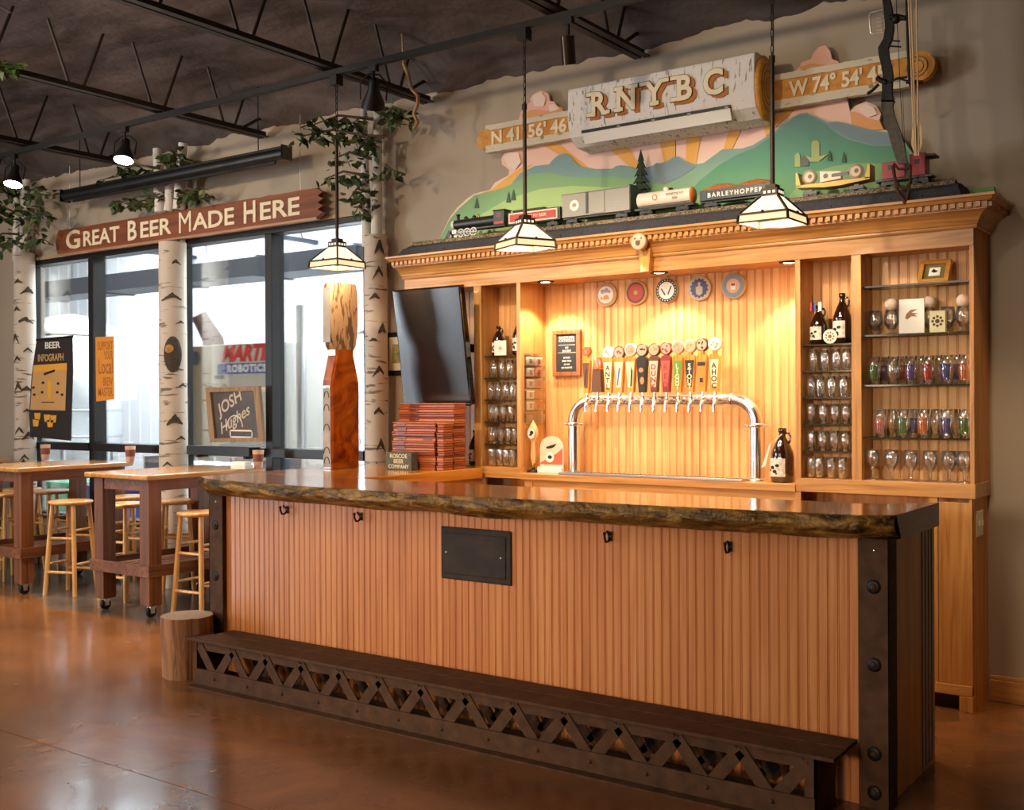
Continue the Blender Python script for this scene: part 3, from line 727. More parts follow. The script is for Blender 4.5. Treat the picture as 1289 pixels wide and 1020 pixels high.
# base below the counter
for a, b_ in ((-4.10, -4.29+0.02), (-3.80, -3.745), (-2.11, -2.078), (-1.445, -1.405), (-1.262, -1.25)):
    MB().box(min(a, b_), max(a, b_), CY+0.002, CY+0.024, 0.08, 1.004).build('base_stile', M['oak_v'], cab)
MB().box(-3.745, -2.11, CY+0.006, CY+0.024, 0.08, 1.0).build('base_panel', M['oak_h'], cab)
MB().box(-1.405, -1.262, CY+0.006, CY+0.024, 0.125, 0.985).build('base_door', M['oak_v'], cab, bevel=0.003)
MB().box(-2.078, -1.25, CY+0.0, CY+0.022, 0.075, 0.125).build('base_rail', M['oak_h'], cab, bevel=0.003)
MB().box(CX1-0.028, CX1-0.008, CY+0.024, WY, 0.0, 1.003).build('base_end_panel', M['side_oak'], cab)
MB().box(-2.078, -1.31, CY+0.05, CY+0.06, 0.0, 0.076).build('toe_gap_shade', M['black_paint'], cab)  # recessed board painted black for the shade in the toe gap
MB().box(-1.31, CX1-0.010, CY+0.0, CY+0.06, 0.0, 0.075).build('foot', M['oak_v'], cab, bevel=0.003)
MB().box(-4.1, -1.262, WY-0.03, WY-0.005, 0.0, 1.0).build('base_back', M['oak_v'], cab)
MB().box(-4.1, -1.262, CY+0.03, WY-0.03, 0.80, 0.82).build('base_shelf', M['oak_h'], cab)
sw = thing('switch_plate', (-1.245, 5.56, 0.80), 'ivory switch plate on the right end of the back cabinet', 'switch')
MB().box(CX1-0.008, CX1-0.003, 5.475, 5.60, 0.82, 0.94).build('plate', M['cream'], sw, bevel=0.002)
for y in (5.51, 5.565): MB().box(CX1-0.003, CX1+0.006, y-0.006, y+0.006, 0.868, 0.892).build('toggle', M['cream'], sw)
# downlights in the soffit
PUCK = [(-3.665, 5.455), (-2.905, 5.46), (-2.155, 5.47)]
M['lamp_hot'] = glow('lit lamp glass', (1.0, 0.86, 0.62, 1), 30)
for (x, y), w in zip(PUCK, ('left', 'middle', 'right')):
    t = thing('puck_light', (x, y, 2.19), '%s lit downlight disc under the oak frieze' % w, 'light', 'downlights in the cabinet soffit')
    MB().lathe([(0.048, 0.0), (0.052, -0.004), (0.046, -0.010), (0.034, -0.010), (0.033, -0.004)], (x, y, 2.19), 24, caps=False).build('trim_ring', M['black_steel'], t)
    MB().lathe([(0.033, -0.006), (0.0005, -0.0075)], (x, y, 2.19), 20).build('lens', M['lamp_hot'], t)
# ================================================================== TELEVISION
tv = thing('television', (-4.39, 5.40, 1.46), 'upright black television tilted forward in front of the left cabinet bay', 'television')
M['screen'] = plain('dark glossy screen', srgb(14, 14, 16), 0.26, coat=0.0, spec=1.0)
TM = Matrix.Translation((-4.395, 5.345, 1.455)) @ Matrix.Rotation(math.radians(8.5), 4, 'X')
MB().box(-0.272, 0.272, -0.03, 0.02, 0, 0.735, 0, TM).build('bezel', M['black_gloss'], tv, bevel=0.006)
MB().box(-0.262, 0.262, -0.0312, -0.0295, 0.012, 0.723, 0, TM).build('screen', M['screen'], tv)
MB().box(-0.272, 0.272, -0.034, -0.028, -0.004, 0.010, 0, TM).build('lower_trim', M['black_gloss'], tv, bevel=0.002)
MB().box(-0.1, 0.1, 0.02, 0.05, 0.25, 0.5, 0, TM).build('mount_plate', M['black_steel'], tv)
MB().beam((-4.39, 5.39, 1.82), (-4.39, 5.688, 1.82), 0.05, 0.05).build('mount_arm', M['black_steel'], tv)
# framed print and thermostat on the wall left of it
pf = thing('framed_print', (-5.07, 5.70, 1.66), 'small dark framed print on the wall left of the television', 'picture')
MB().box(-5.172, -4.94, 5.695, WY, 1.655, 1.955).build('frame', M['black_paint'], pf, bevel=0.004)
MB().box(-5.135, -4.975, 5.692, 5.6945, 1.69, 1.92).build('mat_board', M['cream'], pf)
M['print_green'] = plain('green brown print', srgb(150, 140, 90), 0.7, var=0.5, vscale=30)
MB().box(-5.10, -5.01, 5.690, 5.6918, 1.74, 1.87).build('print', M['print_green'], pf)
th = thing('thermostat', (-5.2, 5.7, 2.335), 'white thermostat box high on the wall right of the slim birch', 'thermostat')
MB().box(-5.244, -5.172, 5.69, WY, 2.335, 2.44).build('housing', M['white'], th, bevel=0.006)
MB().box(-5.172, -5.168, 5.70, 5.715, 2.36, 2.42).build('vent', M['cream'], th)

# ------------------------------------------------------------------ wooden boxes on the wing
BOXC = [srgb(176, 88, 40), srgb(152, 72, 34), srgb(188, 102, 50), srgb(134, 60, 30)]
M['boxw'] = [wood('red brown box wood %d' % i, tuple(c*0.8 for c in BC[:3])+(1,), BC, 'x', 5, rough=0.35, coat=0.2, bump=0) for i, BC in enumerate(BOXC)]
M['box_dark'] = plain('dark red box end', srgb(98, 34, 22), 0.35, coat=0.3)
def stack(x0, x1, y0, y1, z, n, h, names, grp):
    for k in range(n):
        dx = random.uniform(-0.006, 0.006); dy = random.uniform(-0.004, 0.004); m = k % 4
        if x1+dx > -4.13 and y0 < 5.1: dx = -abs(dx)
        where = 'bottom' if k == 0 else 'top' if k == n-1 else '%s from the bottom' % ORD[k]
        t = thing('wooden_box', ((x0+x1)/2+dx, (y0+y1)/2+dy, z+k*h), 'thin red brown box, %s of the %s' % (where, names), 'box', grp)
        zz = z+k*h
        MB().box(x0+dx, x1+dx, y0+dy, y1+dy, zz, zz+h*0.62).build('tray', [M['boxw'][m]], t, bevel=0.004)
        MB().box(x0+dx-0.002, x1+dx+0.002, y0+dy-0.003, y1+dy+0.003, zz+h*0.64, zz+h-0.0015).build('lid', [M['boxw'][(m+1) % 4]], t, bevel=0.004)
        MB().box((x0+x1)/2+dx-0.13, (x0+x1)/2+dx-0.06, y0+dy-0.005, y0+dy-0.002, zz+h*0.3, zz+h*0.8).build('clasp', M['box_dark'], t)
stack(-4.50, -4.165, 5.02, 5.115, ZT, 10, 0.0285, 'front stack on the bar wing', 'boxes in the front stack')
stack(-4.155, -4.105, 5.03, 5.12, ZT, 10, 0.0280, 'narrow stack beside the front one', 'boxes in the short stack')
stack(-4.56, -4.12, 5.14, 5.25, ZT, 14, 0.0285, 'tall stack under the television', 'boxes in the back stack')
gs = thing('stone_plaque', (-4.43, 4.93, ZT), 'small grey block with carved pale lettering in front of the stacked boxes', 'plaque')
M['stone'] = plain('grey stone block', srgb(86, 84, 72), 0.8, var=0.3, vscale=40, bump=0.3)
M['pale_letter'] = plain('pale carved lettering', srgb(206, 196, 160), 0.8)
MB().box(-4.475, -4.275, 4.93, 4.99, ZT, ZT+0.105).build('block', M['stone'], gs, bevel=0.003)
mb = MB()
for r_, (row, sz) in enumerate((('ROSCOE', 0.034), ('BEER', 0.034), ('COMPANY', 0.032))):
    mb.text(row, (-4.375, 4.9295, ZT+0.072-0.031*r_), (1,0,0), (0,0,1), sz, 0.001, bold=0.0006, spacing=1.05)
mb.build('lettering', M['pale_letter'], gs)

# ================================================================== GLASSWARE
def lathe_obj(name, prof, mat, parent, n=16, local=True): return MB().lathe(prof, (0,0,0), n, caps=False).build(name, mat, parent, local=local)
def glass_proto(kind):
    if kind == 'taster': prof = [(0.0005, 0.006), (0.016, 0.006), (0.019, 0.05), (0.0225, 0.103), (0.0235, 0.103), (0.0205, 0.05), (0.018, 0.0), (0.0005, 0.0)]
    if kind == 'pilsner': prof = [(0.0005, 0.008), (0.014, 0.01), (0.021, 0.04), (0.0215, 0.07), (0.0175, 0.108), (0.0185, 0.108), (0.0228, 0.07), (0.0222, 0.04), (0.016, 0.006), (0.016, 0), (0.0005, 0)]
    if kind == 'pint': prof = [(0.0005, 0.008), (0.023, 0.008), (0.028, 0.07), (0.031, 0.138), (0.0325, 0.138), (0.030, 0.07), (0.025, 0.0), (0.0005, 0.0)]
    if kind == 'snifter': prof = [(0.034, 0.0), (0.034, 0.004), (0.008, 0.010), (0.006, 0.022), (0.02, 0.03), (0.037, 0.06), (0.036, 0.09), (0.030, 0.125), (0.029, 0.125), (0.034, 0.09), (0.035, 0.06), (0.018, 0.033), (0.0005, 0.03)]
    if kind == 'goblet': prof = [(0.033, 0.0), (0.033, 0.004), (0.007, 0.009), (0.006, 0.045), (0.016, 0.055), (0.034, 0.085), (0.036, 0.115), (0.032, 0.15), (0.031, 0.15), (0.0345, 0.115), (0.032, 0.086), (0.014, 0.058), (0.0005, 0.056)]
    return prof
GM = {}
def glass(kind, x, y, z, label, grp, print_col=None):
    if kind not in GM:
        o = lathe_obj('bowl', glass_proto(kind), M['glass'], None); GM[kind] = o.data; bpy.data.objects.remove(o)
    nm = {'taster': 'taster_glass', 'pilsner': 'pilsner_glass', 'pint': 'printed_pint_glass' if print_col else 'pint_glass', 'snifter': 'snifter_glass', 'goblet': 'goblet_glass'}[kind]
    if print_col is None:
        o = bpy.data.objects.new(nm, GM[kind]); COL.objects.link(o); o.location = (x, y, z)
        return tag(o, label, 'glass', grp)
    t = thing(nm, (x, y, z), label, 'glass', grp)
    o = bpy.data.objects.new('bowl', GM[kind]); COL.objects.link(o); o.parent = t
    prof = [(0.0262, 0.020), (0.0308, 0.095)]
    vs = []; fs = []; n = 10
    for r, h in prof:
        for i in range(n+1):
            a = -PI/2 - 0.35 + (i-n/2)/n*2.2; vs.append((r*math.cos(a)*1.01, r*math.sin(a)*1.01, h))
    for i in range(n): fs.append((i, i+1, n+2+i, n+1+i))
    MB().add(vs, fs, 0, True).build('printed_band', print_col, t, local=True)
    return t
rows_l = [(1.62, 'pilsner', (621.5, 632, 642.5)), (1.484, 'pilsner', (616, 627, 637, 646.5)), (1.349, 'taster', (615, 624.5, 634, 644)), (1.211, 'taster', (613.5, 622, 631, 640, 648.5)), (1.077, 'taster', (613, 621, 629, 637, 645.5))]
rows_r = [(1.62, 'pilsner', (1024, 1038.5, 1053, 1066)), (1.484, 'pilsner', (1018.5, 1033, 1047, 1062)), (1.349, 'taster', (1020, 1036, 1051, 1065)), (1.211, 'taster', (1021, 1035.5, 1050, 1064)), (1.077, 'taster', (1017.5, 1031, 1046, 1060))]
SHN = ['top row', 'second row down', 'middle row', 'fourth row down', 'lowest row']
for rows, bay, lo, hi in ((rows_l, 'narrow left bay', -4.115, -3.862), (rows_r, 'narrow right bay', -2.068, -1.82)):
    for ri, (z, kind, us) in enumerate(rows):
        for i, u in enumerate(us):
            x = min(max(aty(u, 500, 5.475).x, lo+0.026), hi-0.026)
            glass(kind, x, 5.475, z+0.0005, '%s beer glass from the left, %s, %s' % (ORD[i], SHN[ri], bay), 'small beer glasses in the %s' % bay)
    # second rank behind
PC = {}
for nm, c in (('green', (70, 120, 50)), ('purple', (96, 76, 130)), ('red', (190, 62, 30)), ('orange', (206, 110, 40)), ('blue', (56, 70, 140)), ('pink', (190, 110, 100))):
    PC[nm] = tinted(nm+' glass print', srgb(*c))
r3 = [(1101, 'green'), (1113, 'purple'), (1125, None), (1136, 'red'), (1147.5, 'purple'), (1158, None), (1169, 'red'), (1181, None), (1192, 'blue'), (1204, 'purple'), (1215, 'orange')]
r4 = [(1109, 'pink'), (1123, None), (1137, 'green'), (1150, 'blue'), (1163, 'orange'), (1177, None), (1192, 'blue'), (1204, None), (1215, 'green')]
for z, row, nm in ((1.544, r3, 'upper row'), (1.285, r4, 'lower row')):
    for i, (u, c) in enumerate(row):
        yy = 5.475 if i % 2 == 0 else 5.545
        glass('pint', aty(u, 500, yy).x, yy, z+0.0005, '%s %s pint glass from the left, %s of the wide bay' % (ORD[i], c+' printed' if c else 'plain', nm), 'pint glasses in the wide right bay', PC[c] if c else None)
for i, u in enumerate((1098.5, 1122.5, 1147, 1171, 1195, 1214)):
    glass('goblet', aty(u, 580, 5.48).x, 5.48, 1.0735, '%s stemmed goblet from the left on the wooden floor of the wide bay' % ORD[i], 'goblets in the wide right bay')
sn = []
for i, u in enumerate((1102, 1122.5, 1146, 1170, 1193, 1213)):
    x = aty(u, 400, 5.54).x; sn.append(x)
    glass('snifter', x, 5.54, 1.7915, '%s snifter glass from the left on the shelf behind the white card' % ORD[i], 'snifters in the wide right bay')
M['ball'] = plain('white ball leather', srgb(226, 200, 178), 0.7)
for i, k in enumerate((1, 3, 5)):
    t = tag(MB().ball((sn[k], 5.54, 1.7915+0.125+0.026), 0.033, n=20, k=12).build('ball', M['ball']), 'white ball resting on a snifter glass, %s' % ('left of the white card', 'behind the little patterned tile', 'at the right end of the shelf')[i], 'ball', 'balls on the snifters')
def card(name, x0, x1, y, z0, z1, mat, label, cat, art=None, th=0.012):
    t = thing(name, ((x0+x1)/2, y, z0), label, cat)
    MB().box(x0, x1, y, y+th, z0, z1).build('board', mat, t, bevel=0.002)
    return t
xa, xb = aty(1131.5, 400, 5.452).x, aty(1163.5, 400, 5.452).x
c_ = card('art_card', xa, xb, 5.452, 1.7915, 1.958, M['paper'], 'white card with a small brown feather drawing standing on the shelf', 'card')
M['feather'] = plain('brown feather ink', srgb(150, 110, 80), 0.8)
cx = (xa+xb)/2
MB().prism([(-0.03, -0.02), (-0.02, -0.026), (0.0, -0.012), (0.03, -0.014), (0.012, -0.004), (0.036, 0.0), (0.0, 0.006), (0.03, 0.022), (-0.005, 0.02), (-0.025, 0.0)], (cx, 5.4515, 1.885), (1,0,0), (0,0,1), (0, 0.001, 0)).build('drawing', M['feather'], c_)
xa, xb = aty(1170, 400, 5.46).x, aty(1190, 400, 5.46).x
c_ = card('patterned_tile', xa, xb, 5.46, 1.7915, 1.895, plain('pale green tile', srgb(190, 184, 140), 0.5), 'small pale tile with dark flower pattern right of the white card', 'tile', th=0.03)
cx = (xa+xb)/2; mb = MB()
for k in range(8):
    a = k*PI/4; mb.disc((cx+0.022*math.cos(a), 5.4595, 1.845+0.022*math.sin(a)), 0.007, 8)
mb.disc((cx, 5.4595, 1.845), 0.011, 12).build('flower', plain('dark red flower ink', srgb(70, 36, 28), 0.6), c_)
# tilted oak picture frame on the top shelf
t = thing('oak_picture_frame', (-1.43, 5.5, 2.034), 'tilted oak frame with olive mat on the top shelf of the wide bay', 'picture')
FM = Matrix.Translation((-1.435, 5.455, 2.034)) @ Matrix.Rotation(math.radians(-33), 4, 'X')
M['frame_oak'] = wood('golden frame wood', srgb(160, 100, 30), srgb(210, 150, 60), 'x', 30)
mb = MB()
w, hh, b_ = 0.145, 0.138, 0.022
for x0, x1, z0, z1 in ((0, w, 0, b_), (0, w, hh-b_, hh), (0, b_, b_, hh-b_), (w-b_, w, b_, hh-b_)): mb.box(x0-w/2, x1-w/2, 0, 0.03, z0, z1, 0, FM)
mb.build('frame', M['frame_oak'], t, bevel=0.003)
MB().box(-w/2+b_, w/2-b_, 0.012, 0.02, b_, hh-b_, 0, FM).build('mat_board', plain('olive mat board', srgb(110, 100, 60), 0.8), t)
MB().box(-0.026, 0.026, 0.009, 0.0125, 0.045, 0.095, 0, FM).build('print', M['paper'], t)
MB().prism([(-0.016, 0.0), (0.0, -0.008), (0.018, 0.004), (0.004, 0.008), (-0.006, 0.018)], FM @ Vector((0, 0.0085, 0.07)), FM.to_3x3() @ Vector((1,0,0)), FM.to_3x3() @ Vector((0,0,1)), FM.to_3x3() @ Vector((0, 0.0005, 0))).build('fly_drawing', M['black_paint'], t)

# ------------------------------------------------------------------ growlers
M['label_w'] = plain('cream bottle label', srgb(216, 206, 186), 0.6, var=0.25, vscale=60)
M['label_ink'] = plain('black label ink', srgb(24, 22, 20), 0.6)
def growler(x, y, z, r, h, label, rz=0.0, sticker=True, neck=1.0):
    t = thing('growler_bottle', (x, y, z), label, 'bottle', 'amber growler bottles'); t.rotation_euler = (0, 0, rz)
    k = h/0.27
    MB().lathe([(r*0.85, 0), (r, 0.008), (r, 0.125*k), (r*0.93, 0.15*k), (r*0.6, 0.195*k), (r*0.30, 0.225*k), (r*0.27, 0.245*k), (r*0.36, 0.25*k), (r*0.36, h), (0.001, h)], n=24).build('bottle', M['amber_glass'], t, local=True)
    MB().tube([(r*0.25, 0, 0.243*k), (r*0.55, 0, 0.245*k), (r*0.72, 0, 0.225*k), (r*0.62, 0, 0.195*k)], 0.006, 8).build('handle', M['amber_glass'], t, local=True)
    if sticker:
        vs = []; fs = []; n = 12
        for zz in (0.03*k, 0.12*k):
            for i in range(n+1):
                a = -PI/2 - 0.35 + (i-n/2)/n*1.9; vs.append((r*1.01*math.cos(a), r*1.01*math.sin(a), zz))
        for i in range(n): fs.append((i, i+1, n+2+i, n+1+i))
        MB().add(vs, fs, 0, True).build('label', M['label_w'], t, local=True)
        mb = MB()
        for a0, z0, rr in ((-0.5, 0.075, 0.014), (0.1, 0.085, 0.012), (-0.2, 0.055, 0.013), (-0.9, 0.06, 0.010), (0.0, 0.045, 0.006)):
            a = -PI/2-0.35+a0*0.8+0.2; d = Vector((math.cos(a), math.sin(a), 0))
            mb.disc(d*(r*1.018)+Vector((0, 0, z0*k)), rr*k, 9, normal=d, ry=rr*0.7*k)
        mb.build('label_print', M['label_ink'], t, local=True)
    return t
g = growler(-2.215, 5.52, 1.040, 0.062, 0.285, 'amber growler with tied paper tag standing at the right end of the ledge')
MB().prism([(-0.05, 0.20), (-0.04, 0.205), (-0.072, 0.085), (-0.095, 0.075)], (0.0, -0.055, 0), (1,0,0), (0,0,1), (0, 0.002, 0)).build('paper_tag', M['cream'], g, local=True)
MB().tube([(0.012, -0.03, 0.255), (-0.01, -0.04, 0.235), (-0.045, -0.054, 0.20)], 0.0015, 6).build('string', M['cream'], g, local=True)
g = growler(aty(1031, 430, 5.50).x, 5.50, 1.756, 0.045, 0.20, 'amber growler with small flags, left of the round coaster')
for dx, c in ((-0.02, 'sign_blue'), (-0.03, 'sign_red'), (0.012, 'paper')):
    MB().box(dx-0.009, dx+0.009, -0.02, -0.018, 0.17, 0.215).build('little_flag', M[c], g, local=True)
MB().cone((-0.02, -0.019, 0.15), (-0.03, -0.019, 0.25), 0.0015, n=6).build('flag_stick', M['black_steel'], g, local=True)
growler(aty(1060.5, 430, 5.50).x, 5.50, 1.756, 0.047, 0.255, 'tall amber growler right of the round coaster on the narrow right shelf')
growler(aty(626.5, 430, 5.50).x, 5.51, 1.756, 0.042, 0.185, 'amber growler behind the white square card on the narrow left shelf')
growler(-3.895, 5.51, 1.756, 0.045, 0.235, 'amber growler right of the white square card, partly behind the stile')
growler(-4.235, 5.50, 1.0735, 0.042, 0.22, 'dark bottle with white label in the left bay beside the stacked boxes')
xa = aty(1045, 427, 5.455).x
t = thing('round_coaster', (xa, 5.455, 1.756), 'round cream coaster with red print leaning between two growlers', 'coaster')
MB().lathe([(0.036, 0), (0.036, 0.004), (0.001, 0.004)], (xa, 5.452, 1.756+0.036), 24, axis='y').build('disc', M['cream'], t)
mb = MB().disc((xa, 5.4515, 1.792), 0.036, 24)
mb.build('face', M['cream'], t)
mb = MB()
for k in range(9): mb.disc((xa+0.02*math.cos(k*0.7), 5.4505, 1.792+0.02*math.sin(k*0.7)), 0.005, 7)
mb.disc((xa, 5.4505, 1.792), 0.010, 9).build('print', plain('brown red coaster ink', srgb(140, 84, 62), 0.7), t)
xa = aty(630, 438, 5.455).x
t = thing('square_card', (xa, 5.455, 1.756), 'white square card with a star mark on the narrow left shelf', 'card')
MB().box(xa-0.045, xa+0.045, 5.452, 5.458, 1.756, 1.846).build('board', M['paper'], t)
mb = MB()
for k in range(4):
    a = k*PI/4; mb.beam((xa-0.018*math.cos(a), 5.4515, 1.80-0.018*math.sin(a)), (xa+0.018*math.cos(a), 5.4515, 1.80+0.018*math.sin(a)), 0.002, 0.0006, up=(0,1,0))
mb.build('star_mark', plain('tan ink', srgb(170, 140, 90), 0.7), t)
# ================================================================== TAP TOWER
TY = 5.575; TX0, TX1, TZ, TR = -3.545, -2.385, 1.472, 0.036
tw = thing('tap_tower', ((TX0+TX1)/2, TY, 1.04), 'polished steel pipe tap tower bent over the oak ledge', 'tap tower')
pts = [(TX0, TY, 1.04), (TX0, TY, 1.2), (TX0, TY, 1.33)]
R_ = 0.125
for k in range(9):
    a = PI - k*PI/16; pts.append((TX0+R_+R_*math.cos(a), TY, TZ-R_+R_*math.sin(a)))
pts += [(TX0+R_+0.3, TY, TZ), (TX1-R_-0.3, TY, TZ)]
for k in range(9):
    a = PI/2 - k*PI/16; pts.append((TX1-R_+R_*math.cos(a), TY, TZ-R_+R_*math.sin(a)))
pts += [(TX1, TY, 1.33), (TX1, TY, 1.2), (TX1, TY, 1.04)]
MB().tube(pts, TR, 20).build('pipe', M['chrome'], tw)
for x in (TX0, TX1):
    MB().lathe([(TR+0.001, -0.012), (TR+0.012, -0.010), (TR+0.012, 0.010), (TR+0.001, 0.012)], (x, TY, 1.335), 20, caps=False).cone((x-TR-0.03, TY, 1.335), (x-TR-0.008, TY, 1.335), 0.007).cone((x+TR+0.008, TY, 1.335), (x+TR+0.03, TY, 1.335), 0.007).build('clamp_ring', M['chrome'], tw)
    MB().lathe([(0.056, 0), (0.056, 0.008), (TR+0.002, 0.012)], (x, TY, 1.04), 24, caps=False).build('base_flange', M['chrome'], tw)
for x in (TX0+R_+0.01, TX1-R_-0.01):
    MB().lathe([(TR+0.001, -0.010), (TR+0.008, -0.008), (TR+0.008, 0.008), (TR+0.001, 0.010)], (x, TY, TZ), 20, axis='x', caps=False).build('joint_ring', M['chrome'], tw)
# the twelve faucets
fx = [aty(u, 515, TY-0.06).x for u in (742.5, 756, 770, 783.6, 798, 812.3, 827.5, 842.5, 857.3, 872.5, 887.5, 903.3)]
for x in fx:
    f = MB().cone((x, TY-TR, TZ), (x, TY-TR-0.045, TZ), 0.012, n=12).lathe([(0.018, -0.004), (0.018, 0.004)], (x, TY-TR-0.012, TZ), 14, axis='y')
    f.tube([(x, TY-TR-0.04, TZ), (x, TY-TR-0.062, TZ-0.004), (x, TY-TR-0.072, TZ-0.03), (x, TY-TR-0.074, TZ-0.062)], [0.013, 0.013, 0.010, 0.0085], 10)
    f.cone((x, TY-TR-0.052, TZ), (x, TY-TR-0.052, TZ+0.038), 0.011, 0.008, 12).ball((x, TY-TR-0.052, TZ+0.012), 0.016)
    f.build('faucet', M['chrome'], tw)
tr = thing('drip_tray', (-2.96, 5.53, 1.04), 'long flat steel drip tray under the row of taps', 'tray')
MB().box(-3.545, -2.40, 5.412, 5.53, 1.0405, 1.052).box(-3.55, -2.395, 5.408, 5.414, 1.0405, 1.056).box(-3.55, -3.545, 5.41, 5.53, 1.0405, 1.056).box(-2.40, -2.395, 5.41, 5.53, 1.0405, 1.056).build('tray', M['steel'], tr, bevel=0.002)
mb = MB()
for k in range(40): mb.box(-3.53+k*0.028, -3.53+k*0.028+0.008, 5.43, 5.51, 1.052, 1.0535)
mb.build('grille', M['black_steel'], tr)
# the tap handles
def pm(nm, r, g, b, **k):
    if nm not in M: M[nm] = plain(nm, srgb(r, g, b), k.pop('rough', 0.4), **k)
    return M[nm]
amber = wood('honey handle wood', srgb(190, 110, 30), srgb(236, 170, 70), 'z', 40, rough=0.3, coat=0.4)
pm('handle cream', 236, 214, 168); pm('handle green', 116, 150, 56); pm('handle red', 196, 92, 74); pm('handle pink', 232, 196, 168); pm('handle black', 48, 36, 26)
pm('handle orange', 222, 132, 44); pm('handle brown', 104, 62, 28); pm('ink red', 176, 40, 34); pm('ink dark', 50, 34, 24); pm('ink tan', 186, 140, 80); pm('disc tan', 204, 168, 136); pm('disc grey', 176, 160, 138); pm('disc white', 232, 222, 204); pm('disc orange', 214, 92, 40); pm('disc pink', 216, 160, 136); pm('rim brown', 96, 60, 34); pm('rim red', 150, 44, 36)
HD = [  # body, inset panel, disc, rim, letters, ink, description
    ('honey', 'handle brown', 'disc orange', None, '', 'ink dark', 'orange round badge and dark inset'),
    None,
    ('honey', 'handle cream', 'disc white', None, 'ANTL', 'ink dark', 'white badge and cream panel lettered downwards'),
    ('honey', 'handle pink', 'disc pink', 'rim brown', '', 'sign_blue', 'pink badge and a panel with blue and orange streaks'),
    ('honey', 'handle cream', 'disc grey', 'disc white', '', 'ink dark', 'grey green white-rimmed badge and split dark and pale panel'),
    ('handle black', 'handle black', 'disc tan', 'rim brown', '', 'ink tan', 'dark rimmed badge and black panel with tan figure'),
    ('handle brown', 'handle pink', 'disc tan', 'rim brown', 'DUNK', 'ink red', 'tan badge and pale pink panel with red letters'),
    ('rim red', 'handle red', 'disc pink', 'rim red', 'RED', 'ink red', 'red rimmed badge and salmon red panel'),
    ('honey', 'handle green', 'disc grey', 'disc tan', 'LIGHT', 'handle cream', 'green panel with pale letters'),
    ('honey', 'handle black', 'disc tan', 'disc tan', 'STOUT', 'handle cream', 'black panel with pale letters'),
    ('honey', 'handle orange', 'disc tan', 'rim brown', '', 'ink dark', 'dark badge and orange panel with a dark band'),
    ('honey', 'handle cream', 'disc white', 'disc white', 'AHOC', 'ink dark', 'large white badge and cream panel, rightmost of the row'),
]
tops = [435, 448, 436, 436, 433, 434, 434, 433, 432, 431, 430, 430]
for i, (x, h) in enumerate(zip(fx, HD)):
    y = TY-TR-0.052; z0 = TZ+0.038
    lab = '%s tap from the left, ' % ORD[i]
    if h is None:
        t = thing('beer_tap', (x, y, z0), 'short brown block tap with a red cone cap, second from the left', 'beer tap', 'beer taps')
        MB().prism([(-0.034, 0), (0.034, 0), (0.026, 0.135), (-0.026, 0.135)], (x, y-0.02, z0+0.012), (1,0,0), (0,0,1), (0, 0.04, 0)).build('block', M['handle brown'], t, bevel=0.003)
        MB().lathe([(0.034, 0), (0.024, 0.062), (0.0005, 0.066)], (x, y, z0+0.15), 16).build('cone_cap', pm('bright red cap', 232, 74, 34), t)
        MB().cone((x, y, z0-0.002), (x, y, z0+0.014), 0.010).build('ferrule', M['chrome'], t)
        continue
    body, panel, disc, rim, letters, ink, desc = h
    t = thing('beer_tap', (x, y, z0), lab+desc, 'beer tap', 'beer taps')
    bm = amber if body == 'honey' else M[body]
    s = 0.78 if i == 0 else 1.0
    w0, w1, H_ = 0.019*s, 0.033*s, 0.205
    MB().prism([(-w0, 0), (w0, 0), (w1, H_*0.93), (w1*0.6, H_), (-w1*0.6, H_), (-w1, H_*0.93)], (x, y-0.014, z0+0.008), (1,0,0), (0,0,1), (0, 0.028, 0)).build('paddle', bm, t, bevel=0.004)
    p = MB().prism([(-w0*0.72, 0.03), (w0*0.72, 0.03), (w1*0.84, H_*0.86), (-w1*0.84, H_*0.86)], (x, y-0.0165, z0+0.008), (1,0,0), (0,0,1), (0, 0.003, 0)).build('inset_panel', M[panel], t)
    mb = MB()
    if letters:
        for k, ch in enumerate(letters):
            q = 0.145/len(letters)
            MB().text(ch, (x, y-0.0168, z0+0.148-q*k-q*0.3), (1,0,0), (0,0,1), min(0.042, q*1.3), 0.0003, bold=0.001).build('letter', M[ink], p)
    elif i == 5:
        mb.disc((x+0.004, y-0.0168, z0+0.075), 0.014, 10, ry=0.022).disc((x-0.002, y-0.0169, z0+0.135), 0.016, 8, ry=0.014)
    elif i == 4:
        mb.prism([(0.001, 0.04), (0.012, 0.045), (0.018, 0.13), (0.008, 0.16)], (x, y-0.0168, z0), (1,0,0), (0,0,1), (0, 0.0003, 0))
    elif i == 10:
        mb.box(x-0.024, x+0.024, y-0.0169, y-0.0166, z0+0.15, z0+0.172).box(x-0.010, x+0.010, y-0.0169, y-0.0166, z0+0.06, z0+0.085)
    else:
        mb.prism([(-0.012, 0.05), (-0.004, 0.05), (0.012, 0.15), (0.002, 0.15)], (x, y-0.0168, z0), (1,0,0), (0,0,1), (0, 0.0003, 0))
    if mb.v: mb.build('panel_art', M[ink], p)
    rr = 0.029 if i == 0 else 0.037
    zc = aty(800, tops[i], y).z - rr + 0.004
    zc = max(zc, z0+H_+rr*0.8)
    MB().lathe([(0.0005, 0.010), (rr, 0.010), (rr, -0.010), (rr*0.86, -0.012), (0.0005, -0.012)], (x, y, zc), 26, axis='y', caps=False).build('badge_rim', M[rim] if rim else M[disc], t)
    b = MB().disc((x, y-0.0125, zc), rr*0.82, 24).build('badge_face', M[disc], t)
    mb = MB()
    for k in range(5):
        a = random.uniform(0, 6.28); q = rr*random.uniform(0.1, 0.5); mb.disc((x+q*math.cos(a), y-0.0128-0.0002*k, zc+q*math.sin(a)), rr*random.uniform(0.10, 0.26), 7, ry=rr*0.16)
    mb.build('badge_print', M['ink red' if i in (3, 7) else 'ink dark' if i in (5, 10) else 'ink tan'], b)
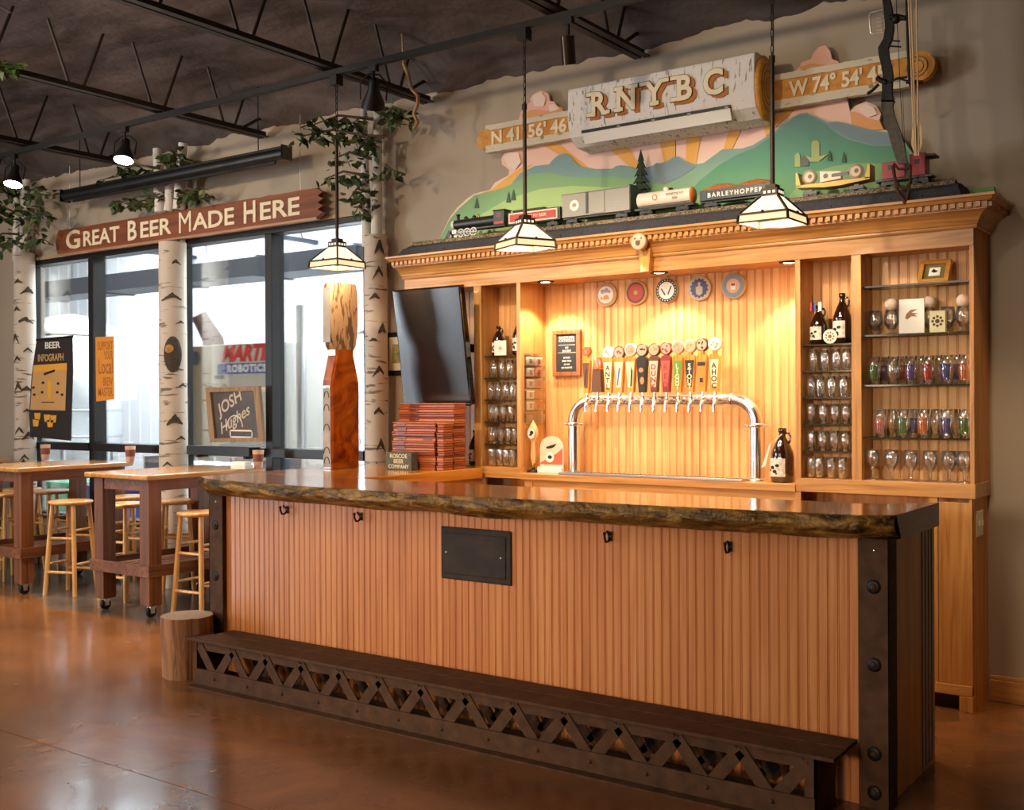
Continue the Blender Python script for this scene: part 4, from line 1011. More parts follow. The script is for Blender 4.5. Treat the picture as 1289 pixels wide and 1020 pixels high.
    MB().cone((x, y, z0-0.002), (x, y, z0+0.012), 0.010).build('ferrule', M['chrome'], t)
    MB().beam((x, y, z0+H_), (x, y, zc-rr+0.004), 0.03, 0.02).build('neck', bm, t)

# ------------------------------------------------------------------ service plaques
BY_ = 5.682
pm('plaque gold', 206, 170, 110); pm('plaque brown', 176, 130, 90); pm('navy ink', 44, 40, 96); pm('seal red', 176, 60, 44); pm('seal dark red', 110, 44, 36); pm('seal white', 236, 230, 222); pm('seal grey', 150, 150, 150); pm('seal lilac', 150, 140, 170); pm('seal blue grey', 120, 134, 150); pm('seal black', 40, 34, 34)
def plaque(x, z, label):
    t = thing('service_plaque', (x, BY_, z-0.073), label, 'plaque', 'round service plaques')
    MB().lathe([(0.0005, 0.006), (0.073, 0.006), (0.073, -0.004), (0.066, -0.010), (0.0005, -0.010)], (x, BY_, z), 36, axis='y', caps=False).build('rim', M['plaque gold'], t)
    return t
def ring(t, x, z, r0, r1, mat, d): MB().lathe([(r1, -d), (r0, -d)], (x, BY_, z), 36, axis='y', caps=False).build('ring', mat, t)
def face(t, x, z, r, mat, d, name='face'): return MB().disc((x, BY_-d, z), r, 32).build(name, mat, t)
xs = [-3.377, -3.173, -2.972, -2.764, -2.558]; z = 2.107
t = plaque(xs[0], z, 'round plaque with pale field and yellow eagle marks, leftmost of the five above the taps')
ring(t, xs[0], z, 0.044, 0.064, M['plaque brown'], 0.0105); f = face(t, xs[0], z, 0.052, M['disc white'], 0.0108)
mb = MB()
for dx, dz, r in ((-0.022, 0.02, 0.014), (0.004, 0.026, 0.015), (0.024, 0.018, 0.010)): mb.disc((xs[0]+dx, BY_-0.0112, z+dz), r, 9)
mb.build('flag_mark', M['seal lilac'], f)
MB().prism([(-0.02, -0.03), (0.026, -0.028), (0.018, -0.006), (0.0, 0.0), (-0.014, -0.01)], (xs[0], BY_-0.0113, z), (1,0,0), (0,0,1), (0, 0.0002, 0)).disc((xs[0]-0.03, BY_-0.0112, z-0.02), 0.009, 8).build('eagle_mark', M['handle orange'], f)
t = plaque(xs[1], z, 'round plaque with red field and gold globe, second of the five above the taps')
ring(t, xs[1], z, 0.046, 0.062, M['seal dark red'], 0.0105); f = face(t, xs[1], z, 0.050, M['seal red'], 0.0108)
MB().disc((xs[1], BY_-0.0112, z), 0.014, 12).build('globe', M['brass'], f)
t = plaque(xs[2], z, 'round plaque with black lettered ring and white field, middle one of the five')
ring(t, xs[2], z, 0.044, 0.068, M['seal black'], 0.0105); f = face(t, xs[2], z, 0.050, M['seal white'], 0.0108)
MB().prism([(-0.036, 0.010), (-0.030, 0.014), (-0.004, -0.022), (-0.012, -0.028)], (xs[2], BY_-0.0112, z), (1,0,0), (0,0,1), (0, 0.0002, 0)).prism([(0.036, 0.024), (0.028, 0.026), (0.006, -0.022), (0.014, -0.026)], (xs[2], BY_-0.0112, z), (1,0,0), (0,0,1), (0, 0.0002, 0)).build('wing_mark', M['seal black'], f)
mb = MB()
for k in range(22):
    a = k*2*PI/22; mb.disc((xs[2]+0.059*math.cos(a), BY_-0.0109, z+0.059*math.sin(a)), 0.0035, 6)
mb.build('ring_lettering', M['seal white'], f)
t = plaque(xs[3], z, 'round plaque with dark blue toothed ring and pale shield, fourth of the five')
ring(t, xs[3], z, 0.052, 0.068, M['disc grey'], 0.0105); f = face(t, xs[3], z, 0.056, M['navy ink'], 0.0108)
mb = MB()
for k in range(14):
    a = k*2*PI/14; mb.disc((xs[3]+0.056*math.cos(a), BY_-0.0111, z+0.056*math.sin(a)), 0.007, 7)
mb.prism([(-0.02, -0.03), (0.0, -0.044), (0.02, -0.03), (0.022, 0.006), (0.006, 0.012), (0.008, 0.034), (-0.008, 0.034), (-0.006, 0.012), (-0.022, 0.006)], (xs[3], BY_-0.0112, z), (1,0,0), (0,0,1), (0, 0.0002, 0)).build('shield_mark', M['disc grey'], f)
t = plaque(xs[4], z, 'round plaque with blue grey ring and small red striped shield, rightmost of the five')
ring(t, xs[4], z, 0.036, 0.066, M['seal blue grey'], 0.0105); f = face(t, xs[4], z, 0.040, M['disc tan'], 0.0108)
MB().prism([(-0.014, -0.022), (0.014, -0.022), (0.016, 0.018), (-0.016, 0.018)], (xs[4], BY_-0.0112, z), (1,0,0), (0,0,1), (0, 0.0002, 0)).build('shield_mark', M['seal white'], f)
MB().prism([(-0.012, -0.0), (0.012, -0.0), (0.013, 0.015), (-0.013, 0.015)], (xs[4], BY_-0.0115, z), (1,0,0), (0,0,1), (0, 0.0002, 0)).build('stripe_mark', M['ink red'], f)

# ------------------------------------------------------------------ chalkboard menu
cb = thing('chalkboard_menu', (-3.655, 5.68, 1.625), 'small framed chalkboard menu hanging left of the taps', 'sign')
x0, x1, z0, z1 = -3.757, -3.556, 1.625, 1.908
mb = MB(); b = 0.027
for q in ((x0, x1, z0, z0+b), (x0, x1, z1-b, z1), (x0, x0+b, z0+b, z1-b), (x1-b, x1, z0+b, z1-b)): mb.box(q[0], q[1], 5.662, 5.690, q[2], q[3])
mb.build('frame', wood('russet frame wood', srgb(120, 66, 34), srgb(164, 100, 58), 'z', 30), cb, bevel=0.003)
bd = MB().box(x0+b-0.002, x1-b+0.002, 5.672, 5.684, z0+b-0.002, z1-b+0.002).build('slate', plain('chalkboard slate', srgb(40, 38, 40), 0.8), cb)
mb = MB(); cx = (x0+x1)/2
for k, (s_, sz) in enumerate((('ROSCOE BEER', 0.0175), ('CATSKILLS', 0.024), ('', 0), ('ALE', 0.014), ('$16 PINT', 0.016), ('', 0), ('$5 BEER', 0.014), ('BEER TRIO', 0.014), ('$6 ALE', 0.014), ('$15 FLIGHTS', 0.014))):
    if s_: mb.text(s_, (cx, 5.6715, z1-b-0.024-0.0205*k), (1,0,0), (0,0,1), sz, 0.0003, bold=0.0003)
mb.box(cx-0.06, cx+0.06, 5.6712, 5.6716, 1.815, 1.8175).box(cx-0.066, cx+0.066, 5.6712, 5.6716, 1.768, 1.770)
mb.build('chalk_writing', plain('chalk', srgb(226, 216, 200), 0.9), bd)

# ------------------------------------------------------------------ clear leaflet rack on the partition
PX = -3.827
rk = thing('leaflet_rack', (PX, 5.56, 1.33), 'clear acrylic leaflet rack of cards on the oak partition left of the chalkboard', 'rack')
M['acrylic'] = glassy('clear acrylic', (0.995, 0.99, 0.98, 1), 0.01)
MB().box(PX, PX+0.004, 5.46, 5.66, 1.335, 1.765).build('back_sheet', M['acrylic'], rk)
cols = ['paper', 'paper', 'paper', 'handle orange', 'handle orange', 'disc pink']
for k in range(6):
    z = 1.690-0.068*k
    MB().box(PX+0.004, PX+0.016, 5.46, 5.66, z-0.006, z).box(PX+0.014, PX+0.016, 5.46, 5.66, z, z+0.045).build('pocket', M['acrylic'], rk)
    for j, (ya, yb) in enumerate(((5.475, 5.555), (5.565, 5.645))):
        if k == 5: continue
        cm = M['paper'] if (j == 0 or k == 0) else M[('paper', 'disc pink', 'disc pink', 'handle orange', 'handle orange')[k]]
        c = thing('business_card', (PX+0.009, (ya+yb)/2, z), '%s card in the %s pocket from the top of the leaflet rack' % (('front', 'back')[j], ORD[k]), 'card', 'cards in the leaflet rack')
        MB().box(PX+0.008, PX+0.010, ya, yb, z+0.001, z+0.052).build('sheet', cm, c)
        MB().box(PX+0.0102, PX+0.0105, ya+0.03, ya+0.06, z+0.012, z+0.04).build('picture', M['plaque brown'] if j == 0 else M['disc orange'], c)
# ------------------------------------------------------------------ small tap handle on a stand and arched sign on the ledge
xa = aty(671.5, 592, 5.50).x
t = thing('display_tap', (xa, 5.50, 1.0405), 'pale wooden display tap with oval badge on a round black foot', 'tap handle')
MB().lathe([(0.038, 0), (0.038, 0.010), (0.012, 0.016), (0.010, 0.03)], (xa, 5.50, 1.0405), 20).build('foot', M['black_steel'], t)
MB().lathe([(0.012, 0), (0.018, 0.012), (0.010, 0.03)], (xa, 5.50, 1.07), 14).build('ferrule', M['brass'], t)
MB().lathe([(0.013, 0), (0.020, 0.05), (0.014, 0.12), (0.022, 0.145), (0.036, 0.175), (0.034, 0.205), (0.018, 0.235), (0.006, 0.25), (0.0005, 0.262)], (xa, 5.50, 1.097), 18, sy=0.6).build('handle', wood('pale handle wood', srgb(210, 150, 90), srgb(240, 200, 140), 'z', 40), t)
b = MB().disc((xa, 5.476, 1.278), 0.027, 20, ry=0.034).build('badge', M['disc white'], t)
MB().disc((xa+0.004, 5.4757, 1.282), 0.014, 9, ry=0.012).disc((xa-0.004, 5.4756, 1.268), 0.012, 7, ry=0.006).build('badge_print', M['ink dark'], b)
xa0, xa1 = aty(678, 580, 5.50).x, aty(707, 580, 5.50).x; cx = (xa0+xa1)/2; w = (xa1-xa0)/2
t = thing('arched_sign', (cx, 5.5, 1.0405), 'arched pink and red sign with a duck on a white base beside the display tap', 'sign')
poly = [(-w, 0.0), (w, 0.0), (w, 0.15)]+[(w*math.cos(a), 0.15+w*0.85*math.sin(a)) for a in [k*PI/12 for k in range(1, 12)]]+[(-w, 0.15)]
MB().prism(poly, (cx, 5.515, 1.04), (1,0,0), (0,0,1), (0, 0.012, 0)).build('arch_panel', pm('sign pale pink', 240, 200, 170), t)
MB().prism([(-w*0.96, 0.05), (w*0.96, 0.05), (w*0.96, 0.15), (w*0.5, 0.12), (0.0, 0.10), (-w*0.96, 0.06)], (cx, 5.5145, 1.04), (1,0,0), (0,0,1), (0, 0.0005, 0)).build('red_field', pm('sign coral red', 216, 96, 70), t)
MB().prism([(-0.04, 0.155), (-0.01, 0.165), (0.04, 0.178), (0.02, 0.155), (0.0, 0.148), (-0.03, 0.145)], (cx, 5.514, 1.04), (1,0,0), (0,0,1), (0, 0.0005, 0)).build('duck', M['ink dark'], t)
MB().disc((cx-0.012, 5.5135, 1.135), 0.032, 20).build('round_mark', M['disc white'], t)
MB().disc((cx-0.010, 5.513, 1.135), 0.016, 8, ry=0.012).build('mark_print', M['ink dark'], t)
MB().box(cx-w-0.004, cx+w+0.004, 5.49, 5.512, 1.0405, 1.075).build('base', M['white'], t, bevel=0.003)
# tap handle mounted on the frieze
xa = aty(814, 320, 5.39).x
t = thing('frieze_tap', (xa, 5.36, 2.2), 'oak tap handle with a moose badge fixed on the front of the frieze', 'tap handle')
MB().prism([(-0.026, 0), (0.026, 0), (0.036, 0.13), (-0.036, 0.13)], (xa, 5.365, 2.185), (1,0,0), (0,0,1), (0, 0.045, 0)).build('paddle', amber, t, bevel=0.004)
MB().lathe([(0.0005, 0.014), (0.046, 0.014), (0.046, -0.014), (0.04, -0.016), (0.0005, -0.016)], (xa-0.006, 5.32, 2.345), 28, axis='y', caps=False).build('badge_rim', M['disc tan'], t)
MB().beam((xa-0.004, 5.335, 2.345), (xa, 5.385, 2.30), 0.03, 0.03).build('bracket', amber, t)
mb = MB()
for dx, dz, r in ((-0.02, 0.018, 0.006), (0.02, 0.018, 0.006), (-0.012, 0.004, 0.004), (0.010, 0.004, 0.004), (-0.002, -0.008, 0.007)): mb.disc((xa-0.006+dx, 5.3035, 2.345+dz), r, 8)
mb.disc((xa-0.008, 5.3037, 2.337), 0.016, 10)
mb.build('badge_print', M['rim brown'], t)
# ================================================================== ON TOP OF THE CABINET
BT = 2.412           # top of the crown
bed = thing('railway_bed', (-3.0, 5.5, BT), 'black railway embankment with speckled ballast along the crown top', 'railway bed')
M['asphalt'] = plain('black embankment board', srgb(52, 50, 54), 0.85, var=0.2, vscale=60, bump=0.3, bscale=120)
def ballast_mat():
    m, nt, b = new_mat('speckled ballast'); N = nt.nodes; L = nt.links
    tc = N.new('ShaderNodeTexCoord'); v = N.new('ShaderNodeTexVoronoi'); v.inputs['Scale'].default_value = 160
    L.new(tc.outputs['Object'], v.inputs['Vector'])
    r = N.new('ShaderNodeValToRGB'); e = r.color_ramp.elements; e[0].color = srgb(40, 34, 28); e[1].color = srgb(150, 128, 98)
    sx = N.new('ShaderNodeSeparateColor'); L.new(v.outputs['Color'], sx.inputs[0]); L.new(sx.outputs[0], r.inputs['Fac'])
    L.new(r.outputs['Color'], b.inputs['Base Color']); b.inputs['Roughness'].default_value = 0.9
    return m
M['ballast'] = ballast_mat()
BX0, BX1 = -4.74, -1.27; BZ = 2.492
prof = [(5.335, BT), (5.335, BT+0.044), (5.348, BT+0.046), (5.384, BZ-0.012), (5.41, BZ-0.008), (5.56, BZ-0.008), (5.60, BT)]
vs = []; fs = []
for i, x in enumerate((BX0, BX1)):
    for k, (y, z) in enumerate(prof):
        xx = x + ((0.10 if i == 0 else -0.03)*min(1, (z-BT)/0.08))
        vs.append((xx, y, z))
n = len(prof)
for k in range(n-1): fs.append((k, n+k, n+k+1, k+1))
fs.append(tuple(range(n))); fs.append(tuple(reversed(range(n, 2*n))))
mb = MB().add(vs, fs)
for k in range(24): mb.cone((BX0+0.1+k*0.145, 5.3365, BT+0.018), (BX0+0.1+k*0.145, 5.331, BT+0.018), 0.005, n=8)
mb.build('embankment', M['asphalt'], bed)
vs = []; fs = []; nx = 260; ny = 8
for i in range(nx+1):
    for j in range(ny+1):
        x = BX0+0.09 + (BX1-BX0-0.13)*i/nx; y = (5.381, 5.385, 5.390, 5.398, 5.43, 5.46, 5.49, 5.53, 5.56)[j]
        vs.append((x, y, BZ+(-0.014, 0.001, 0.008, 0.011, 0.003, 0.003, 0.003, 0.003, -0.006)[j] + 0.004*noise.noise((x*60, y*60, 0))))
for i in range(nx):
    for j in range(ny): a = i*(ny+1)+j; fs.append((a, a+ny+1, a+ny+2, a+1))
tag(MB().add(vs, fs, 0, True).build('ballast', M['ballast'], bed), kind='stuff')
RZ = BZ+0.016
mb = MB()
for y in (5.445, 5.490):
    pm_ = 'engine black'
    if pm_ not in M: M[pm_] = plain(pm_, srgb(34, 32, 32), 0.35)
    mb.box(BX0+0.14, BX1-0.06, y-0.002, y+0.002, BZ+0.002, RZ)
mb.build('rails', M['engine black'], bed)
mb = MB()
for k in range(130): mb.box(BX0+0.15+k*0.0252, BX0+0.162+k*0.0252, 5.432, 5.503, BZ, BZ+0.008)
mb.build('sleepers', M['dark_wood'], bed)

# ------------------------------------------------------------------ trains (centre line y = 5.4675)
YC = 5.4675
pm('engine black', 34, 32, 32, rough=0.35); pm('engine silver', 200, 196, 186, rough=0.3); pm('train red', 178, 44, 34); pm('train cream', 226, 200, 160); pm('boxcar grey', 150, 142, 128); pm('boxcar dark', 40, 38, 38)
pm('tank cream', 226, 206, 188); pm('tank orange', 206, 112, 40); pm('hopper grey', 58, 66, 70); pm('car yellow', 214, 164, 44); pm('caboose red', 160, 36, 44)
M['barley'] = plain('heaped barley load', srgb(170, 104, 56), 0.9, var=0.4, vscale=120, bump=0.8, bscale=200)
def wheels(t, xs, r=0.014, mat='boxcar dark'):
    for x in xs:
        MB().lathe([(r, -0.004), (r*1.15, -0.004), (r*1.15, -0.002), (r, 0.003)], (x, YC-0.024, RZ+r), 14, axis='y').lathe([(r, -0.003), (r, 0.004)], (x, YC+0.024, RZ+r), 14, axis='y').cone((x, YC-0.024, RZ+r), (x, YC+0.024, RZ+r), 0.003, n=6).build('wheel_set', M[mat], t)
def bogie(t, x):
    MB().box(x-0.036, x+0.036, YC-0.034, YC-0.026, RZ+0.010, RZ+0.024).box(x-0.012, x+0.012, YC-0.03, YC+0.03, RZ+0.016, RZ+0.034).build('bogie_frame', M['boxcar dark'], t)
    wheels(t, (x-0.024, x+0.024))
# locomotive
def tx(u): return aty(u, 280, YC-0.03).x
xl, xr = tx(562), tx(636)
e = thing('toy_locomotive', ((xl+xr)/2, YC, RZ), 'black toy steam locomotive with silver wheel rims at the left end', 'toy train')
MB().cone((xl+0.05, YC, RZ+0.085), (xr-0.075, YC, RZ+0.085), 0.030, 0.034, 18).build('boiler', M['engine black'], e)
MB().cone((xl+0.035, YC, RZ+0.085), (xl+0.052, YC, RZ+0.085), 0.031, n=18).ball((xl+0.035, YC, RZ+0.085), 0.014).build('smokebox_front', M['engine silver'], e)
MB().lathe([(0.010, 0), (0.010, 0.03), (0.014, 0.034), (0.014, 0.04)], (xl+0.072, YC, RZ+0.11), 12).build('chimney', M['engine black'], e)
for x in (xl+0.135, xl+0.20): MB().lathe([(0.014, 0), (0.014, 0.012), (0.0005, 0.024)], (x, YC, RZ+0.112), 12).build('steam_dome', M['engine black'], e)
MB().lathe([(0.006, 0), (0.008, 0.012), (0.0005, 0.024)], (xl+0.235, YC, RZ+0.115), 10).build('bell', M['brass'], e)
c = MB().box(xr-0.085, xr-0.005, YC-0.038, YC+0.038, RZ+0.048, RZ+0.135).box(xr-0.092, xr+0.002, YC-0.043, YC+0.043, RZ+0.135, RZ+0.141).build('cab', M['engine black'], e, bevel=0.002)
MB().box(xr-0.062, xr-0.028, YC-0.0385, YC-0.0375, RZ+0.092, RZ+0.122).build('cab_window', M['rim brown'], c)
MB().box(xr-0.078, xr-0.010, YC-0.0388, YC-0.0378, RZ+0.056, RZ+0.068).build('red_stripe', M['train red'], c)
MB().box(xl+0.01, xr-0.005, YC-0.030, YC+0.030, RZ+0.040, RZ+0.050).build('running_board', M['engine black'], e)
MB().box(xl+0.055, xl+0.09, YC-0.044, YC-0.030, RZ+0.022, RZ+0.048).cone((xl+0.08, YC-0.036, RZ+0.034), (xl+0.24, YC-0.036, RZ+0.022), 0.003, n=6).build('cylinder_and_rod', M['engine silver'], e)
MB().prism([(xl-0.015, 0), (xl+0.03, 0), (xl+0.03, 0.035), (xl+0.01, 0.035)], (0, YC-0.03, RZ+0.006), (1,0,0), (0,0,1), (0, 0.06, 0)).build('cowcatcher', M['engine black'], e)
for x in (xl+0.115, xl+0.165, xl+0.215):
    MB().lathe([(0.026, -0.003), (0.026, 0.003)], (x, YC-0.026, RZ+0.027), 20, axis='y').build('drive_wheel', M['engine black'], e)
    mb = MB().lathe([(0.0265, -0.0045), (0.021, -0.0045)], (x, YC-0.026, RZ+0.027), 20, axis='y', caps=False).disc((x, YC-0.031, RZ+0.027), 0.006, 10)
    for k in range(6): mb.beam((x, YC-0.0302, RZ+0.027), (x+0.022*math.cos(k*PI/3), YC-0.0302, RZ+0.027+0.022*math.sin(k*PI/3)), 0.0025, 0.001, up=(0,1,0))
    mb.build('wheel_rim', M['engine silver'], e)
wheels(e, (xl+0.025, xl+0.07), 0.012, 'engine silver')
# tender
xl, xr = tx(640), tx(706)
t = thing('toy_tender', ((xl+xr)/2, YC, RZ), 'red panelled toy coal tender behind the locomotive', 'toy train')
b = MB().box(xl, xr, YC-0.038, YC+0.038, RZ+0.036, RZ+0.112).build('tender_body', M['engine black'], t, bevel=0.002)
MB().box(xl+0.008, xr-0.02, YC-0.0388, YC-0.0378, RZ+0.044, RZ+0.106).build('cream_panel', M['train cream'], b)
MB().box(xl+0.016, xr-0.028, YC-0.0394, YC-0.0386, RZ+0.052, RZ+0.098).build('red_panel', M['train red'], b)
MB().text('ROSCOE NY BEER', ((xl+xr)/2-0.006, YC-0.0395, RZ+0.068), (1,0,0), (0,0,1), 0.026, 0.0002, spacing=0.95).build('lettering', M['train cream'], b)
MB().box(xl+0.03, xr-0.12, YC-0.03, YC+0.03, RZ+0.112, RZ+0.125).build('coal_bunker', M['engine black'], t, bevel=0.004)
bogie(t, xl+0.06); bogie(t, xr-0.06)
# boxcar
xl, xr = tx(709), tx(794)
t = thing('toy_boxcar', ((xl+xr)/2, YC, RZ), 'grey toy boxcar with white round mark and dark end', 'toy train')
b = MB().box(xl, xr, YC-0.042, YC+0.042, RZ+0.040, RZ+0.172).box(xl-0.004, xr+0.004, YC-0.045, YC+0.045, RZ+0.172, RZ+0.177).build('car_body', M['boxcar grey'], t, bevel=0.002)
MB().box(xr-0.002, xr+0.006, YC-0.043, YC+0.043, RZ+0.04, RZ+0.186).build('dark_end', M['boxcar dark'], t)
MB().box(xl+0.165, xl+0.180, YC-0.045, YC-0.041, RZ+0.05, RZ+0.172).build('door_post', M['boxcar dark'], t)
d = MB().box(xl+0.20, xl+0.29, YC-0.046, YC-0.041, RZ+0.044, RZ+0.168).build('sliding_door', M['boxcar grey'], b, bevel=0.001)
mb = MB().disc((xl+0.085, YC-0.0425, RZ+0.105), 0.032, 20)
mb.build('round_mark', M['disc white'], b)
MB().disc((xl+0.085, YC-0.0428, RZ+0.107), 0.016, 8, ry=0.012).build('mark_print', M['boxcar grey'], b)
mb = MB()
for k in range(3): mb.box(xl+0.31, xl+0.40, YC-0.0426, YC-0.0421, RZ+0.075+0.02*k, RZ+0.080+0.02*k)
mb.build('small_lettering', M['seal grey'], b)
MB().box(xl, xr, YC-0.03, YC+0.03, RZ+0.03, RZ+0.040).build('underframe', M['boxcar dark'], t)
bogie(t, xl+0.06); bogie(t, xr-0.06)
# tank car
xl, xr = tx(803), tx(869)
t = thing('toy_tank_car', ((xl+xr)/2, YC, RZ), 'cream toy tank car with orange end and round badge', 'toy train')
b = MB().cone((xl, YC, RZ+0.088), (xr, YC, RZ+0.088), 0.044, n=24).ball((xl, YC, RZ+0.088), 0.0438, sx=0.25).build('tank', M['tank cream'], t)
MB().lathe([(0.0445, 0), (0.0445, 0.004), (0.03, 0.012), (0.0005, 0.016)], (xr, YC, RZ+0.088), 24, axis='x').build('orange_end', M['tank orange'], t)
MB().lathe([(0.016, 0), (0.016, 0.018), (0.010, 0.024), (0.0005, 0.026)], ((xl+xr)/2, YC, RZ+0.127), 14).build('dome', M['tank cream'], t)
MB().lathe([(0.012, 0), (0.012, 0.016), (0.0005, 0.018)], ((xl+xr)/2+0.03, YC, RZ+0.126), 12).build('valve', M['engine black'], t)
mb = MB().disc((xl+0.115, YC-0.0452, RZ+0.092), 0.017, 16); mb.build('round_badge', M['tank orange'], b)
MB().disc((xl+0.115, YC-0.0455, RZ+0.092), 0.010, 12).build('badge_middle', M['disc white'], b)
MB().text('ROSCOE NY', ((xl+xr)/2+0.075, YC-0.0448, RZ+0.094), (1,0,0), (0,0,1), 0.019, 0.0004, bold=0.0005).text('BEER', ((xl+xr)/2+0.075, YC-0.0446, RZ+0.074), (1,0,0), (0,0,1), 0.016, 0.0004, bold=0.0004).build('lettering', M['boxcar grey'], b)
MB().box(xl-0.02, xr+0.02, YC-0.03, YC+0.03, RZ+0.030, RZ+0.042).box(xl, xr, YC-0.041, YC-0.038, RZ+0.05, RZ+0.053).build('underframe', M['boxcar dark'], t)
bogie(t, xl+0.05); bogie(t, xr-0.05)
# barley hopper
xl, xr = tx(882), tx(972)
t = thing('toy_hopper_car', ((xl+xr)/2, YC, RZ), 'slate grey toy hopper car lettered in white and heaped with barley', 'toy train')
b = MB().box(xl, xr, YC-0.042, YC+0.042, RZ+0.040, RZ+0.095).build('car_body', M['hopper grey'], t, bevel=0.002)
mb = MB()
for k in range(14): mb.box(xl+0.01+k*(xr-xl-0.02)/13.5, xl+0.013+k*(xr-xl-0.02)/13.5, YC-0.044, YC-0.041, RZ+0.042, RZ+0.094)
mb.build('ribs', M['hopper grey'], b)
MB().text('BARLEYHOPPER', ((xl+xr)/2, YC-0.0445, RZ+0.055), (1,0,0), (0,0,1), 0.034, 0.0004, bold=0.0008, spacing=1.38).build('lettering', M['disc white'], b)
vs = []; fs = []; nx, ny = 44, 8
for i in range(nx+1):
    for j in range(ny+1):
        x = xl+0.01+(xr-xl-0.02)*i/nx; f = math.sin(PI*j/ny)
        vs.append((x, YC-0.039+0.078*j/ny, RZ+0.090+f*(0.020+0.020*abs(math.sin(2*PI*i/nx)) + 0.006*noise.noise((x*50, j, 0)))))
for i in range(nx):
    for j in range(ny): a = i*(ny+1)+j; fs.append((a, a+ny+1, a+ny+2, a+1))
tag(MB().add(vs, fs, 0, True).build('barley_load', M['barley'], t), kind='stuff')
MB().box(xl, xr, YC-0.028, YC+0.028, RZ+0.03, RZ+0.040).build('underframe', M['boxcar dark'], t)
bogie(t, xl+0.06); bogie(t, xr-0.06)
# yellow flat car with a giant tap handle load
xl, xr = tx(1003), tx(1096)
t = thing('toy_flat_car', ((xl+xr)/2, YC, RZ), 'yellow toy flat car carrying a tap handle between two round discs', 'toy train')
b = MB().prism([(0, 0.05), (0.15, 0.036), (xr-xl-0.15, 0.036), (xr-xl, 0.05), (xr-xl, 0.060), (xr-xl-0.15, 0.060), (0.15, 0.060), (0, 0.060)], (xl, YC-0.042, RZ), (1,0,0), (0,0,1), (0, 0.084, 0)).build('deck', M['car yellow'], t)
for a, s_ in ((xl, 1), (xr, -1)):
    MB().prism([(0, 0.055), (0.026*s_, 0.055), (0.010*s_, 0.125), (0, 0.125)], (a, YC-0.042, RZ), (1,0,0), (0,0,1), (0, 0.084, 0)).build('end_wall', M['car yellow'], t)
for a in (xl+0.065, xr-0.075):
    dd = MB().lathe([(0.0005, 0.005), (0.038, 0.005), (0.038, -0.005), (0.0005, -0.005)], (a, YC-0.02, RZ+0.100), 24, axis='y', caps=False).build('disc', M['disc grey'], t)
    MB().disc((a, YC-0.0256, RZ+0.100), 0.026, 14).build('disc_print', M['disc tan'], dd); MB().disc((a+0.004, YC-0.0260, RZ+0.102), 0.012, 7).build('disc_mark', M['ink dark'], dd)
hl = MB().prism([(0.12, 0.066), (xr-xl-0.15, 0.074), (xr-xl-0.15, 0.110), (0.12, 0.122)], (xl, YC-0.024, RZ), (1,0,0), (0,0,1), (0, 0.03, 0)).build('handle_load', M['handle pink'], t, bevel=0.004)
MB().box(xl+0.18, xl+0.27, YC-0.025, YC-0.0243, RZ+0.085, RZ+0.103).disc((xl+0.15, YC-0.0248, RZ+0.095), 0.013, 12).build('load_lettering', M['ink dark'], hl)
bogie(t, xl+0.07); bogie(t, xr-0.07)
# red caboose
xl, xr = tx(1106), tx(1171)
t = thing('toy_caboose', ((xl+xr)/2, YC, RZ), 'dark red toy caboose at the right end behind the bow', 'toy train')
b = MB().box(xl+0.02, xl+0.13, YC-0.040, YC+0.040, RZ+0.040, RZ+0.120).box(xl+0.15, xl+0.225, YC-0.040, YC+0.040, RZ+0.040, RZ+0.145).build('body', M['caboose red'], t, bevel=0.002)
MB().box(xl+0.05, xl+0.075, YC-0.0405, YC-0.0395, RZ+0.08, RZ+0.105).box(xl+0.175, xl+0.20, YC-0.0405, YC-0.0395, RZ+0.095, RZ+0.118).build('windows', M['engine black'], b)
MB().box(xl-0.015, xr+0.01, YC-0.036, YC+0.036, RZ+0.030, RZ+0.040).box(xl+0.13, xl+0.15, YC-0.036, YC+0.036, RZ+0.04, RZ+0.10).box(xl+0.225, xl+0.27, YC-0.045, YC+0.045, RZ+0.125, RZ+0.135).build('underframe', M['boxcar dark'], t)
bogie(t, xl+0.05); bogie(t, xl+0.20)

# ------------------------------------------------------------------ painted plywood backdrop (a cut-out panel with thickness)
MY = 5.665
def pw(pts, y=MY): return [(aty(u, v, y).x, aty(u, v, y).z) for u, v in pts]
mur = thing('painted_backdrop', (-2.9, MY, BT), 'plywood cut-out landscape painted with hills, clouds and sun rays above the cabinet', 'backdrop')
pm('mural pink', 246, 208, 190, rough=0.7); pm('mural ray', 240, 178, 90, rough=0.7); pm('mural cloud orange', 236, 168, 110, rough=0.7); pm('mural cloud light', 246, 220, 206, rough=0.7)
pm('mural far blue', 132, 166, 152, rough=0.7); pm('mural blue', 128, 148, 156, rough=0.7); pm('mural green', 136, 174, 122, rough=0.7); pm('mural light green', 172, 198, 128, rough=0.7); pm('mural dark green', 96, 148, 112, rough=0.7); pm('mural silo', 170, 180, 120, rough=0.7); pm('mural barn', 104, 104, 100, rough=0.7); pm('mural outline', 70, 92, 70, rough=0.7)
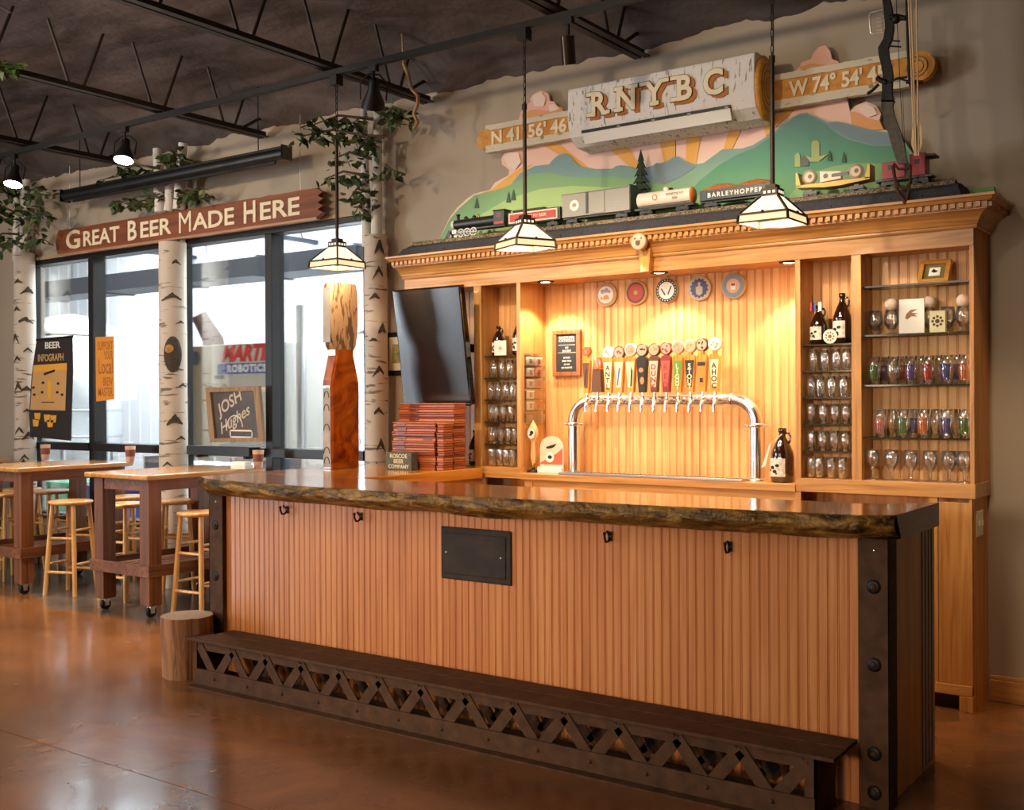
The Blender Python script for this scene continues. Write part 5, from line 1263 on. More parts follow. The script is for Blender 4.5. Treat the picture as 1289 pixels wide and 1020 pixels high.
outline = [(553, 302), (566, 274), (576, 261), (588, 250), (597, 244), (608, 241), (617, 239), (623, 230), (634, 224), (640, 221), (641, 214), (632, 207), (631, 200), (635, 192), (643, 186), (650, 170), (653, 150), (656, 140), (661, 132), (668, 129), (667, 124), (672, 118), (681, 114), (690, 118), (692, 127), (698, 128), (701, 133), (707, 136), (709, 140), (720, 146),
           (800, 130), (900, 110), (965, 96), (1000, 90), (1007, 84), (1008, 79), (1021, 74), (1024, 66), (1031, 59), (1039, 57), (1045, 64), (1047, 74), (1056, 78), (1060, 100), (1064, 119), (1067, 128), (1070, 140), (1077, 133), (1090, 128), (1103, 133), (1109, 143), (1107, 151), (1112, 163), (1126, 167), (1139, 179), (1150, 194), (1160, 217), (1176, 236), (1178, 262), (900, 292), (700, 306)]
MB().prism(pw(outline), (0, MY, 0), (1,0,0), (0,0,1), (0, 0.02, 0)).build('sky_panel', M['mural pink'], mur)
M['mural far blue'] = zgrad('painted far hills', [(0.18, srgb(150, 186, 120)), (0.42, srgb(134, 172, 140)), (0.62, srgb(128, 158, 160))])
M['mural dark green'] = zgrad('painted near hill', [(0.18, srgb(118, 166, 104)), (0.45, srgb(92, 150, 118)), (0.72, srgb(104, 146, 138))])
M['mural pink'] = zgrad('painted sky', [(0.35, srgb(250, 226, 196)), (0.6, srgb(246, 206, 190)), (0.9, srgb(244, 190, 168))])
mur.children[0].data.materials[0] = M['mural pink']
layer = [0]
def paint(name, pts, mat, d=None):
    layer[0] += 1; y = MY - 0.0008*layer[0]
    return MB().prism(pw(pts, y), (0, y, 0), (1,0,0), (0,0,1), (0, 0.0006, 0)).build(name, M[mat], mur)
for pts in ([(608, 242), (618, 239), (640, 222), (655, 212), (672, 206), (655, 220), (640, 240), (612, 262)], [(681, 182), (701, 179), (741, 211), (727, 208)], [(756, 179), (787, 176), (806, 212), (794, 211)], [(828, 169), (850, 165), (850, 200), (836, 204)],
            [(864, 163), (884, 161), (876, 207), (863, 203)], [(920, 156), (938, 152), (921, 189), (910, 190)], [(962, 160), (985, 140), (1003, 135), (985, 152), (964, 172)]):
    paint('sun_ray', pts, 'mural ray')
for pts in ([(1070, 140), (1078, 142), (1092, 150), (1107, 152), (1112, 163), (1090, 165), (1072, 158)], [(1007, 84), (1020, 80), (1040, 82), (1056, 78), (1058, 90), (1010, 95)], [(655, 144), (670, 138), (690, 140), (702, 136), (714, 144), (660, 152)]):
    paint('cloud_shade', pts, 'mural cloud orange')
for pts in ([(670, 121), (681, 116), (687, 124), (684, 134), (672, 134)], [(690, 132), (698, 131), (704, 137), (692, 141)], [(634, 198), (640, 192), (652, 192), (656, 204), (648, 214), (640, 210)], [(1080, 136), (1090, 131), (1100, 135), (1104, 144), (1092, 148)]):
    paint('cloud_light', pts, 'mural cloud light')
mount = [(612, 262), (640, 236), (655, 218), (673, 209), (691, 207), (697, 200), (702, 196), (707, 193.5), (712, 193), (719, 198), (725, 205), (732, 210), (750, 213), (770, 212.5), (776, 209), (782, 208), (794, 210), (806, 216), (819, 212.5), (823, 207), (827, 205), (833, 206), (840, 203), (845, 199), (850, 196.6), (855, 198), (860, 201), (868, 205), (876, 207), (886, 205), (909, 188), (934, 187), (947, 183), (970, 169), (980, 160), (998, 147), (1007, 143), (1016, 142), (1028, 147.6), (1042, 154), (1054, 153), (1072, 157), (1093, 163), (1113, 166), (1126, 168), (1139, 179), (1150, 195), (1160, 218), (1176, 240), (1170, 258), (900, 288), (640, 304), (590, 300)]
paint('far_hills', mount, 'mural far blue')
paint('hill', [(860, 252), (880, 228), (905, 208), (925, 196), (950, 186), (972, 171), (998, 149), (1007, 145), (1016, 144), (1027, 149), (1040, 157), (1050, 166), (1068, 176), (1100, 184), (1136, 183), (1150, 200), (1160, 222), (1175, 242), (1166, 258), (900, 287), (850, 285)], 'mural dark green')
paint('blue_ridge', [(1042, 156), (1054, 154.5), (1072, 158.5), (1093, 164.5), (1113, 168), (1126, 170), (1138, 181), (1100, 183), (1066, 173)], 'mural blue')
paint('hill', [(800, 214), (827, 207), (850, 199), (862, 204), (876, 210), (858, 222), (836, 232), (808, 228)], 'mural blue')
paint('hill', [(553, 302), (566, 276), (577, 263), (597, 246), (608, 243), (622, 240), (634, 236), (652, 228), (668, 219), (690, 217), (712, 222), (740, 224), (770, 222), (792, 226), (820, 230), (845, 238), (870, 244), (900, 250), (900, 287), (640, 304)], 'mural green')
paint('meadow', [(592, 300), (602, 272), (640, 250), (680, 238), (720, 234), (768, 236), (800, 242), (840, 246), (870, 252), (870, 288), (640, 303)], 'mural light green')
paint('meadow', [(990, 250), (1020, 218), (1050, 209), (1080, 205), (1120, 206), (1150, 214), (1166, 232), (1166, 254), (990, 272)], 'mural green')
paint('silo', [(1021.5, 204), (1021.5, 180), (1024, 177), (1029, 177), (1031.5, 180), (1031.5, 204)], 'mural silo')
paint('silo', [(1000.5, 210), (1000.5, 195), (1004, 192), (1007, 195), (1007, 210)], 'mural silo')
paint('barn', [(1007, 209), (1007, 200), (1012, 195.5), (1018, 200), (1018, 209)], 'mural barn')
paint('barn', [(1014, 196), (1022, 199), (1034, 196), (1042, 194), (1034, 201), (1020, 204)], 'mural silo')
for u, v in ((600, 262), (640, 255), (646, 252), (1062, 204), (1044, 202)):
    paint('painted_tree', [(u-3, v), (u, v-14), (u+3, v)], 'mural outline')
# plywood seam and green board at the right end
MB().box(aty(850.5, 180, MY).x-0.002, aty(850.5, 180, MY).x+0.002, MY-0.0009, MY-0.0001, aty(850, 198, MY).z, aty(850, 164, MY).z).build('panel_seam', M['mural outline'], mur)
a, b_ = aty(1224, 226, 5.60), aty(1244, 244, 5.60)
tag(MB().box(-1.33, -1.19, 5.62, 5.66, BT, BT+0.075).build('green_board', M['mural dark green']), 'green board end standing right of the railway bed on the crown', 'board')
# conifer standing behind the train
t = thing('model_conifer', (aty(806, 262, 5.56).x, 5.58, BZ), 'dark green model conifer standing behind the toy boxcar', 'model tree')
cx = aty(807, 262, 5.58).x; zt = aty(807, 193, 5.58).z
mb = MB(); H_ = zt-BZ; nl = 9
for k in range(nl):
    f = k/nl; r0 = 0.100*(1-f)**0.8+0.006; z0 = BZ+0.03+H_*0.93*f
    vs = []; n = 14
    for i in range(n):
        a = 2*PI*i/n; rr = r0*(1.0 if i % 2 else 0.72); vs.append((cx+rr*math.cos(a), 5.58+rr*0.45*math.sin(a), z0-(0.010 if i % 2 else 0)))
    vs.append((cx, 5.58, z0+H_/nl*1.5))
    mb.add(vs, [(i, (i+1) % n, n) for i in range(n)])
mb.build('foliage', plain('dark conifer green', srgb(38, 52, 34), 0.8), t)
MB().cone((cx, 5.58, BZ-0.01), (cx, 5.58, BZ+0.06), 0.008, n=8).build('trunk', M['dark_wood'], t)

# ------------------------------------------------------------------ air conditioner painted as a birch log
M['birch_paint'] = plain('painted birch bark', srgb(222, 216, 212), 0.6)
def birch_mat(name, light, dark, sc=(7, 7, 1.6), thr=0.60, lent=True):
    m, nt, b = new_mat(name); N = nt.nodes; L = nt.links
    tc = N.new('ShaderNodeTexCoord'); mp = N.new('ShaderNodeMapping'); mp.inputs['Scale'].default_value = sc
    L.new(tc.outputs['Object'], mp.inputs['Vector'])
    n = N.new('ShaderNodeTexNoise'); n.inputs['Scale'].default_value = 1; n.inputs['Detail'].default_value = 5; n.inputs['Distortion'].default_value = 0.5
    L.new(mp.outputs['Vector'], n.inputs['Vector'])
    r = N.new('ShaderNodeValToRGB'); e = r.color_ramp.elements
    e[0].position = thr; e[0].color = light; e[1].position = thr+0.06; e[1].color = dark
    L.new(n.outputs['Fac'], r.inputs['Fac']); L.new(r.outputs['Color'], b.inputs['Base Color'])
    b.inputs['Roughness'].default_value = 0.7
    bp = N.new('ShaderNodeBump'); bp.inputs['Strength'].default_value = 0.3; bp.inputs['Distance'].default_value = 0.01
    L.new(n.outputs['Fac'], bp.inputs['Height']); L.new(bp.outputs['Normal'], b.inputs['Normal'])
    return m
M['birch_ac'] = birch_mat('birch painted casing', srgb(226, 220, 216), srgb(150, 140, 134), (60, 30, 14), 0.60)
M['log_orange'] = wood('painted log end orange', srgb(186, 116, 34), srgb(222, 158, 62), 'y', 18, c3=srgb(206, 136, 46), rough=0.6, coat=0)
M['letter_cream'] = plain('cream lettering', srgb(236, 222, 190), 0.6)
M['letter_shadow'] = plain('orange letter shadow', srgb(176, 104, 30), 0.6)
ac = thing('air_conditioner', (-2.95, 5.6, 3.0), 'wall air conditioner painted as a white birch log lettered RNYBC', 'air conditioner')
AX0, AX1, AY = -3.478, -2.318, 5.42; DZ_ = -0.026
prof = [(5.655, 3.299), (AY+0.03, 3.302), (AY+0.004, 3.292), (AY, 3.274), (AY-0.004, 3.104), (AY+0.004, 3.059), (AY+0.022, 3.014), (AY+0.09, 2.966), (5.655, 2.959)]
vs = []; n = len(prof)
for x in (AX0, AX1):
    for y, z in prof: vs.append((x, y, z))
fs = [(k, n+k, n+k+1, k+1) for k in range(n-1)]+[tuple(range(n)), tuple(reversed(range(n, 2*n)))]
MB().add(vs, [tuple(reversed(f)) for f in fs]).build('casing', M['birch_ac'], ac, bevel=0.006)
f = MB().box(AX0+0.09, AX1-0.14, AY+0.004, AY+0.03, 3.026, 3.042).build('outlet_slot', M['black_paint'], ac)
lv = MB().box(AX0+0.10, AX1-0.14, -0.005, 0.005, -0.064, 0, 0, Matrix.Translation((0, AY+0.004, 3.024)) @ Matrix.Rotation(0.38, 4, 'X')).build('louvre', M['white'], ac, bevel=0.002)
mb = MB()
for k in range(4): mb.box(AX0+0.33+k*0.22, AX0+0.35+k*0.22, AY+0.000, AY+0.008, 3.020, 3.034)
mb.build('louvre_clip', M['seal grey'], lv)
MB().lathe([(0.170, 0.0), (0.172, 0.012), (0.155, 0.026), (0.0005, 0.032)], (AX1, 5.535, 3.129), 32, axis='x', sx=0.68).build('log_end', M['log_orange'], ac)
mb = MB()
for r in (0.055, 0.09, 0.125): mb.tube([(AX1+0.031-r*0.03, 5.535+r*0.68*math.cos(a), 3.129+r*math.sin(a)) for a in [k*2*PI/28 for k in range(28)]], 0.0025, 5, closed=True)
mb.build('growth_rings', M['rim brown'], ac)
def serif_word(y, zb, h, x_list, mat, dx=0, dz=0, d=0.0, w=0.0055):
    mb = MB()
    for ch, x in x_list:
        mb.text(ch, (x+dx, y-d, zb+dz), (1,0,0), (0,0,1), h*1.38, 0.003, bold=w, align='CENTER', sx=0.92)
        feet = {'R': ((-0.048, 0), (0.050, 0), (-0.048, 1)), 'N': ((-0.048, 0), (-0.048, 1), (0.048, 1)), 'Y': ((0, 0), (-0.062, 1), (0.062, 1)), 'B': ((-0.052, 0), (-0.052, 1)), 'C': ()}[ch]
        for fx_, top_ in feet:
            zz = zb+dz+(h-0.018 if top_ else 0); q = w-0.0055; mb.box(x+dx+fx_-0.028-q, x+dx+fx_+0.028+q, y-d-0.003, y-d+0.003, zz-0.003-q, zz+0.018+q)
    return mb
XL_ = [('R', -3.265), ('N', -3.082), ('Y', -2.902), ('B', -2.722), ('C', -2.548)]
for q_ in XL_: serif_word(AY-0.006, 3.110, 0.135, [q_], None, 0.022, -0.016, 0.0, 0.009).build('letter_shadow', M['letter_shadow'], ac)
for q_ in XL_: serif_word(AY-0.006, 3.110, 0.135, [q_], None, 0.0, 0.0, 0.0035, 0.0090).build('letter_outline', M['ink dark'], ac)
for q_ in XL_: serif_word(AY-0.006, 3.110, 0.135, [q_], None, 0, 0, 0.007).build('letter', M['letter_cream'], ac)

# ------------------------------------------------------------------ split-log coordinate signs
M['bark_edge_cream'] = birch_mat('pale birch edge', srgb(216, 204, 180), srgb(150, 132, 108), (14, 20, 40), 0.62)
def log_sign(x0, x1, z0, z1, y, word, tsize, tx_, label, round_left):
    t = thing('log_sign', ((x0+x1)/2, y, z0), label, 'sign')
    h = z1-z0; cz = (z0+z1)/2
    arc = [(math.cos(a), math.sin(a)) for a in [PI/2+k*PI/10 for k in range(11)]]
    if round_left: body = [(x1, z0), (x1, z1)]+[(x0+h*0.55+c*h*0.55, cz+s*h*0.56) for c, s in arc]
    else: body = [(x0, z1), (x0, z0)]+[(x1-h*0.55-c*h*0.55, cz-s*h*0.56) for c, s in arc]
    MB().prism(body, (0, y, 0), (1,0,0), (0,0,1), (0, 5.645-y, 0)).build('log_face', M['log_orange'], t, bevel=0.006)
    for za, zb_ in ((z1-0.012, z1+0.022), (z0-0.030, z0+0.014)):
        a, b_ = (x0+h*0.62, x1) if round_left else (x0, x1-h*0.95)
        pts = [(a+(b_-a)*k/40, (za if True else 0)+0.004*noise.noise((k*0.7, za*10, 0))) for k in range(41)]
        pts += [(a+(b_-a)*k/40, zb_+0.004*noise.noise((k*0.7, zb_*10, 2))) for k in range(40, -1, -1)]
        MB().prism(pts, (0, y-0.008, 0), (1,0,0), (0,0,1), (0, 5.645-y, 0)).build('bark_strip', M['bark_edge_cream'], t)
    text_fit(MB(), word, tx_[0], tx_[1], cz-tsize*0.5, tsize, y-0.001, 0.005, 0.03).build('lettering', M['letter_cream'], t)
    if not round_left:
        mb = MB()
        for r in (0.03, 0.05): mb.tube([(x1-0.085+r*math.cos(a), y-0.002, cz+r*math.sin(a)) for a in [k*2*PI/24 for k in range(24)]], 0.0018, 5, closed=True)
        mb.build('growth_rings', M['rim brown'], t)
    return t
log_sign(-4.285, AX0, 3.085, 3.205, 5.60, "N 41\u00b056' 46", 0.088, (-4.165, -3.60), 'orange split log sign lettered N 41 left of the birch air conditioner', True)
log_sign(AX1+0.03, -1.455, 3.055, 3.185, 5.60, "W 74\u00b0 54' 45\"", 0.088, (-2.20, -1.66), 'orange split log sign lettered W 74 right of the birch air conditioner', False)

# ------------------------------------------------------------------ compound bow with arrows
M['camo'] = plain('camouflage bow limb', srgb(70, 62, 44), 0.5, var=0.5, vscale=40)
pm('fletching pale', 224, 190, 140)
QY = 5.31
def q(u, v, dy=0.0): return aty(u, v, QY+dy)
bw = thing('compound_bow', (-1.53, QY, BT), 'compound bow standing upright in front of the right end of the train', 'bow')
def blade(pts, name, mat, th=0.03):
    mb = MB()
    for i in range(len(pts)-1):
        (u0, v0, w0), (u1, v1, w1) = pts[i], pts[i+1]
        A, B, C_, D = q(u0-w0, v0), q(u0+w0, v0), q(u1+w1, v1), q(u1-w1, v1)
        vs = [A, B, C_, D]+[p+Vector((0, th, 0)) for p in (A, B, C_, D)]
        mb.add(vs, [(0, 3, 2, 1), (4, 5, 6, 7), (0, 1, 5, 4), (1, 2, 6, 5), (2, 3, 7, 6), (3, 0, 4, 7)])
    return mb.build(name, mat, bw)
blade([(1113, -10, 4), (1117, 10, 5), (1119, 34, 5), (1117, 48, 5), (1111, 60, 6), (1112, 70, 6), (1115, 82, 6), (1117, 94, 6), (1116, 104, 6), (1116, 118, 6), (1117, 128, 8)], 'riser', M['black_steel'])
blade([(1117, 126, 8), (1116, 134, 7), (1118, 143, 7), (1121, 155, 8), (1126, 168, 8), (1130, 182, 8), (1133, 196, 7), (1136, 206, 6)], 'lower_limb', M['camo'], 0.02)
blade([(1110, -30, 7), (1113, -8, 7)], 'upper_limb', M['camo'], 0.02)
mb = MB().tube([q(1125, 206), q(1131, 213), q(1142, 213), q(1146, 207)], 0.006, 8).tube([q(1126, 224), q(1131, 235), q(1140, 238), q(1146, 229), q(1145, 222)], 0.007, 8).tube([q(1124, 208), q(1126, 222), q(1130, 240), q(1135, 252)], 0.008, 8).tube([q(1146, 208), q(1146, 224), q(1144, 240), q(1141, 254)], 0.006, 8).tube([q(1133, 246), q(1140, 256)], 0.010, 8)
mb.build('cam_wheel', M['rust_steel'], bw)
MB().tube([q(1128, -8, 0.01), q(1129, 20, 0.01), q(1131, 60, 0.01), q(1133, 110, 0.01), q(1138, 190, 0.01)], 0.0018, 5).tube([q(1136, 112, 0.01), q(1140, 205, 0.01)], 0.0014, 5).build('bowstring', M['black_paint'], bw)
MB().tube([q(1112, 12), q(1096, 16), q(1094, 19), q(1096, 41), q(1099, 43), q(1112, 40)], 0.004, 8).build('sight_guard', M['steel'], bw)
mb = MB()
for v in (18, 23, 28, 33, 38): mb.cone(q(1110, v), q(1103, v), 0.0015, n=6).ball(q(1110.5, v), 0.005)
mb.build('sight_pins', M['steel'], bw)
MB().tube([q(1120, 22), q(1128, 20), q(1140, 23)], 0.012, 8).ball(q(1128, 24), 0.022).tube([q(1119, 104), q(1129, 99), q(1142, 97)], 0.006, 8).tube([q(1121, 51), q(1133, 52)], 0.004, 6).tube([q(1120, 58), q(1134, 59)], 0.004, 6).build('arrow_rest', M['black_steel'], bw)
MB().tube([q(1104, 98), q(1110, 102), q(1116, 104)], 0.012, 8).tube([q(1106, 106), q(1098, 114), q(1092, 118)], 0.008, 8).build('stabiliser', M['black_steel'], bw)
qv = thing('arrow_quiver', (q(1150, 100).x, QY, 2.9), 'dark bow quiver bar gripping the arrow shafts', 'quiver')
MB().tube([q(1141, -10), q(1142, 20), q(1143, 60), q(1145, 100)], 0.007, 8).build('bar', M['black_steel'], qv)
MB().tube([q(1141, 103), q(1150, 103), q(1161, 104)], 0.010, 8).tube([q(1119, 104), q(1130, 98), q(1142, 102)], 0.005, 8).build('gripper', M['black_steel'], qv)
MB().tube([q(1140, 23), q(1132, 24)], 0.009, 8).build('hood_bracket', M['black_steel'], qv)
for k, (ua, ub) in enumerate(((1143, 1151.5), (1146.5, 1153.5), (1153.5, 1156.5))):
    t = thing('arrow', (q(ub, 190).x, QY, q(ub, 190).z), ('left', 'middle', 'right')[k]+' arrow of the three held upright in the bow quiver', 'arrow', 'arrows in the quiver')
    MB().cone(q(ua, -10, -0.012), q(ub, 196, -0.012), 0.0040, n=8).build('shaft', M['fletching pale'], t)
    for s_ in (-1, 1):
        A, B = q(ub+0.2*s_, 152, -0.012), q(ub+0.2*s_, 192, -0.012)
        MB().prism([(A.x+0.002*s_, A.z), (A.x+0.012*s_, A.z-0.04), (B.x+0.015*s_, B.z+0.04), (B.x+0.002*s_, B.z)], (0, A.y-0.0005, 0), (1,0,0), (0,0,1), (0, 0.001, 0)).build('fletching', M['fletching pale'] if s_ < 0 or k != 1 else M['tank orange'], t)
# ================================================================== CEILING STEEL AND TRACK LIGHTS
M['joist'] = plain('dark brown joist steel', srgb(46, 36, 31), 0.5, 0.3, var=0.2, vscale=6)
JX = [-9.70, -8.05, -6.38, -4.76, -3.13, -1.50, 0.13]
for k, x in enumerate(JX):
    t = thing('roof_joist', (x, 1.0, 3.48), '%s dark open web roof joist from the left under the foam ceiling' % ORD[k], 'joist', 'roof joists')
    MB().box(x-0.052, x-0.008, -4.2, 5.69, 3.48, 3.486).box(x-0.014, x-0.008, -4.2, 5.69, 3.486, 3.525).box(x+0.008, x+0.052, -4.2, 5.69, 3.48, 3.486).box(x+0.008, x+0.014, -4.2, 5.69, 3.486, 3.525).build('bottom_chord', M['joist'], t)
    mb = MB(); y = 5.35; i = 0
    while y > -2.0:
        mb.cone((x, y+0.045, 3.50), (x, y+0.21, 3.93), 0.010, n=8).cone((x, y-0.045, 3.50), (x, y-0.21, 3.93), 0.010, n=8); y -= 0.62
    mb.build('web_rods', M['joist'], t)
    MB().cone((x, 5.45, 3.50), (x, 5.71, 3.66), 0.012, n=8).build('end_brace', M['joist'], t)
TKY, TKZ = 4.75, 3.445
tk = thing('lamp_track', (-5.0, TKY, TKZ), 'long black lighting track running under the roof joists', 'track')
MB().box(-12.0, -1.0, TKY-0.018, TKY+0.018, TKZ-0.012, TKZ+0.022).build('rail', M['black_steel'], tk)
MB().box(-12.0, -1.0, TKY+0.035, TKY+0.052, TKZ+0.010, TKZ+0.026).build('lamplit_strip', plain('red brown conduit', srgb(120, 70, 60), 0.5), tk)  # added strip, its red brown stands in for lamplight on the track underside
M['hot'] = glow('lit spot lamp', (1.0, 0.84, 0.60, 1), 40)
def spot_head(x, label, tilt, lit, kind='yoke', az=0.0):
    t = thing('track_spot', (x, TKY, TKZ-0.012), label, 'lamp', 'track spots')
    MB().box(x-0.03, x+0.03, TKY-0.016, TKY+0.016, TKZ-0.045, TKZ-0.012).cone((x, TKY, TKZ-0.11), (x, TKY, TKZ-0.04), 0.010, n=10).build('adapter', M['black_steel'], t)
    H = Matrix.Translation((x, TKY, TKZ-0.17)) @ Matrix.Rotation(az, 4, 'Z') @ Matrix.Rotation(tilt, 4, 'X')
    if kind == 'yoke':
        mb = MB().lathe([(0.020, 0.085), (0.03, 0.07), (0.034, 0.02), (0.066, -0.055), (0.070, -0.085)], n=22, caps=False); mb.add([], [])
        mb.lathe([(0.020, 0.085), (0.0005, 0.09)], n=22, caps=False); mb.xform(H); mb.build('lamp_shell', M['black_steel'], t)
        mb = MB().tube([(-0.075, 0, -0.04), (-0.078, 0, 0.06), (-0.03, 0, 0.11), (0.03, 0, 0.11), (0.078, 0, 0.06), (0.075, 0, -0.04)], 0.005, 6).xform(H); mb.build('yoke', M['black_steel'], t)
        mb = MB().lathe([(0.066, -0.084), (0.05, -0.088), (0.0005, -0.09)], n=22, caps=False).xform(H); mb.build('lens', M['hot'] if lit else M['black_gloss'], t)
    else:
        mb = MB().cone((0, 0, -0.075), (0, 0, 0.065), 0.036, n=22).xform(H); mb.build('lamp_shell', plain('bronze cylinder', srgb(60, 44, 30), 0.3, 0.7), t)
        mb = MB().lathe([(0.033, -0.076), (0.0005, -0.077)], n=22, caps=False).xform(H); mb.build('lens', M['hot'] if lit else M['black_gloss'], t)
    return t
sx = lambda u, v: aty(u, v, TKY).x
SPX = [sx(18, 205), sx(157, 165), sx(470, 84), sx(715, 20)]
spot_head(SPX[0], 'lit track spot at the far left above the leftmost birch', -0.3, True, az=0.6)
spot_head(SPX[1], 'lit track spot hanging in front of the black screen case', -0.3, True, az=0.6)
spot_head(SPX[2], 'dark yoke track spot turned away above the slim birch', 0.55, False, az=0.8)
spot_head(SPX[3], 'bronze cylinder track spot aimed at the back cabinet', 0.35, False, 'cyl', az=0.35)
# pendants
M['shade_glass'] = glow('lit cream shade glass', (1.0, 0.87, 0.62, 1), 0.9)
M['shade_band'] = glow('lit amber band glass', (1.0, 0.78, 0.42, 1), 0.7)
M['came'] = plain('dark bronze came', srgb(56, 40, 22), 0.5, 0.4)
M['bulb'] = glow('lit bulb', (1.0, 0.88, 0.66, 1), 25)
PEND = []
def pendant(u, v_top, rz, label):
    x = sx(u, v_top); zt = aty(u, v_top, TKY).z
    t = thing('pendant_lamp', (x, TKY, zt-0.14), label, 'lamp', 'pendant lamps over the bar'); PEND.append((x, zt))
    H = Matrix.Translation((x, TKY, zt)) @ Matrix.Rotation(rz, 4, 'Z')
    MB().box(x-0.03, x+0.03, TKY-0.03, TKY+0.03, TKZ-0.075, TKZ-0.012).build('track_adapter', M['black_steel'], t, bevel=0.004)
    zr = zt+0.62 if u > 600 and u < 700 else zt+0.62
    zr = min(zr, TKZ-0.12)
    mb = MB(); z = TKZ-0.07
    while z > zr+0.02:
        mb.tube([(x+0.006*math.cos(a), TKY, z-0.022+0.022*math.sin(a)) for a in [k*PI/5 for k in range(10)]], 0.0022, 5, closed=True)
        mb.tube([(x, TKY+0.006*math.cos(a), z-0.058+0.022*math.sin(a)) for a in [k*PI/5 for k in range(10)]], 0.0022, 5, closed=True); z -= 0.072
    mb.cone((x+0.008, TKY, zr), (x+0.008, TKY, TKZ-0.07), 0.0022, n=6)
    mb.build('chain', M['black_steel'], t)
    MB().cone((x, TKY, zt+0.045), (x, TKY, zr), 0.0105, n=12).lathe([(0.014, 0), (0.014, 0.03)], (x, TKY, zr-0.01), 12).build('stem', M['came'], t)
    c = MB().box(-0.040, 0.040, -0.040, 0.040, 0.0, 0.036, 0, H).box(-0.026, 0.026, -0.026, 0.026, 0.036, 0.054, 0, H).build('shade_cap', M['came'], t, bevel=0.003)
    mb = MB()
    for k in range(4):
        Q = H @ Matrix.Rotation(k*PI/2, 4, 'Z')
        for dx in (-0.022, 0, 0.022): mb.box(dx-0.006, dx+0.006, -0.0412, -0.0395, 0.012, 0.024, 0, Q)
    mb.build('cap_window', M['shade_glass'], c)
    a, b_, zb, zc = 0.040, 0.115, -0.085, -0.122
    for k in range(4):
        Q = H @ Matrix.Rotation(k*PI/2, 4, 'Z')
        vs = [Q @ Vector(p) for p in ((-a, -a, 0), (a, -a, 0), (b_, -b_, zb), (-b_, -b_, zb))]
        MB().add(vs, [(0, 3, 2, 1)]).build('shade_panel', M['shade_glass'], t)
        vs = [Q @ Vector(p) for p in ((-b_, -b_, zb), (b_, -b_, zb), (b_+0.004, -b_-0.004, zc), (-b_-0.004, -b_-0.004, zc))]
        MB().add(vs, [(0, 3, 2, 1)]).build('band_panel', M['shade_band'], t)
    mb = MB()
    for k in range(4):
        Q = H @ Matrix.Rotation(k*PI/2, 4, 'Z')
        P = lambda *p: Q @ Vector(p)
        mb.beam(P(-a, -a, 0), P(-b_, -b_, zb), 0.010, 0.010).beam(P(-b_, -b_, zb), P(-b_-0.004, -b_-0.004, zc), 0.010, 0.010)
        mb.beam(P(-b_, -b_, zb), P(b_, -b_, zb), 0.010, 0.010).beam(P(-b_-0.004, -b_-0.004, zc), P(b_+0.004, -b_-0.004, zc), 0.007, 0.007)
        mb.ball(P(0, -b_-0.002, zb+0.004), 0.008, n=8, k=5)
    mb.build('came_frame', M['came'], t)
    MB().lathe([(0.012, 0.0), (0.014, -0.03), (0.028, -0.06), (0.022, -0.085), (0.0005, -0.095)], (x, TKY, zt), 14).build('bulb', M['bulb'], t)
pendant(424.5, 312, 0.0, 'lit leaded glass pendant hanging in front of the window, leftmost of three')
pendant(661, 284, -0.45, 'lit leaded glass pendant in front of the toy tender, middle of three')
pendant(972.5, 248, 0.0, 'lit leaded glass pendant in front of the birch air conditioner, rightmost of three')
# tan electrical tail hanging by the slim birch
pts = [aty(u, v, 5.3) for u, v in ((508, 80), (514, 95), (518, 112), (526, 120), (526, 130), (521, 143), (526, 155), (521, 162))]
tag(MB().tube([(p.x, p.y, p.z) for p in pts], 0.012, 8).tube([(pts[0].x, 5.3, pts[0].z), (pts[0].x-0.02, 5.3, 3.95)], 0.006, 6).build('cable_tail', plain('tan cable', srgb(178, 136, 96), 0.6)), 'tan curled cable tail hanging from the ceiling right of the slim birch', 'cable')

# ------------------------------------------------------------------ projector screen case
SY = 5.45
a, b_ = aty(82, 248, SY), aty(361, 192, SY)
zc = (a.z+b_.z)/2
sc_ = thing('projector_screen_case', ((a.x+b_.x)/2, SY, zc-0.04), 'long black roll-up screen case hanging above the lettered plank', 'screen')
MB().lathe([(0.045, a.x), (0.045, b_.x)], (0, SY, zc), 18, axis='x').box(a.x, b_.x, SY-0.03, SY+0.03, zc+0.02, zc+0.05).build('case', M['black_paint'], sc_, bevel=0.003)
MB().box(a.x+0.12, b_.x-0.12, SY-0.008, SY+0.008, zc-0.062, zc-0.042).build('slat_bar', M['black_steel'], sc_)
for x in (a.x-0.005, b_.x-0.01): MB().box(x, x+0.015, SY-0.05, SY+0.05, zc-0.05, zc+0.055).build('end_cap', M['black_gloss'], sc_, bevel=0.004)
for x in (a.x+0.22, b_.x-0.3): MB().cone((x, SY, zc+0.05), (x, SY, 3.9), 0.004, n=6).build('hanger_wire', M['black_steel'], sc_)

# ================================================================== LETTERED PLANK
GY = 5.615
gs = thing('lettered_plank', (-7.4, GY, 2.80), 'long brown wooden plank sign lettered GREAT BEER MADE HERE above the window', 'sign')
M['plank'] = wood('brown sign plank', srgb(96, 46, 16), srgb(150, 82, 34), 'x', 12, c3=srgb(124, 62, 24), rough=0.6, coat=0)
GX0, GX1, GZ0, GZ1 = aty(70, 300, GY).x, aty(406, 250, GY).x, 2.803, 3.018
pts = []
for k in range(60): pts.append((GX0+0.04+(GX1-GX0-0.1)*k/59, GZ0+0.004*noise.noise((k*0.5, 1, 1))))
for k in range(9): pts.append((GX1-0.05+0.05*(k % 2)+0.02*noise.noise((k, 3, 3)), GZ0+0.01+(GZ1-GZ0-0.02)*k/8))
for k in range(60): pts.append((GX1-0.06-(GX1-GX0-0.12)*k/59, GZ1+0.004*noise.noise((k*0.5, 5, 1))))
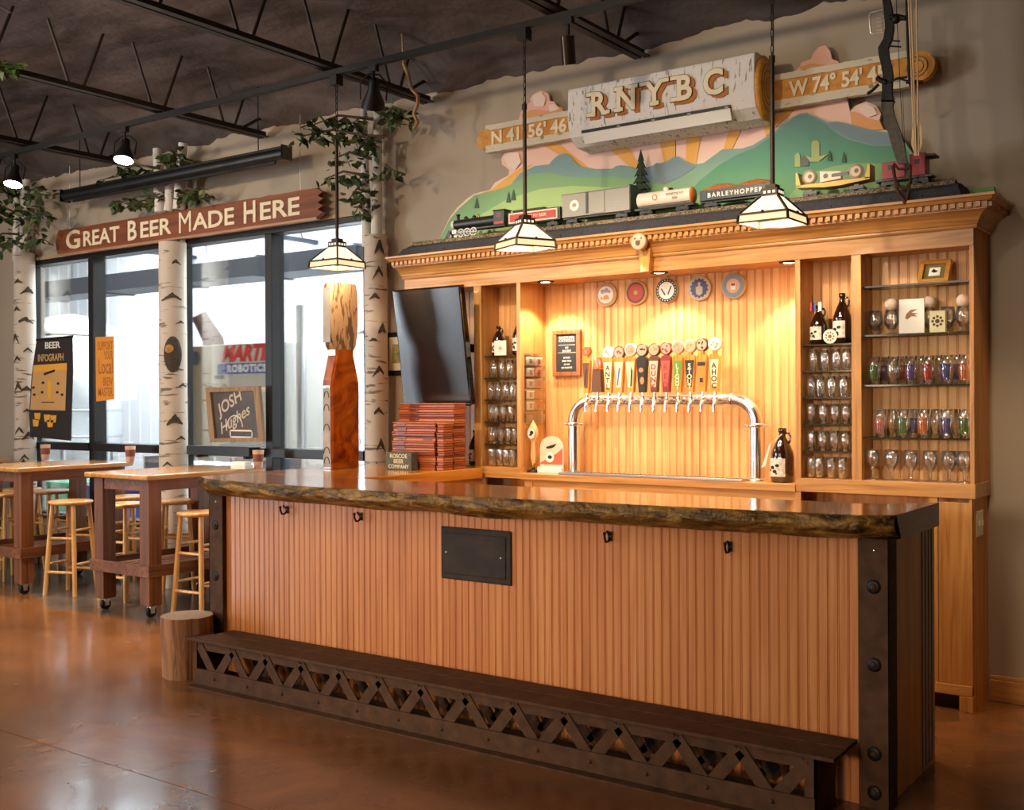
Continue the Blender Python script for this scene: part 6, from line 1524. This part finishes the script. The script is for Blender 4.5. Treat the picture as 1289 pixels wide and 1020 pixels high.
for k in range(7): pts.append((GX0+0.02*abs(k-3)/3+0.008*noise.noise((k, 8, 3)), GZ1-0.03-(GZ1-GZ0-0.05)*k/6))
MB().prism(pts, (0, GY, 0), (1,0,0), (0,0,1), (0, 0.04, 0)).build('plank', M['plank'], gs)
MB().box(GX0+0.05, GX1-0.06, GY-0.004, GY+0.03, GZ0-0.012, GZ0+0.004).build('worn_lower_edge', wood('pale worn edge', srgb(150, 104, 70), srgb(196, 150, 112), 'x', 30), gs)
X = lambda u, v: aty(u, v, GY).x
for big, small, u0, u1, u2, v in (('G', 'REAT', 83.5, 103, 151, 300), ('B', 'EER', 161.5, 174.5, 216.5, 290), ('M', 'ADE', 226, 243, 295.5, 278), ('H', 'ERE', 307.5, 324.5, 378, 262)):
    text_fit(text_fit(MB(), big, X(u0, v), X(u1, v)-0.02, 2.835, 0.165, GY, bold=0.0 if big == 'M' else 0.02), small, X(u1, v)+(0.0 if big == 'M' else 0.03), X(u2, v), 2.842, 0.132, GY).build('lettering', M['letter_cream'], gs)
for u, v in ((88, 275), (378, 218)):
    p = aty(u, v, GY+0.02); MB().cone((p.x, GY+0.02, GZ1-0.01), (p.x, GY+0.02, 3.58), 0.0035, n=6).build('hanging_wire', M['steel'], gs)

# ================================================================== BIRCHES
M['birch_bark'] = birch_mat('birch bark', srgb(206, 192, 176), srgb(120, 100, 84), (5, 5, 34), 0.60)
M['birch_white'] = birch_mat('white birch bark', srgb(222, 216, 208), srgb(64, 58, 54), (9, 9, 14), 0.60)
M['birch_scar'] = plain('dark birch scar', srgb(74, 64, 56), 0.9, var=0.3, vscale=60)
M['leaf'] = plain('dark green leaf', srgb(52, 74, 34), 0.5, var=0.4, vscale=6)
M['leaf_pale'] = plain('olive green leaf', srgb(92, 104, 58), 0.5, var=0.3, vscale=6)
M['twig'] = plain('brown twig', srgb(84, 66, 50), 0.7)
def scar(mb, cx, cy, r, a, z, w, h):
    vs = []; n = 14; k_ = random.uniform(0.5, 1.6); o_ = random.uniform(-0.12, 0.12)
    for i in range(n+1):
        s = (i/n-0.5); aa = a + s*w/r*random.uniform(0.95, 1.05); zz = z - abs(s-o_)*h*1.6*k_; th = max(0.002, h*(0.55-abs(s-o_)*0.8)*random.uniform(0.7, 1.2))
        for dz in (th, -th*0.7): vs.append((cx+r*1.012*math.cos(aa), cy+r*1.012*math.sin(aa), zz+dz))
    mb.add(vs, [(2*i+1, 2*i+3, 2*i+2, 2*i) for i in range(n)], 0)
def leaves(mb, p0, p1, n, spread, size):
    p0 = Vector(p0); p1 = Vector(p1)
    for k in range(n):
        t = random.uniform(0.1, 1.02); c = p0.lerp(p1, t)+Vector((random.gauss(0, spread), random.gauss(0, spread), random.gauss(-spread*0.3, spread*0.6))); c.y = min(c.y, 5.60); c.z = min(c.z, 3.50)
        d = Vector((random.uniform(-1, 1), random.uniform(-1, 1), random.uniform(-0.9, 0.3))).normalized(); s = d.cross(Vector((random.uniform(-1, 1), random.uniform(-1, 1), 1))).normalized()
        L_ = size*random.uniform(0.7, 1.3); W = L_*0.34; nrm = s.cross(d)*0.1*L_
        vs = [c, c+d*L_*0.35+s*W+nrm, c+d*L_*0.7+s*W*0.7+nrm, c+d*L_, c+d*L_*0.7-s*W*0.7+nrm, c+d*L_*0.35-s*W+nrm]
        mb.add(vs, [(0, 1, 2, 3), (0, 3, 4, 5)], 0 if random.random() < 0.7 else 1)
def birch(u, cy, r, z1, stems, branches, label, seed, scars):
    cx = aty(u, 450, cy).x
    random.seed(seed)
    t = thing('birch_tree', (cx, cy, 0), label, 'tree')
    n = 22; pts = []; rad = []
    for k in range(15):
        z = z1*k/14; pts.append((cx+0.010*noise.noise((z*1.5, seed, 0)), cy, z)); rad.append(r*(1.02-0.06*k/14+0.04*noise.noise((z*2.5, seed, 5))))
    mb = MB().tube(pts, rad, n)
    for p in mb.v: p.y = min(p.y, 5.704)
    tr_ = mb.build('trunk', M['birch_bark'], t)
    for a, z, w, h in scars:
        mb = MB(); scar(mb, cx, cy, r*1.03, a, z, w*0.62, h*0.85); mb.build('bark_scar', M['birch_scar'], tr_)
    for (xa, za, xb, zb, rr) in stems:
        pts = [(xa+(xb-xa)*k/6+0.012*noise.noise((k, seed, xa)), cy, za+(zb-za)*k/6) for k in range(7)]
        MB().tube(pts, [rr*(1-0.05*k) for k in range(7)], 14).build('upper_stem', M['birch_white'], t)
    for (A, B, nl, sp, sz) in branches:
        A = Vector(A); B = Vector(B); mid = A.lerp(B, 0.5)+Vector((0, -0.03, 0.04))
        br = MB().tube([A, mid, B], [0.012, 0.008, 0.004], 6).build('branch', M['twig'], t)
        mb = MB(); leaves(mb, A, B, nl, sp, sz); mb.build('leaves', [M['leaf'], M['leaf_pale']], br)
    return t
front = -PI/2 + 0.90     # the side of a trunk that faces the room from the right
def bp(u, v, y): return aty(u, v, y)
s1 = [(front-0.5, 2.6, .14, .045), (front+0.35, 2.52, .2, .06), (front+0.3, 2.25, .22, .06), (front-0.8, 2.1, .14, .07), (front-0.7, 1.9, .14, .05), (front+0.4, 1.98, .14, .035), (front-0.6, 1.65, .14, .07), (front+0.35, 1.62, .18, .05), (front+0.3, 1.42, .12, .03), (front-0.5, 1.25, .15, .05), (front+0.4, 1.2, .18, .06), (front, .95, .14, .05), (front+0.2, .7, .16, .05), (front-0.3, .5, .14, .04), (front, 1.0, .13, .04), (front-0.6, 2.35, .12, .05)]
birch(31.5, 5.62, 0.096, 2.86, [(-9.68, 2.8, -9.70, 3.54, 0.040), (-9.58, 2.8, -9.52, 3.54, 0.050)],
      [(bp(30, 250, 5.5), bp(58, 240, 5.35), 40, .05, .085), (bp(30, 272, 5.45), bp(-14, 262, 5.2), 60, .06, .09), (bp(34, 270, 5.45), bp(55, 268, 5.3), 40, .05, .085), (bp(24, 295, 5.45), bp(-10, 305, 5.2), 50, .06, .085), (bp(36, 294, 5.45), bp(50, 296, 5.3), 24, .05, .085), (bp(24, 238, 5.45), bp(-10, 240, 5.2), 50, .06, .085)],
      'slim birch trunk at the far left edge of the window', 3, s1)
s2 = [(front-0.1, 2.33, .26, .05), (front+0.5, 2.12, .12, .03), (front+0.1, 1.35, .22, .08), (front+0.6, 1.62, .16, .03), (front+0.5, 1.2, .14, .03), (front+0.1, .92, .28, .06), (front-0.2, .7, .2, .05), (front+0.3, 2.6, .12, .04), (front-0.4, 1.0, .14, .03)]
b2 = birch(218, 5.585, 0.112, 2.762, [(-7.50, 3.02, -7.55, 3.54, 0.05), (-7.40, 3.02, -7.36, 3.45, 0.04), (-7.27, 3.02, -7.22, 3.54, 0.05)],
      [(bp(200, 212, 5.55), bp(150, 216, 5.5), 50, .045, .08), (bp(195, 226, 5.55), bp(122, 228, 5.5), 24, .03, .07), (bp(205, 204, 5.55), bp(228, 198, 5.5), 40, .045, .08), (bp(210, 250, 5.56), bp(150, 256, 5.5), 60, .04, .075), (bp(222, 246, 5.56), bp(258, 242, 5.5), 50, .04, .075), (bp(228, 212, 5.55), bp(246, 206, 5.5), 30, .04, .08)],
      'thick birch trunk standing between the second and third panes', 5, s2)
# stem behind the plank joining both halves of the thick birch
X2 = aty(218, 450, 5.585).x
MB().tube([(X2, 5.685, 2.7), (X2, 5.685, 3.1)], [0.022, 0.022], 10).build('upper_stem', M['birch_white'], b2)
# knot of the thick birch
KM = Matrix.Translation((X2+0.108*math.cos(front), 5.585+0.108*math.sin(front), 1.86)) @ Matrix.Rotation(front+PI/2, 4, 'Z')
kn = MB().ball((0, 0, 0), 0.1, n=20, k=10, sx=0.70, sy=0.30, sz=1.45).xform(KM).build('knot', M['birch_scar'], b2)
MB().ball((-0.02, -0.018, 0.04), 0.04, n=14, k=8, sy=0.35).xform(KM).build('knot_heart', plain('ochre knot heart', srgb(196, 140, 70), 0.7, var=0.3, vscale=40), kn)
s3 = [(front+0.2, 2.55, .12, .10), (front-0.3, 2.2, .12, .05), (front+0.4, 1.98, .10, .09), (front-0.4, 1.9, .1, .03), (front, 1.7, .14, .06), (front+0.1, 1.42, .12, .05), (front+0.3, 1.2, .12, .07), (front, 2.38, .12, .06), (front-0.1, 1.05, .1, .04)]
birch(473.5, 5.60, 0.080, 2.62, [(-5.25, 2.55, -5.27, 3.50, 0.034), (-5.16, 2.55, -5.14, 3.52, 0.040)],
      [(bp(470, 150, 5.5), bp(392, 158, 5.3), 46, .04, .075), (bp(468, 172, 5.5), bp(378, 172, 5.3), 56, .03, .075), (bp(486, 146, 5.5), bp(512, 140, 5.35), 40, .04, .075), (bp(484, 172, 5.52), bp(452, 186, 5.45), 30, .04, .075), (bp(465, 222, 5.5), bp(408, 226, 5.35), 40, .035, .07), (bp(484, 218, 5.5), bp(494, 214, 5.4), 14, .03, .07), (bp(466, 242, 5.5), bp(440, 250, 5.4), 26, .04, .065), (bp(468, 200, 5.5), bp(420, 200, 5.35), 26, .04, .06), (bp(463, 268, 5.55), bp(448, 266, 5.5), 14, .03, .06)],
      'slim birch trunk beside the right jamb of the window', 9, s3)
random.seed(11)
lb = thing('leafy_branch', (bp(4, 12, 3.6).x, 3.6, bp(4, 12, 3.6).z), 'leafy green branch in the upper left corner under the ceiling', 'branch')
A, B = bp(-14, 0, 3.6), bp(14, 16, 3.6)
MB().tube([A+Vector((0, 0, 0.7)), A, B], 0.008, 6).build('twig', M['twig'], lb)
mb = MB(); leaves(mb, A, B, 50, .035, .07); mb.build('leaves', [M['leaf'], M['leaf_pale']], lb)

# ================================================================== POSTERS AND SIGNS AT THE WINDOW
def flat(mb, pts, y, m=0, d=0.001):
    P = [(aty(u, v, y).x, aty(u, v, y).z) for u, v in pts]; return mb.prism(P, (0, y, 0), (1,0,0), (0,0,1), (0, d, 0), m)
pm('poster black', 40, 32, 28, rough=0.5); pm('poster tan', 206, 160, 100); pm('poster amber', 226, 150, 50); pm('poster print dark', 34, 24, 16); pm('poster beer', 236, 170, 60)
QY_ = 5.60
po = thing('beer_poster', (-9.1, QY_, 1.14), 'dark hanging banner about beer with a tan panel and a drawn glass', 'poster')
flat(MB(), [(46, 428), (91, 424), (91.5, 470), (90, 515), (89, 555), (38, 550), (36.5, 520), (40, 470)], QY_, d=0.006).build('banner', M['poster black'], po)
flat(MB(), [(41.5, 464), (84, 462), (82, 517), (38, 516)], QY_-0.0012).build('tan_panel', M['poster tan'], po)
flat(MB(), [(42, 460), (84, 457), (84, 466), (42, 468)], QY_-0.0022).build('amber_strip', M['poster beer'], po)
mb = MB(); flat(mb, [(60, 479), (65, 479), (64, 503), (60.5, 503)], QY_-0.0022); mb.build('beer_glass_print', M['poster beer'], po)
for u, v in ((59, 527), (63, 534), (67, 528), (47, 525), (45, 533)): flat(MB(), [(u-4, v-5), (u+4, v-5), (u+3, v+4), (u-3, v+4)], QY_-0.0022).build('beer_print', M['poster beer'], po)
mb = MB()
for u, v in ((53, 494), (72, 494), (54, 482), (73, 483), (43, 497), (78, 497), (42, 488)): flat(mb, [(u-1.5, v-1.5), (u+1.5, v-1.5), (u+1.5, v+1.5), (u-1.5, v+1.5)], QY_-0.0024)
flat(mb, [(55, 470), (69, 465), (69, 468), (55, 473)], QY_-0.0024); flat(mb, [(52, 506), (68, 506), (68, 507), (52, 507)], QY_-0.0024)
mb.build('small_print', M['poster print dark'], po)
a, b_ = aty(57, 442, QY_).x, aty(76, 441, QY_).x
text_fit(MB(), 'BEER', a, b_, aty(60, 439, QY_).z, 0.058, QY_-0.001, 0.001, 0.02).build('lettering', M['paper'], po)
a, b_ = aty(48, 455, QY_).x, aty(80, 453, QY_).x
text_fit(MB(), 'INFOGRAPH', a, b_, aty(60, 455, QY_).z, 0.066, QY_-0.001, 0.001, 0.02).build('lettering', M['poster tan'], po)
MB().cone((aty(46, 428, QY_).x, QY_+0.003, aty(46, 428, QY_).z), (aty(91, 424, QY_).x, QY_+0.003, aty(91, 424, QY_).z), 0.012, n=8).build('top_rod', M['black_steel'], po)
QY2 = 5.68
po = thing('orange_notice', (-8.4, QY2, 1.5), 'narrow orange paper notice hung on the window mullion', 'poster')
flat(MB(), [(120, 424.5), (143, 423.5), (143.5, 503), (121, 505.5)], QY2, d=0.004).build('sheet', M['poster amber'], po)
mb = MB()
for w_, u0, u1, v, h in (('SUPPORT', 123, 142, 441, .075), ('YOUR', 131, 142, 453, .075), ('Local', 124, 142, 471, .13), ('BREW', 130, 142, 486, .075), ('MASTER', 124, 142, 499, .075)):
    text_fit(mb, w_, aty(u0, v, QY2).x, aty(u1, v, QY2).x, aty(130, v, QY2).z, h, QY2-0.0005, 0.0006, 0.01)
mb.build('lettering', plain('brown orange ink', srgb(176, 96, 40), 0.6), po)
# box shelf and chalk sign
sh = thing('window_shelf', (-6.85, 5.62, 1.06), 'black box shelf fixed across the window under the chalk sign', 'shelf')
MB().box(-7.19, -6.45, 5.58, 5.69, 1.066, 1.135).build('shelf_box', M['black_paint'], sh, bevel=0.004)
for x in (-7.1, -6.54): MB().box(x, x+0.03, 5.60, 5.70, 1.045, 1.066).build('bracket', M['black_steel'], sh)
ez = thing('chalk_sign', (-6.7, 5.63, 1.136), 'framed chalk sign lettered JOSH Hughes leaning on the black box shelf', 'sign')
EY = 5.66
mb = MB()
F_ = [(258, 488), (325, 486), (331, 556), (264, 557)]; I_ = [(264, 494), (319, 492), (325, 551), (270, 552)]
P = lambda pts: [(aty(u, v, EY-0.03).x, aty(u, v, EY-0.03).z) for u, v in pts]
fo, fi = P(F_), P(I_)
for k in range(4):
    mb.prism([fo[k], fo[(k+1) % 4], fi[(k+1) % 4], fi[k]], (0, EY-0.03, 0), (1,0,0), (0,0,1), (0, 0.03, 0))
mb.build('frame', wood('grey brown frame', srgb(120, 92, 64), srgb(170, 138, 100), 'z', 30, rough=0.6), ez)
MB().prism(P(I_), (0, EY-0.012, 0), (1,0,0), (0,0,1), (0, 0.01, 0)).build('slate', plain('brown black slate', srgb(78, 64, 50), 0.3, var=0.3, vscale=6), ez)
mb = MB(); c0 = aty(293, 518, EY-0.014)
up = Vector((math.cos(0.45), 0, math.sin(0.45))); uz = Vector((-math.sin(0.45)*0.6, 0, math.cos(0.45)*1.0))
mb.text('JOSH', c0+Vector((-0.02, 0, 0.03)), up, uz, 0.13, 0.001, bold=0.002).text('Hughes', c0+Vector((0.03, 0, -0.10)), up, uz, 0.125, 0.001, bold=0.0015, shear=0.2)
mb.build('chalk_writing', plain('grey chalk paint', srgb(200, 190, 174), 0.8), ez)
mb = MB(); a, b_ = aty(291, 541, EY), aty(320, 555, EY)
for q_ in ((a.x, b_.x, a.z-0.012, a.z), (a.x, b_.x, b_.z+0.02, b_.z+0.032), (a.x, a.x+0.012, b_.z+0.02, a.z), (b_.x-0.012, b_.x, b_.z+0.02, a.z)): mb.box(q_[0], q_[1], EY-0.015, EY-0.013, q_[2], q_[3])
mb.tube([(a.x+0.06+0.09*math.cos(t_), EY-0.014, a.z+0.02+0.09*math.sin(t_)) for t_ in [k*PI/12 for k in range(13)]], 0.005, 5)
mb.build('chalk_drawing', M['paper'], ez)

# ================================================================== CARVED COLUMN ON THE WING
cl = thing('carved_column', (-4.80, 4.89, ZT), 'giant tap handle carved from a varnished slab with bark head, standing on the bar wing', 'column')
CXa, CXb, CYc = -4.85, -4.765, 4.89
def slab_col(name, zw, mats, bulge=0.0):
    """stations (z, half width in y); extruded in x with softened edges"""
    vs = []; fs = []; n = 8
    for z, w in zw:
        e = 0.012
        for x, y in ((CXa+e, -w), (CXb-e, -w), (CXb, -w+e), (CXb, w-e), (CXb-e, w), (CXa+e, w), (CXa, w-e), (CXa, -w+e)): vs.append((x, CYc+y, z))
    for k in range(len(zw)-1):
        for i in range(n): fs.append((k*n+i, k*n+(i+1) % n, (k+1)*n+(i+1) % n, (k+1)*n+i))
    fs.append(tuple(reversed(range(n)))); fs.append(tuple(range((len(zw)-1)*n, len(zw)*n)))
    return MB().add(vs, fs).build(name, mats, cl, bevel=0.003)
def col_mat():
    m, nt, b = new_mat('varnished amber slab'); N = nt.nodes; L = nt.links
    tc = N.new('ShaderNodeTexCoord'); w = N.new('ShaderNodeTexNoise'); w.inputs['Scale'].default_value = 4; w.inputs['Detail'].default_value = 6; w.inputs['Distortion'].default_value = 2.5
    L.new(tc.outputs['Object'], w.inputs['Vector'])
    r = N.new('ShaderNodeValToRGB'); e = r.color_ramp.elements; e[0].position = 0.3; e[0].color = srgb(110, 34, 6); e[1].position = 0.7; e[1].color = srgb(214, 112, 28)
    L.new(w.outputs['Fac'], r.inputs['Fac']); L.new(r.outputs['Color'], b.inputs['Base Color'])
    b.inputs['Roughness'].default_value = 0.2; b.inputs['Coat Weight'].default_value = 0.8
    return m
M['col'] = col_mat()
M['col_bark'] = birch_mat('chipped tan bark', srgb(186, 146, 104), srgb(104, 74, 48), (40, 40, 8), 0.50)
M['col_pale'] = plain('pale grey carved face', srgb(176, 164, 150), 0.6, var=0.25, vscale=10)
zf = lambda v: aty(429, v, CYc).z
slab_col('shaft', [(ZT+0.001, 0.122), (zf(486), 0.124), (zf(478), 0.118), (zf(462), 0.096), (zf(448), 0.078), (zf(440), 0.078)], M['col'])
slab_col('bark_head', [(zf(441), 0.082), (zf(436), 0.100), (zf(420), 0.115), (zf(395), 0.120), (zf(372), 0.118), (zf(360), 0.108), (zf(357), 0.098)], M['col_bark'])
mb = MB(); y = CYc-0.1235
mb.prism([(CXa+0.012, ZT+0.01), (CXb-0.012, ZT+0.01), (CXb-0.012, zf(490)), (CXb-0.03, zf(487)), (CXa+0.012, zf(490))], (0, y-0.001, 0), (1,0,0), (0,0,1), (0, 0.003, 0))
mb.build('carved_face', M['col_pale'], cl)
MB().prism([(CXa+0.012, zf(432)), (CXb-0.012, zf(432)), (CXb-0.012, zf(364)), (CXa+0.012, zf(364))], (0, CYc-0.1215, 0), (1,0,0), (0,0,1), (0, 0.004, 0)).build('sawn_face', M['col_pale'], cl)
mb = MB()
for zz, ww in ((1.10, 0.022), (1.16, 0.026), (1.30, 0.024), (1.42, 0.022), (1.50, 0.02)):
    mb.tube([((CXa+CXb)/2+ww*math.cos(t_), y-0.002, zz+0.04*math.sin(t_)) for t_ in [k*PI/8 for k in range(9)]], 0.003, 5)
mb.build('carved_lines', M['rim brown'], cl)

# ================================================================== TABLES, STOOLS, CUPS
TZ_ = 0.985
def table(x0, x1, y0, y1, label):
    t = thing('bar_table', ((x0+x1)/2, (y0+y1)/2, 0), label, 'table')
    MB().box(x0, x1, y0, y1, TZ_-0.035, TZ_).build('table_top', M['table_wood'], t, bevel=0.010)
    i = 0.05; L = 0.105
    e = 0.05; mb = MB().box(x0+i+e, x1-i-e, y0+i+0.01, y0+i+0.035, TZ_-0.115, TZ_-0.036).box(x0+i+e, x1-i-e, y1-i-0.035, y1-i-0.01, TZ_-0.115, TZ_-0.036).box(x0+i+0.01, x0+i+0.035, y0+i+e, y1-i-e, TZ_-0.115, TZ_-0.036).box(x1-i-0.035, x1-i-0.01, y0+i+e, y1-i-e, TZ_-0.115, TZ_-0.036)
    mb.build('apron', M['dark_wood_h'], t)
    for xa in (x0+i, x1-i-L):
        for ya in (y0+i, y1-i-L):
            l = MB().box(xa, xa+L, ya, ya+L, 0.085, TZ_-0.035).build('leg', M['dark_wood'], t, bevel=0.004)
            c = MB().lathe([(0.034, -0.012), (0.040, -0.008), (0.040, 0.008), (0.034, 0.012)], (xa+L/2, ya+L/2, 0.040), 16, axis='x').build('caster_wheel', M['black_steel'], l)
            MB().box(xa+L/2-0.022, xa+L/2+0.022, ya+L/2-0.02, ya+L/2+0.02, 0.062, 0.086).box(xa+L/2-0.020, xa+L/2-0.015, ya+L/2-0.016, ya+L/2+0.016, 0.03, 0.07).box(xa+L/2+0.015, xa+L/2+0.020, ya+L/2-0.016, ya+L/2+0.016, 0.03, 0.07).build('caster_fork', M['steel'], l)
    mb = MB()
    za, zb = 0.285, 0.365
    mb.box(x0+i-0.025, x1-i+0.025, y0+i-0.022, y0+i, za, zb).box(x0+i-0.025, x1-i+0.025, y1-i, y1-i+0.022, za, zb).box(x0+i-0.022, x0+i, y0+i, y1-i, za, zb).box(x1-i, x1-i+0.022, y0+i, y1-i, za, zb)
    mb.build('foot_rail', M['dark_wood_h'], t, bevel=0.003)
    mb = MB()
    for k in range(4):
        xa = x0+i+L+0.02+k*(x1-x0-2*i-2*L-0.04)/4
        mb.box(xa, xa+(x1-x0-2*i-2*L-0.04)/4-0.02, y0+i, y1-i, za+0.03, za+0.055)
    mb.build('slats', M['dark_wood_h'], t)
    return t
table(-7.05, -6.32, 4.58, 5.62, 'tall wooden bar table on casters nearest the bar counter')
table(-8.68, -7.93, 4.60, 5.62, 'tall wooden bar table on casters, second from the bar counter')
table(-10.15, -9.42, 4.70, 5.40, 'tall wooden bar table farthest from the bar, at the left edge')
SZ = 0.725
def make_stool():
    t = thing('bar_stool', (0, 0, 0), 'x', 'stool', 'round wooden bar stools')
    MB().lathe([(0.0005, SZ-0.034), (0.13, SZ-0.034), (0.162, SZ-0.024), (0.166, SZ-0.012), (0.158, SZ-0.002), (0.09, SZ-0.004), (0.0005, SZ-0.006)], n=30, caps=False).build('seat', M['stool_wood'], t, local=True)
    tp, bt = 0.092, 0.135
    P = lambda sx, sy, z: Vector((sx*(bt+(tp-bt)*z/SZ), sy*(bt+(tp-bt)*z/SZ), z))
    for sx in (-1, 1):
        for sy in (-1, 1): MB().tube([P(sx, sy, 0), P(sx, sy, 0.35), P(sx, sy, SZ-0.03)], [0.0165, 0.019, 0.0165], 12).build('leg', M['stool_wood'], t, local=True)
    for za, zb in ((0.18, 0.24), (0.44, 0.50)):
        for s in (-1, 1):
            MB().cone(P(-1, s, za), P(1, s, za), 0.011, n=10).build('rung', M['stool_wood'], t, local=True)
            MB().cone(P(s, -1, zb), P(s, 1, zb), 0.011, n=10).build('rung', M['stool_wood'], t, local=True)
    return t
stool0 = make_stool()
SP = [(-6.20, 4.93, 0.12, 'wooden bar stool at the right side of the nearest table, beside the bar post'),
      (-7.09, 5.42, 0.785, 'wooden bar stool at the far left side of the nearest table, behind the front one'),
      (-7.20, 5.03, 0.15, 'wooden bar stool seen under the nearest table between its front legs'),
      (-7.74, 5.45, 0.0, 'wooden bar stool seen under the nearest table, farther back by the window'),
      (-7.76, 4.93, 0.35, 'wooden bar stool standing clear in front, between the second and nearest tables'),
      (-8.83, 5.44, 0.0, 'wooden bar stool behind the second table close to the window'),
      (-8.86, 5.05, 0.1, 'wooden bar stool seen behind the front leg of the second table'),
      (-9.25, 5.40, 0.0, 'wooden bar stool seen between the left and second tables near the wall')]
for i, (x, y, rz, lab) in enumerate(SP):
    o = stool0 if i == 0 else dup(stool0)
    o.location = (x, y, 0); o.rotation_euler = (0, 0, rz); o['label'] = lab
pm('cup pink', 214, 164, 140)
for u, v, y, lab in ((57, 567, 5.38, 'pink paper cup on the farthest table below the beer poster'), (164, 577, 5.52, 'pink paper cup on the second table below the orange notice'), (325, 580, 5.52, 'pink paper cup on the nearest table beside the chalk sign')):
    x = aty(u, v, y).x
    t = thing('paper_cup', (x, y, TZ_), lab, 'cup')
    MB().lathe([(0.030, 0), (0.043, 0.135), (0.040, 0.135), (0.028, 0.01), (0.0005, 0.01)], (x, y, TZ_+0.001), 18, caps=False).lathe([(0.030, 0), (0.0005, 0)], (x, y, TZ_+0.001), 18, caps=False).build('cup', M['cup pink'], t)
    MB().lathe([(0.0365, 0.05), (0.0415, 0.105)], (x, y, TZ_+0.001), 18, caps=False).build('printed_band', plain('brown cup band', srgb(150, 84, 60), 0.6), t)
x = aty(325, 584, 5.45).x
t = thing('napkin_holder', (x-0.12, 5.40, TZ_), 'white napkin holder on the nearest table beside the paper cup', 'holder')
MB().box(x-0.20, x-0.04, 5.36, 5.44, TZ_, TZ_+0.035).build('tray', M['white'], t, bevel=0.004)
MB().box(x-0.19, x-0.05, 5.37, 5.43, TZ_+0.0345, TZ_+0.055).build('napkins', M['paper'], t, bevel=0.003)
# ================================================================== LIGHT
def lamp(kind, name, loc, energy, col, size=0.1, target=None, spot=None, blend=0.5, size_y=None):
    d = bpy.data.lights.new(name, kind); d.energy = energy; d.color = col
    if kind == 'AREA':
        d.size = size
        if size_y: d.shape = 'RECTANGLE'; d.size_y = size_y
    else: d.shadow_soft_size = size
    if kind == 'SPOT': d.spot_size = math.radians(spot); d.spot_blend = blend
    o = bpy.data.objects.new(name, d); COL.objects.link(o); o.location = loc
    if target is not None: o.rotation_euler = (Vector(target)-Vector(loc)).to_track_quat('-Z', 'Y').to_euler()
    return o
WARM = (1.0, 0.72, 0.42); WARM2 = (1.0, 0.80, 0.56); COOL = (0.86, 0.93, 1.0)
for x, y in PUCK: lamp('SPOT', 'puck_lamp', (x, y, 2.175), 28, (1.0, 0.86, 0.66), 0.02, (x, y+0.12, 1.0), 100, 0.35)
for x, zt in PEND: lamp('POINT', 'pendant_bulb', (x, TKY, zt-0.09), 16, WARM2, 0.03)
for x in SPX[:2]: lamp('SPOT', 'track_bulb', (x+0.03, TKY-0.06, TKZ-0.28), 200, WARM2, 0.04, (x+0.35, TKY-0.7, 0), 70, 0.6)
# unseen spots: two follow the cabinet's shadow line, the rest are added fill
HW = (1.0, 0.86, 0.66)
for x, y, tx_, ty_, tz_, e, ang, sz, col in (
        (-4.6, -3.6, -4.2, 3.98, 0.55, 430, 36, 0.35, WARM2), (-1.6, -3.6, -2.2, 3.98, 0.55, 460, 36, 0.35, WARM2),  # low pair added to light the bar panel more than the floor
        (-5.2, 1.0, -5.2, 3.6, 0.0, 60, 70, 0.06, WARM2), (-6.6, 2.2, -6.9, 4.2, 0.0, 130, 60, 0.06, WARM2),
        (-4.0, 3.4, -3.8, 5.6, 1.6, 140, 60, 0.06, HW), (-2.6, 3.4, -2.5, 5.6, 1.6, 155, 60, 0.06, HW),
        (-3.2, 2.6, -3.0, 5.65, 2.9, 60, 66, 0.06, WARM2), (-1.6, 2.6, -1.9, 5.65, 2.9, 20, 55, 0.06, WARM2),
        (-5.6, 2.4, -6.0, 5.6, 2.9, 60, 80, 0.06, WARM2), (-8.0, 2.4, -8.0, 5.6, 2.8, 60, 80, 0.06, WARM2)):
    lamp('SPOT', 'unseen_spot', (x, y, 3.40 if y > -3 else 1.9), e, col, sz, (tx_, ty_, tz_), ang, 0.7)
lamp('SPOT', 'unseen_spot', (-0.9, 4.75, 3.40), 80, WARM, 0.05, (-1.33, 5.42, 0.55), 34, 0.6)  # added spot without a fixture, brightens the base door
lamp('AREA', 'room_fill_light', (-3.0, -1.2, 3.5), 50, (1.0, 0.88, 0.74), 3.0, (-3.0, 1.5, 0))  # added area light, soft fill for the whole room
lamp('AREA', 'room_fill_light', (-8.0, 0.5, 3.5), 110, (1.0, 0.90, 0.78), 2.5, (-7.5, 3.0, 0))  # second added fill, over the table side
# brewery: roof lights
lamp('AREA', 'brewery_roof_light', (-11.5, 8.6, 4.35), 1300, COOL, 9.0, (-11.5, 8.7, 0), size_y=3.6)
lamp('AREA', 'brewery_roof_light', (-6.5, 8.6, 4.35), 520, COOL, 4.0, (-6.5, 8.7, 0), size_y=3.6)
w = bpy.data.worlds.new('world'); w.use_nodes = True; sc.world = w
w.node_tree.nodes['Background'].inputs['Color'].default_value = (0.9, 0.8, 0.7, 1); w.node_tree.nodes['Background'].inputs['Strength'].default_value = 0.02
sc.view_settings.view_transform = 'Standard'; sc.view_settings.look = 'None'; sc.view_settings.gamma = 1; sc.view_settings.use_curve_mapping = False
sc.view_settings.exposure = 0.55
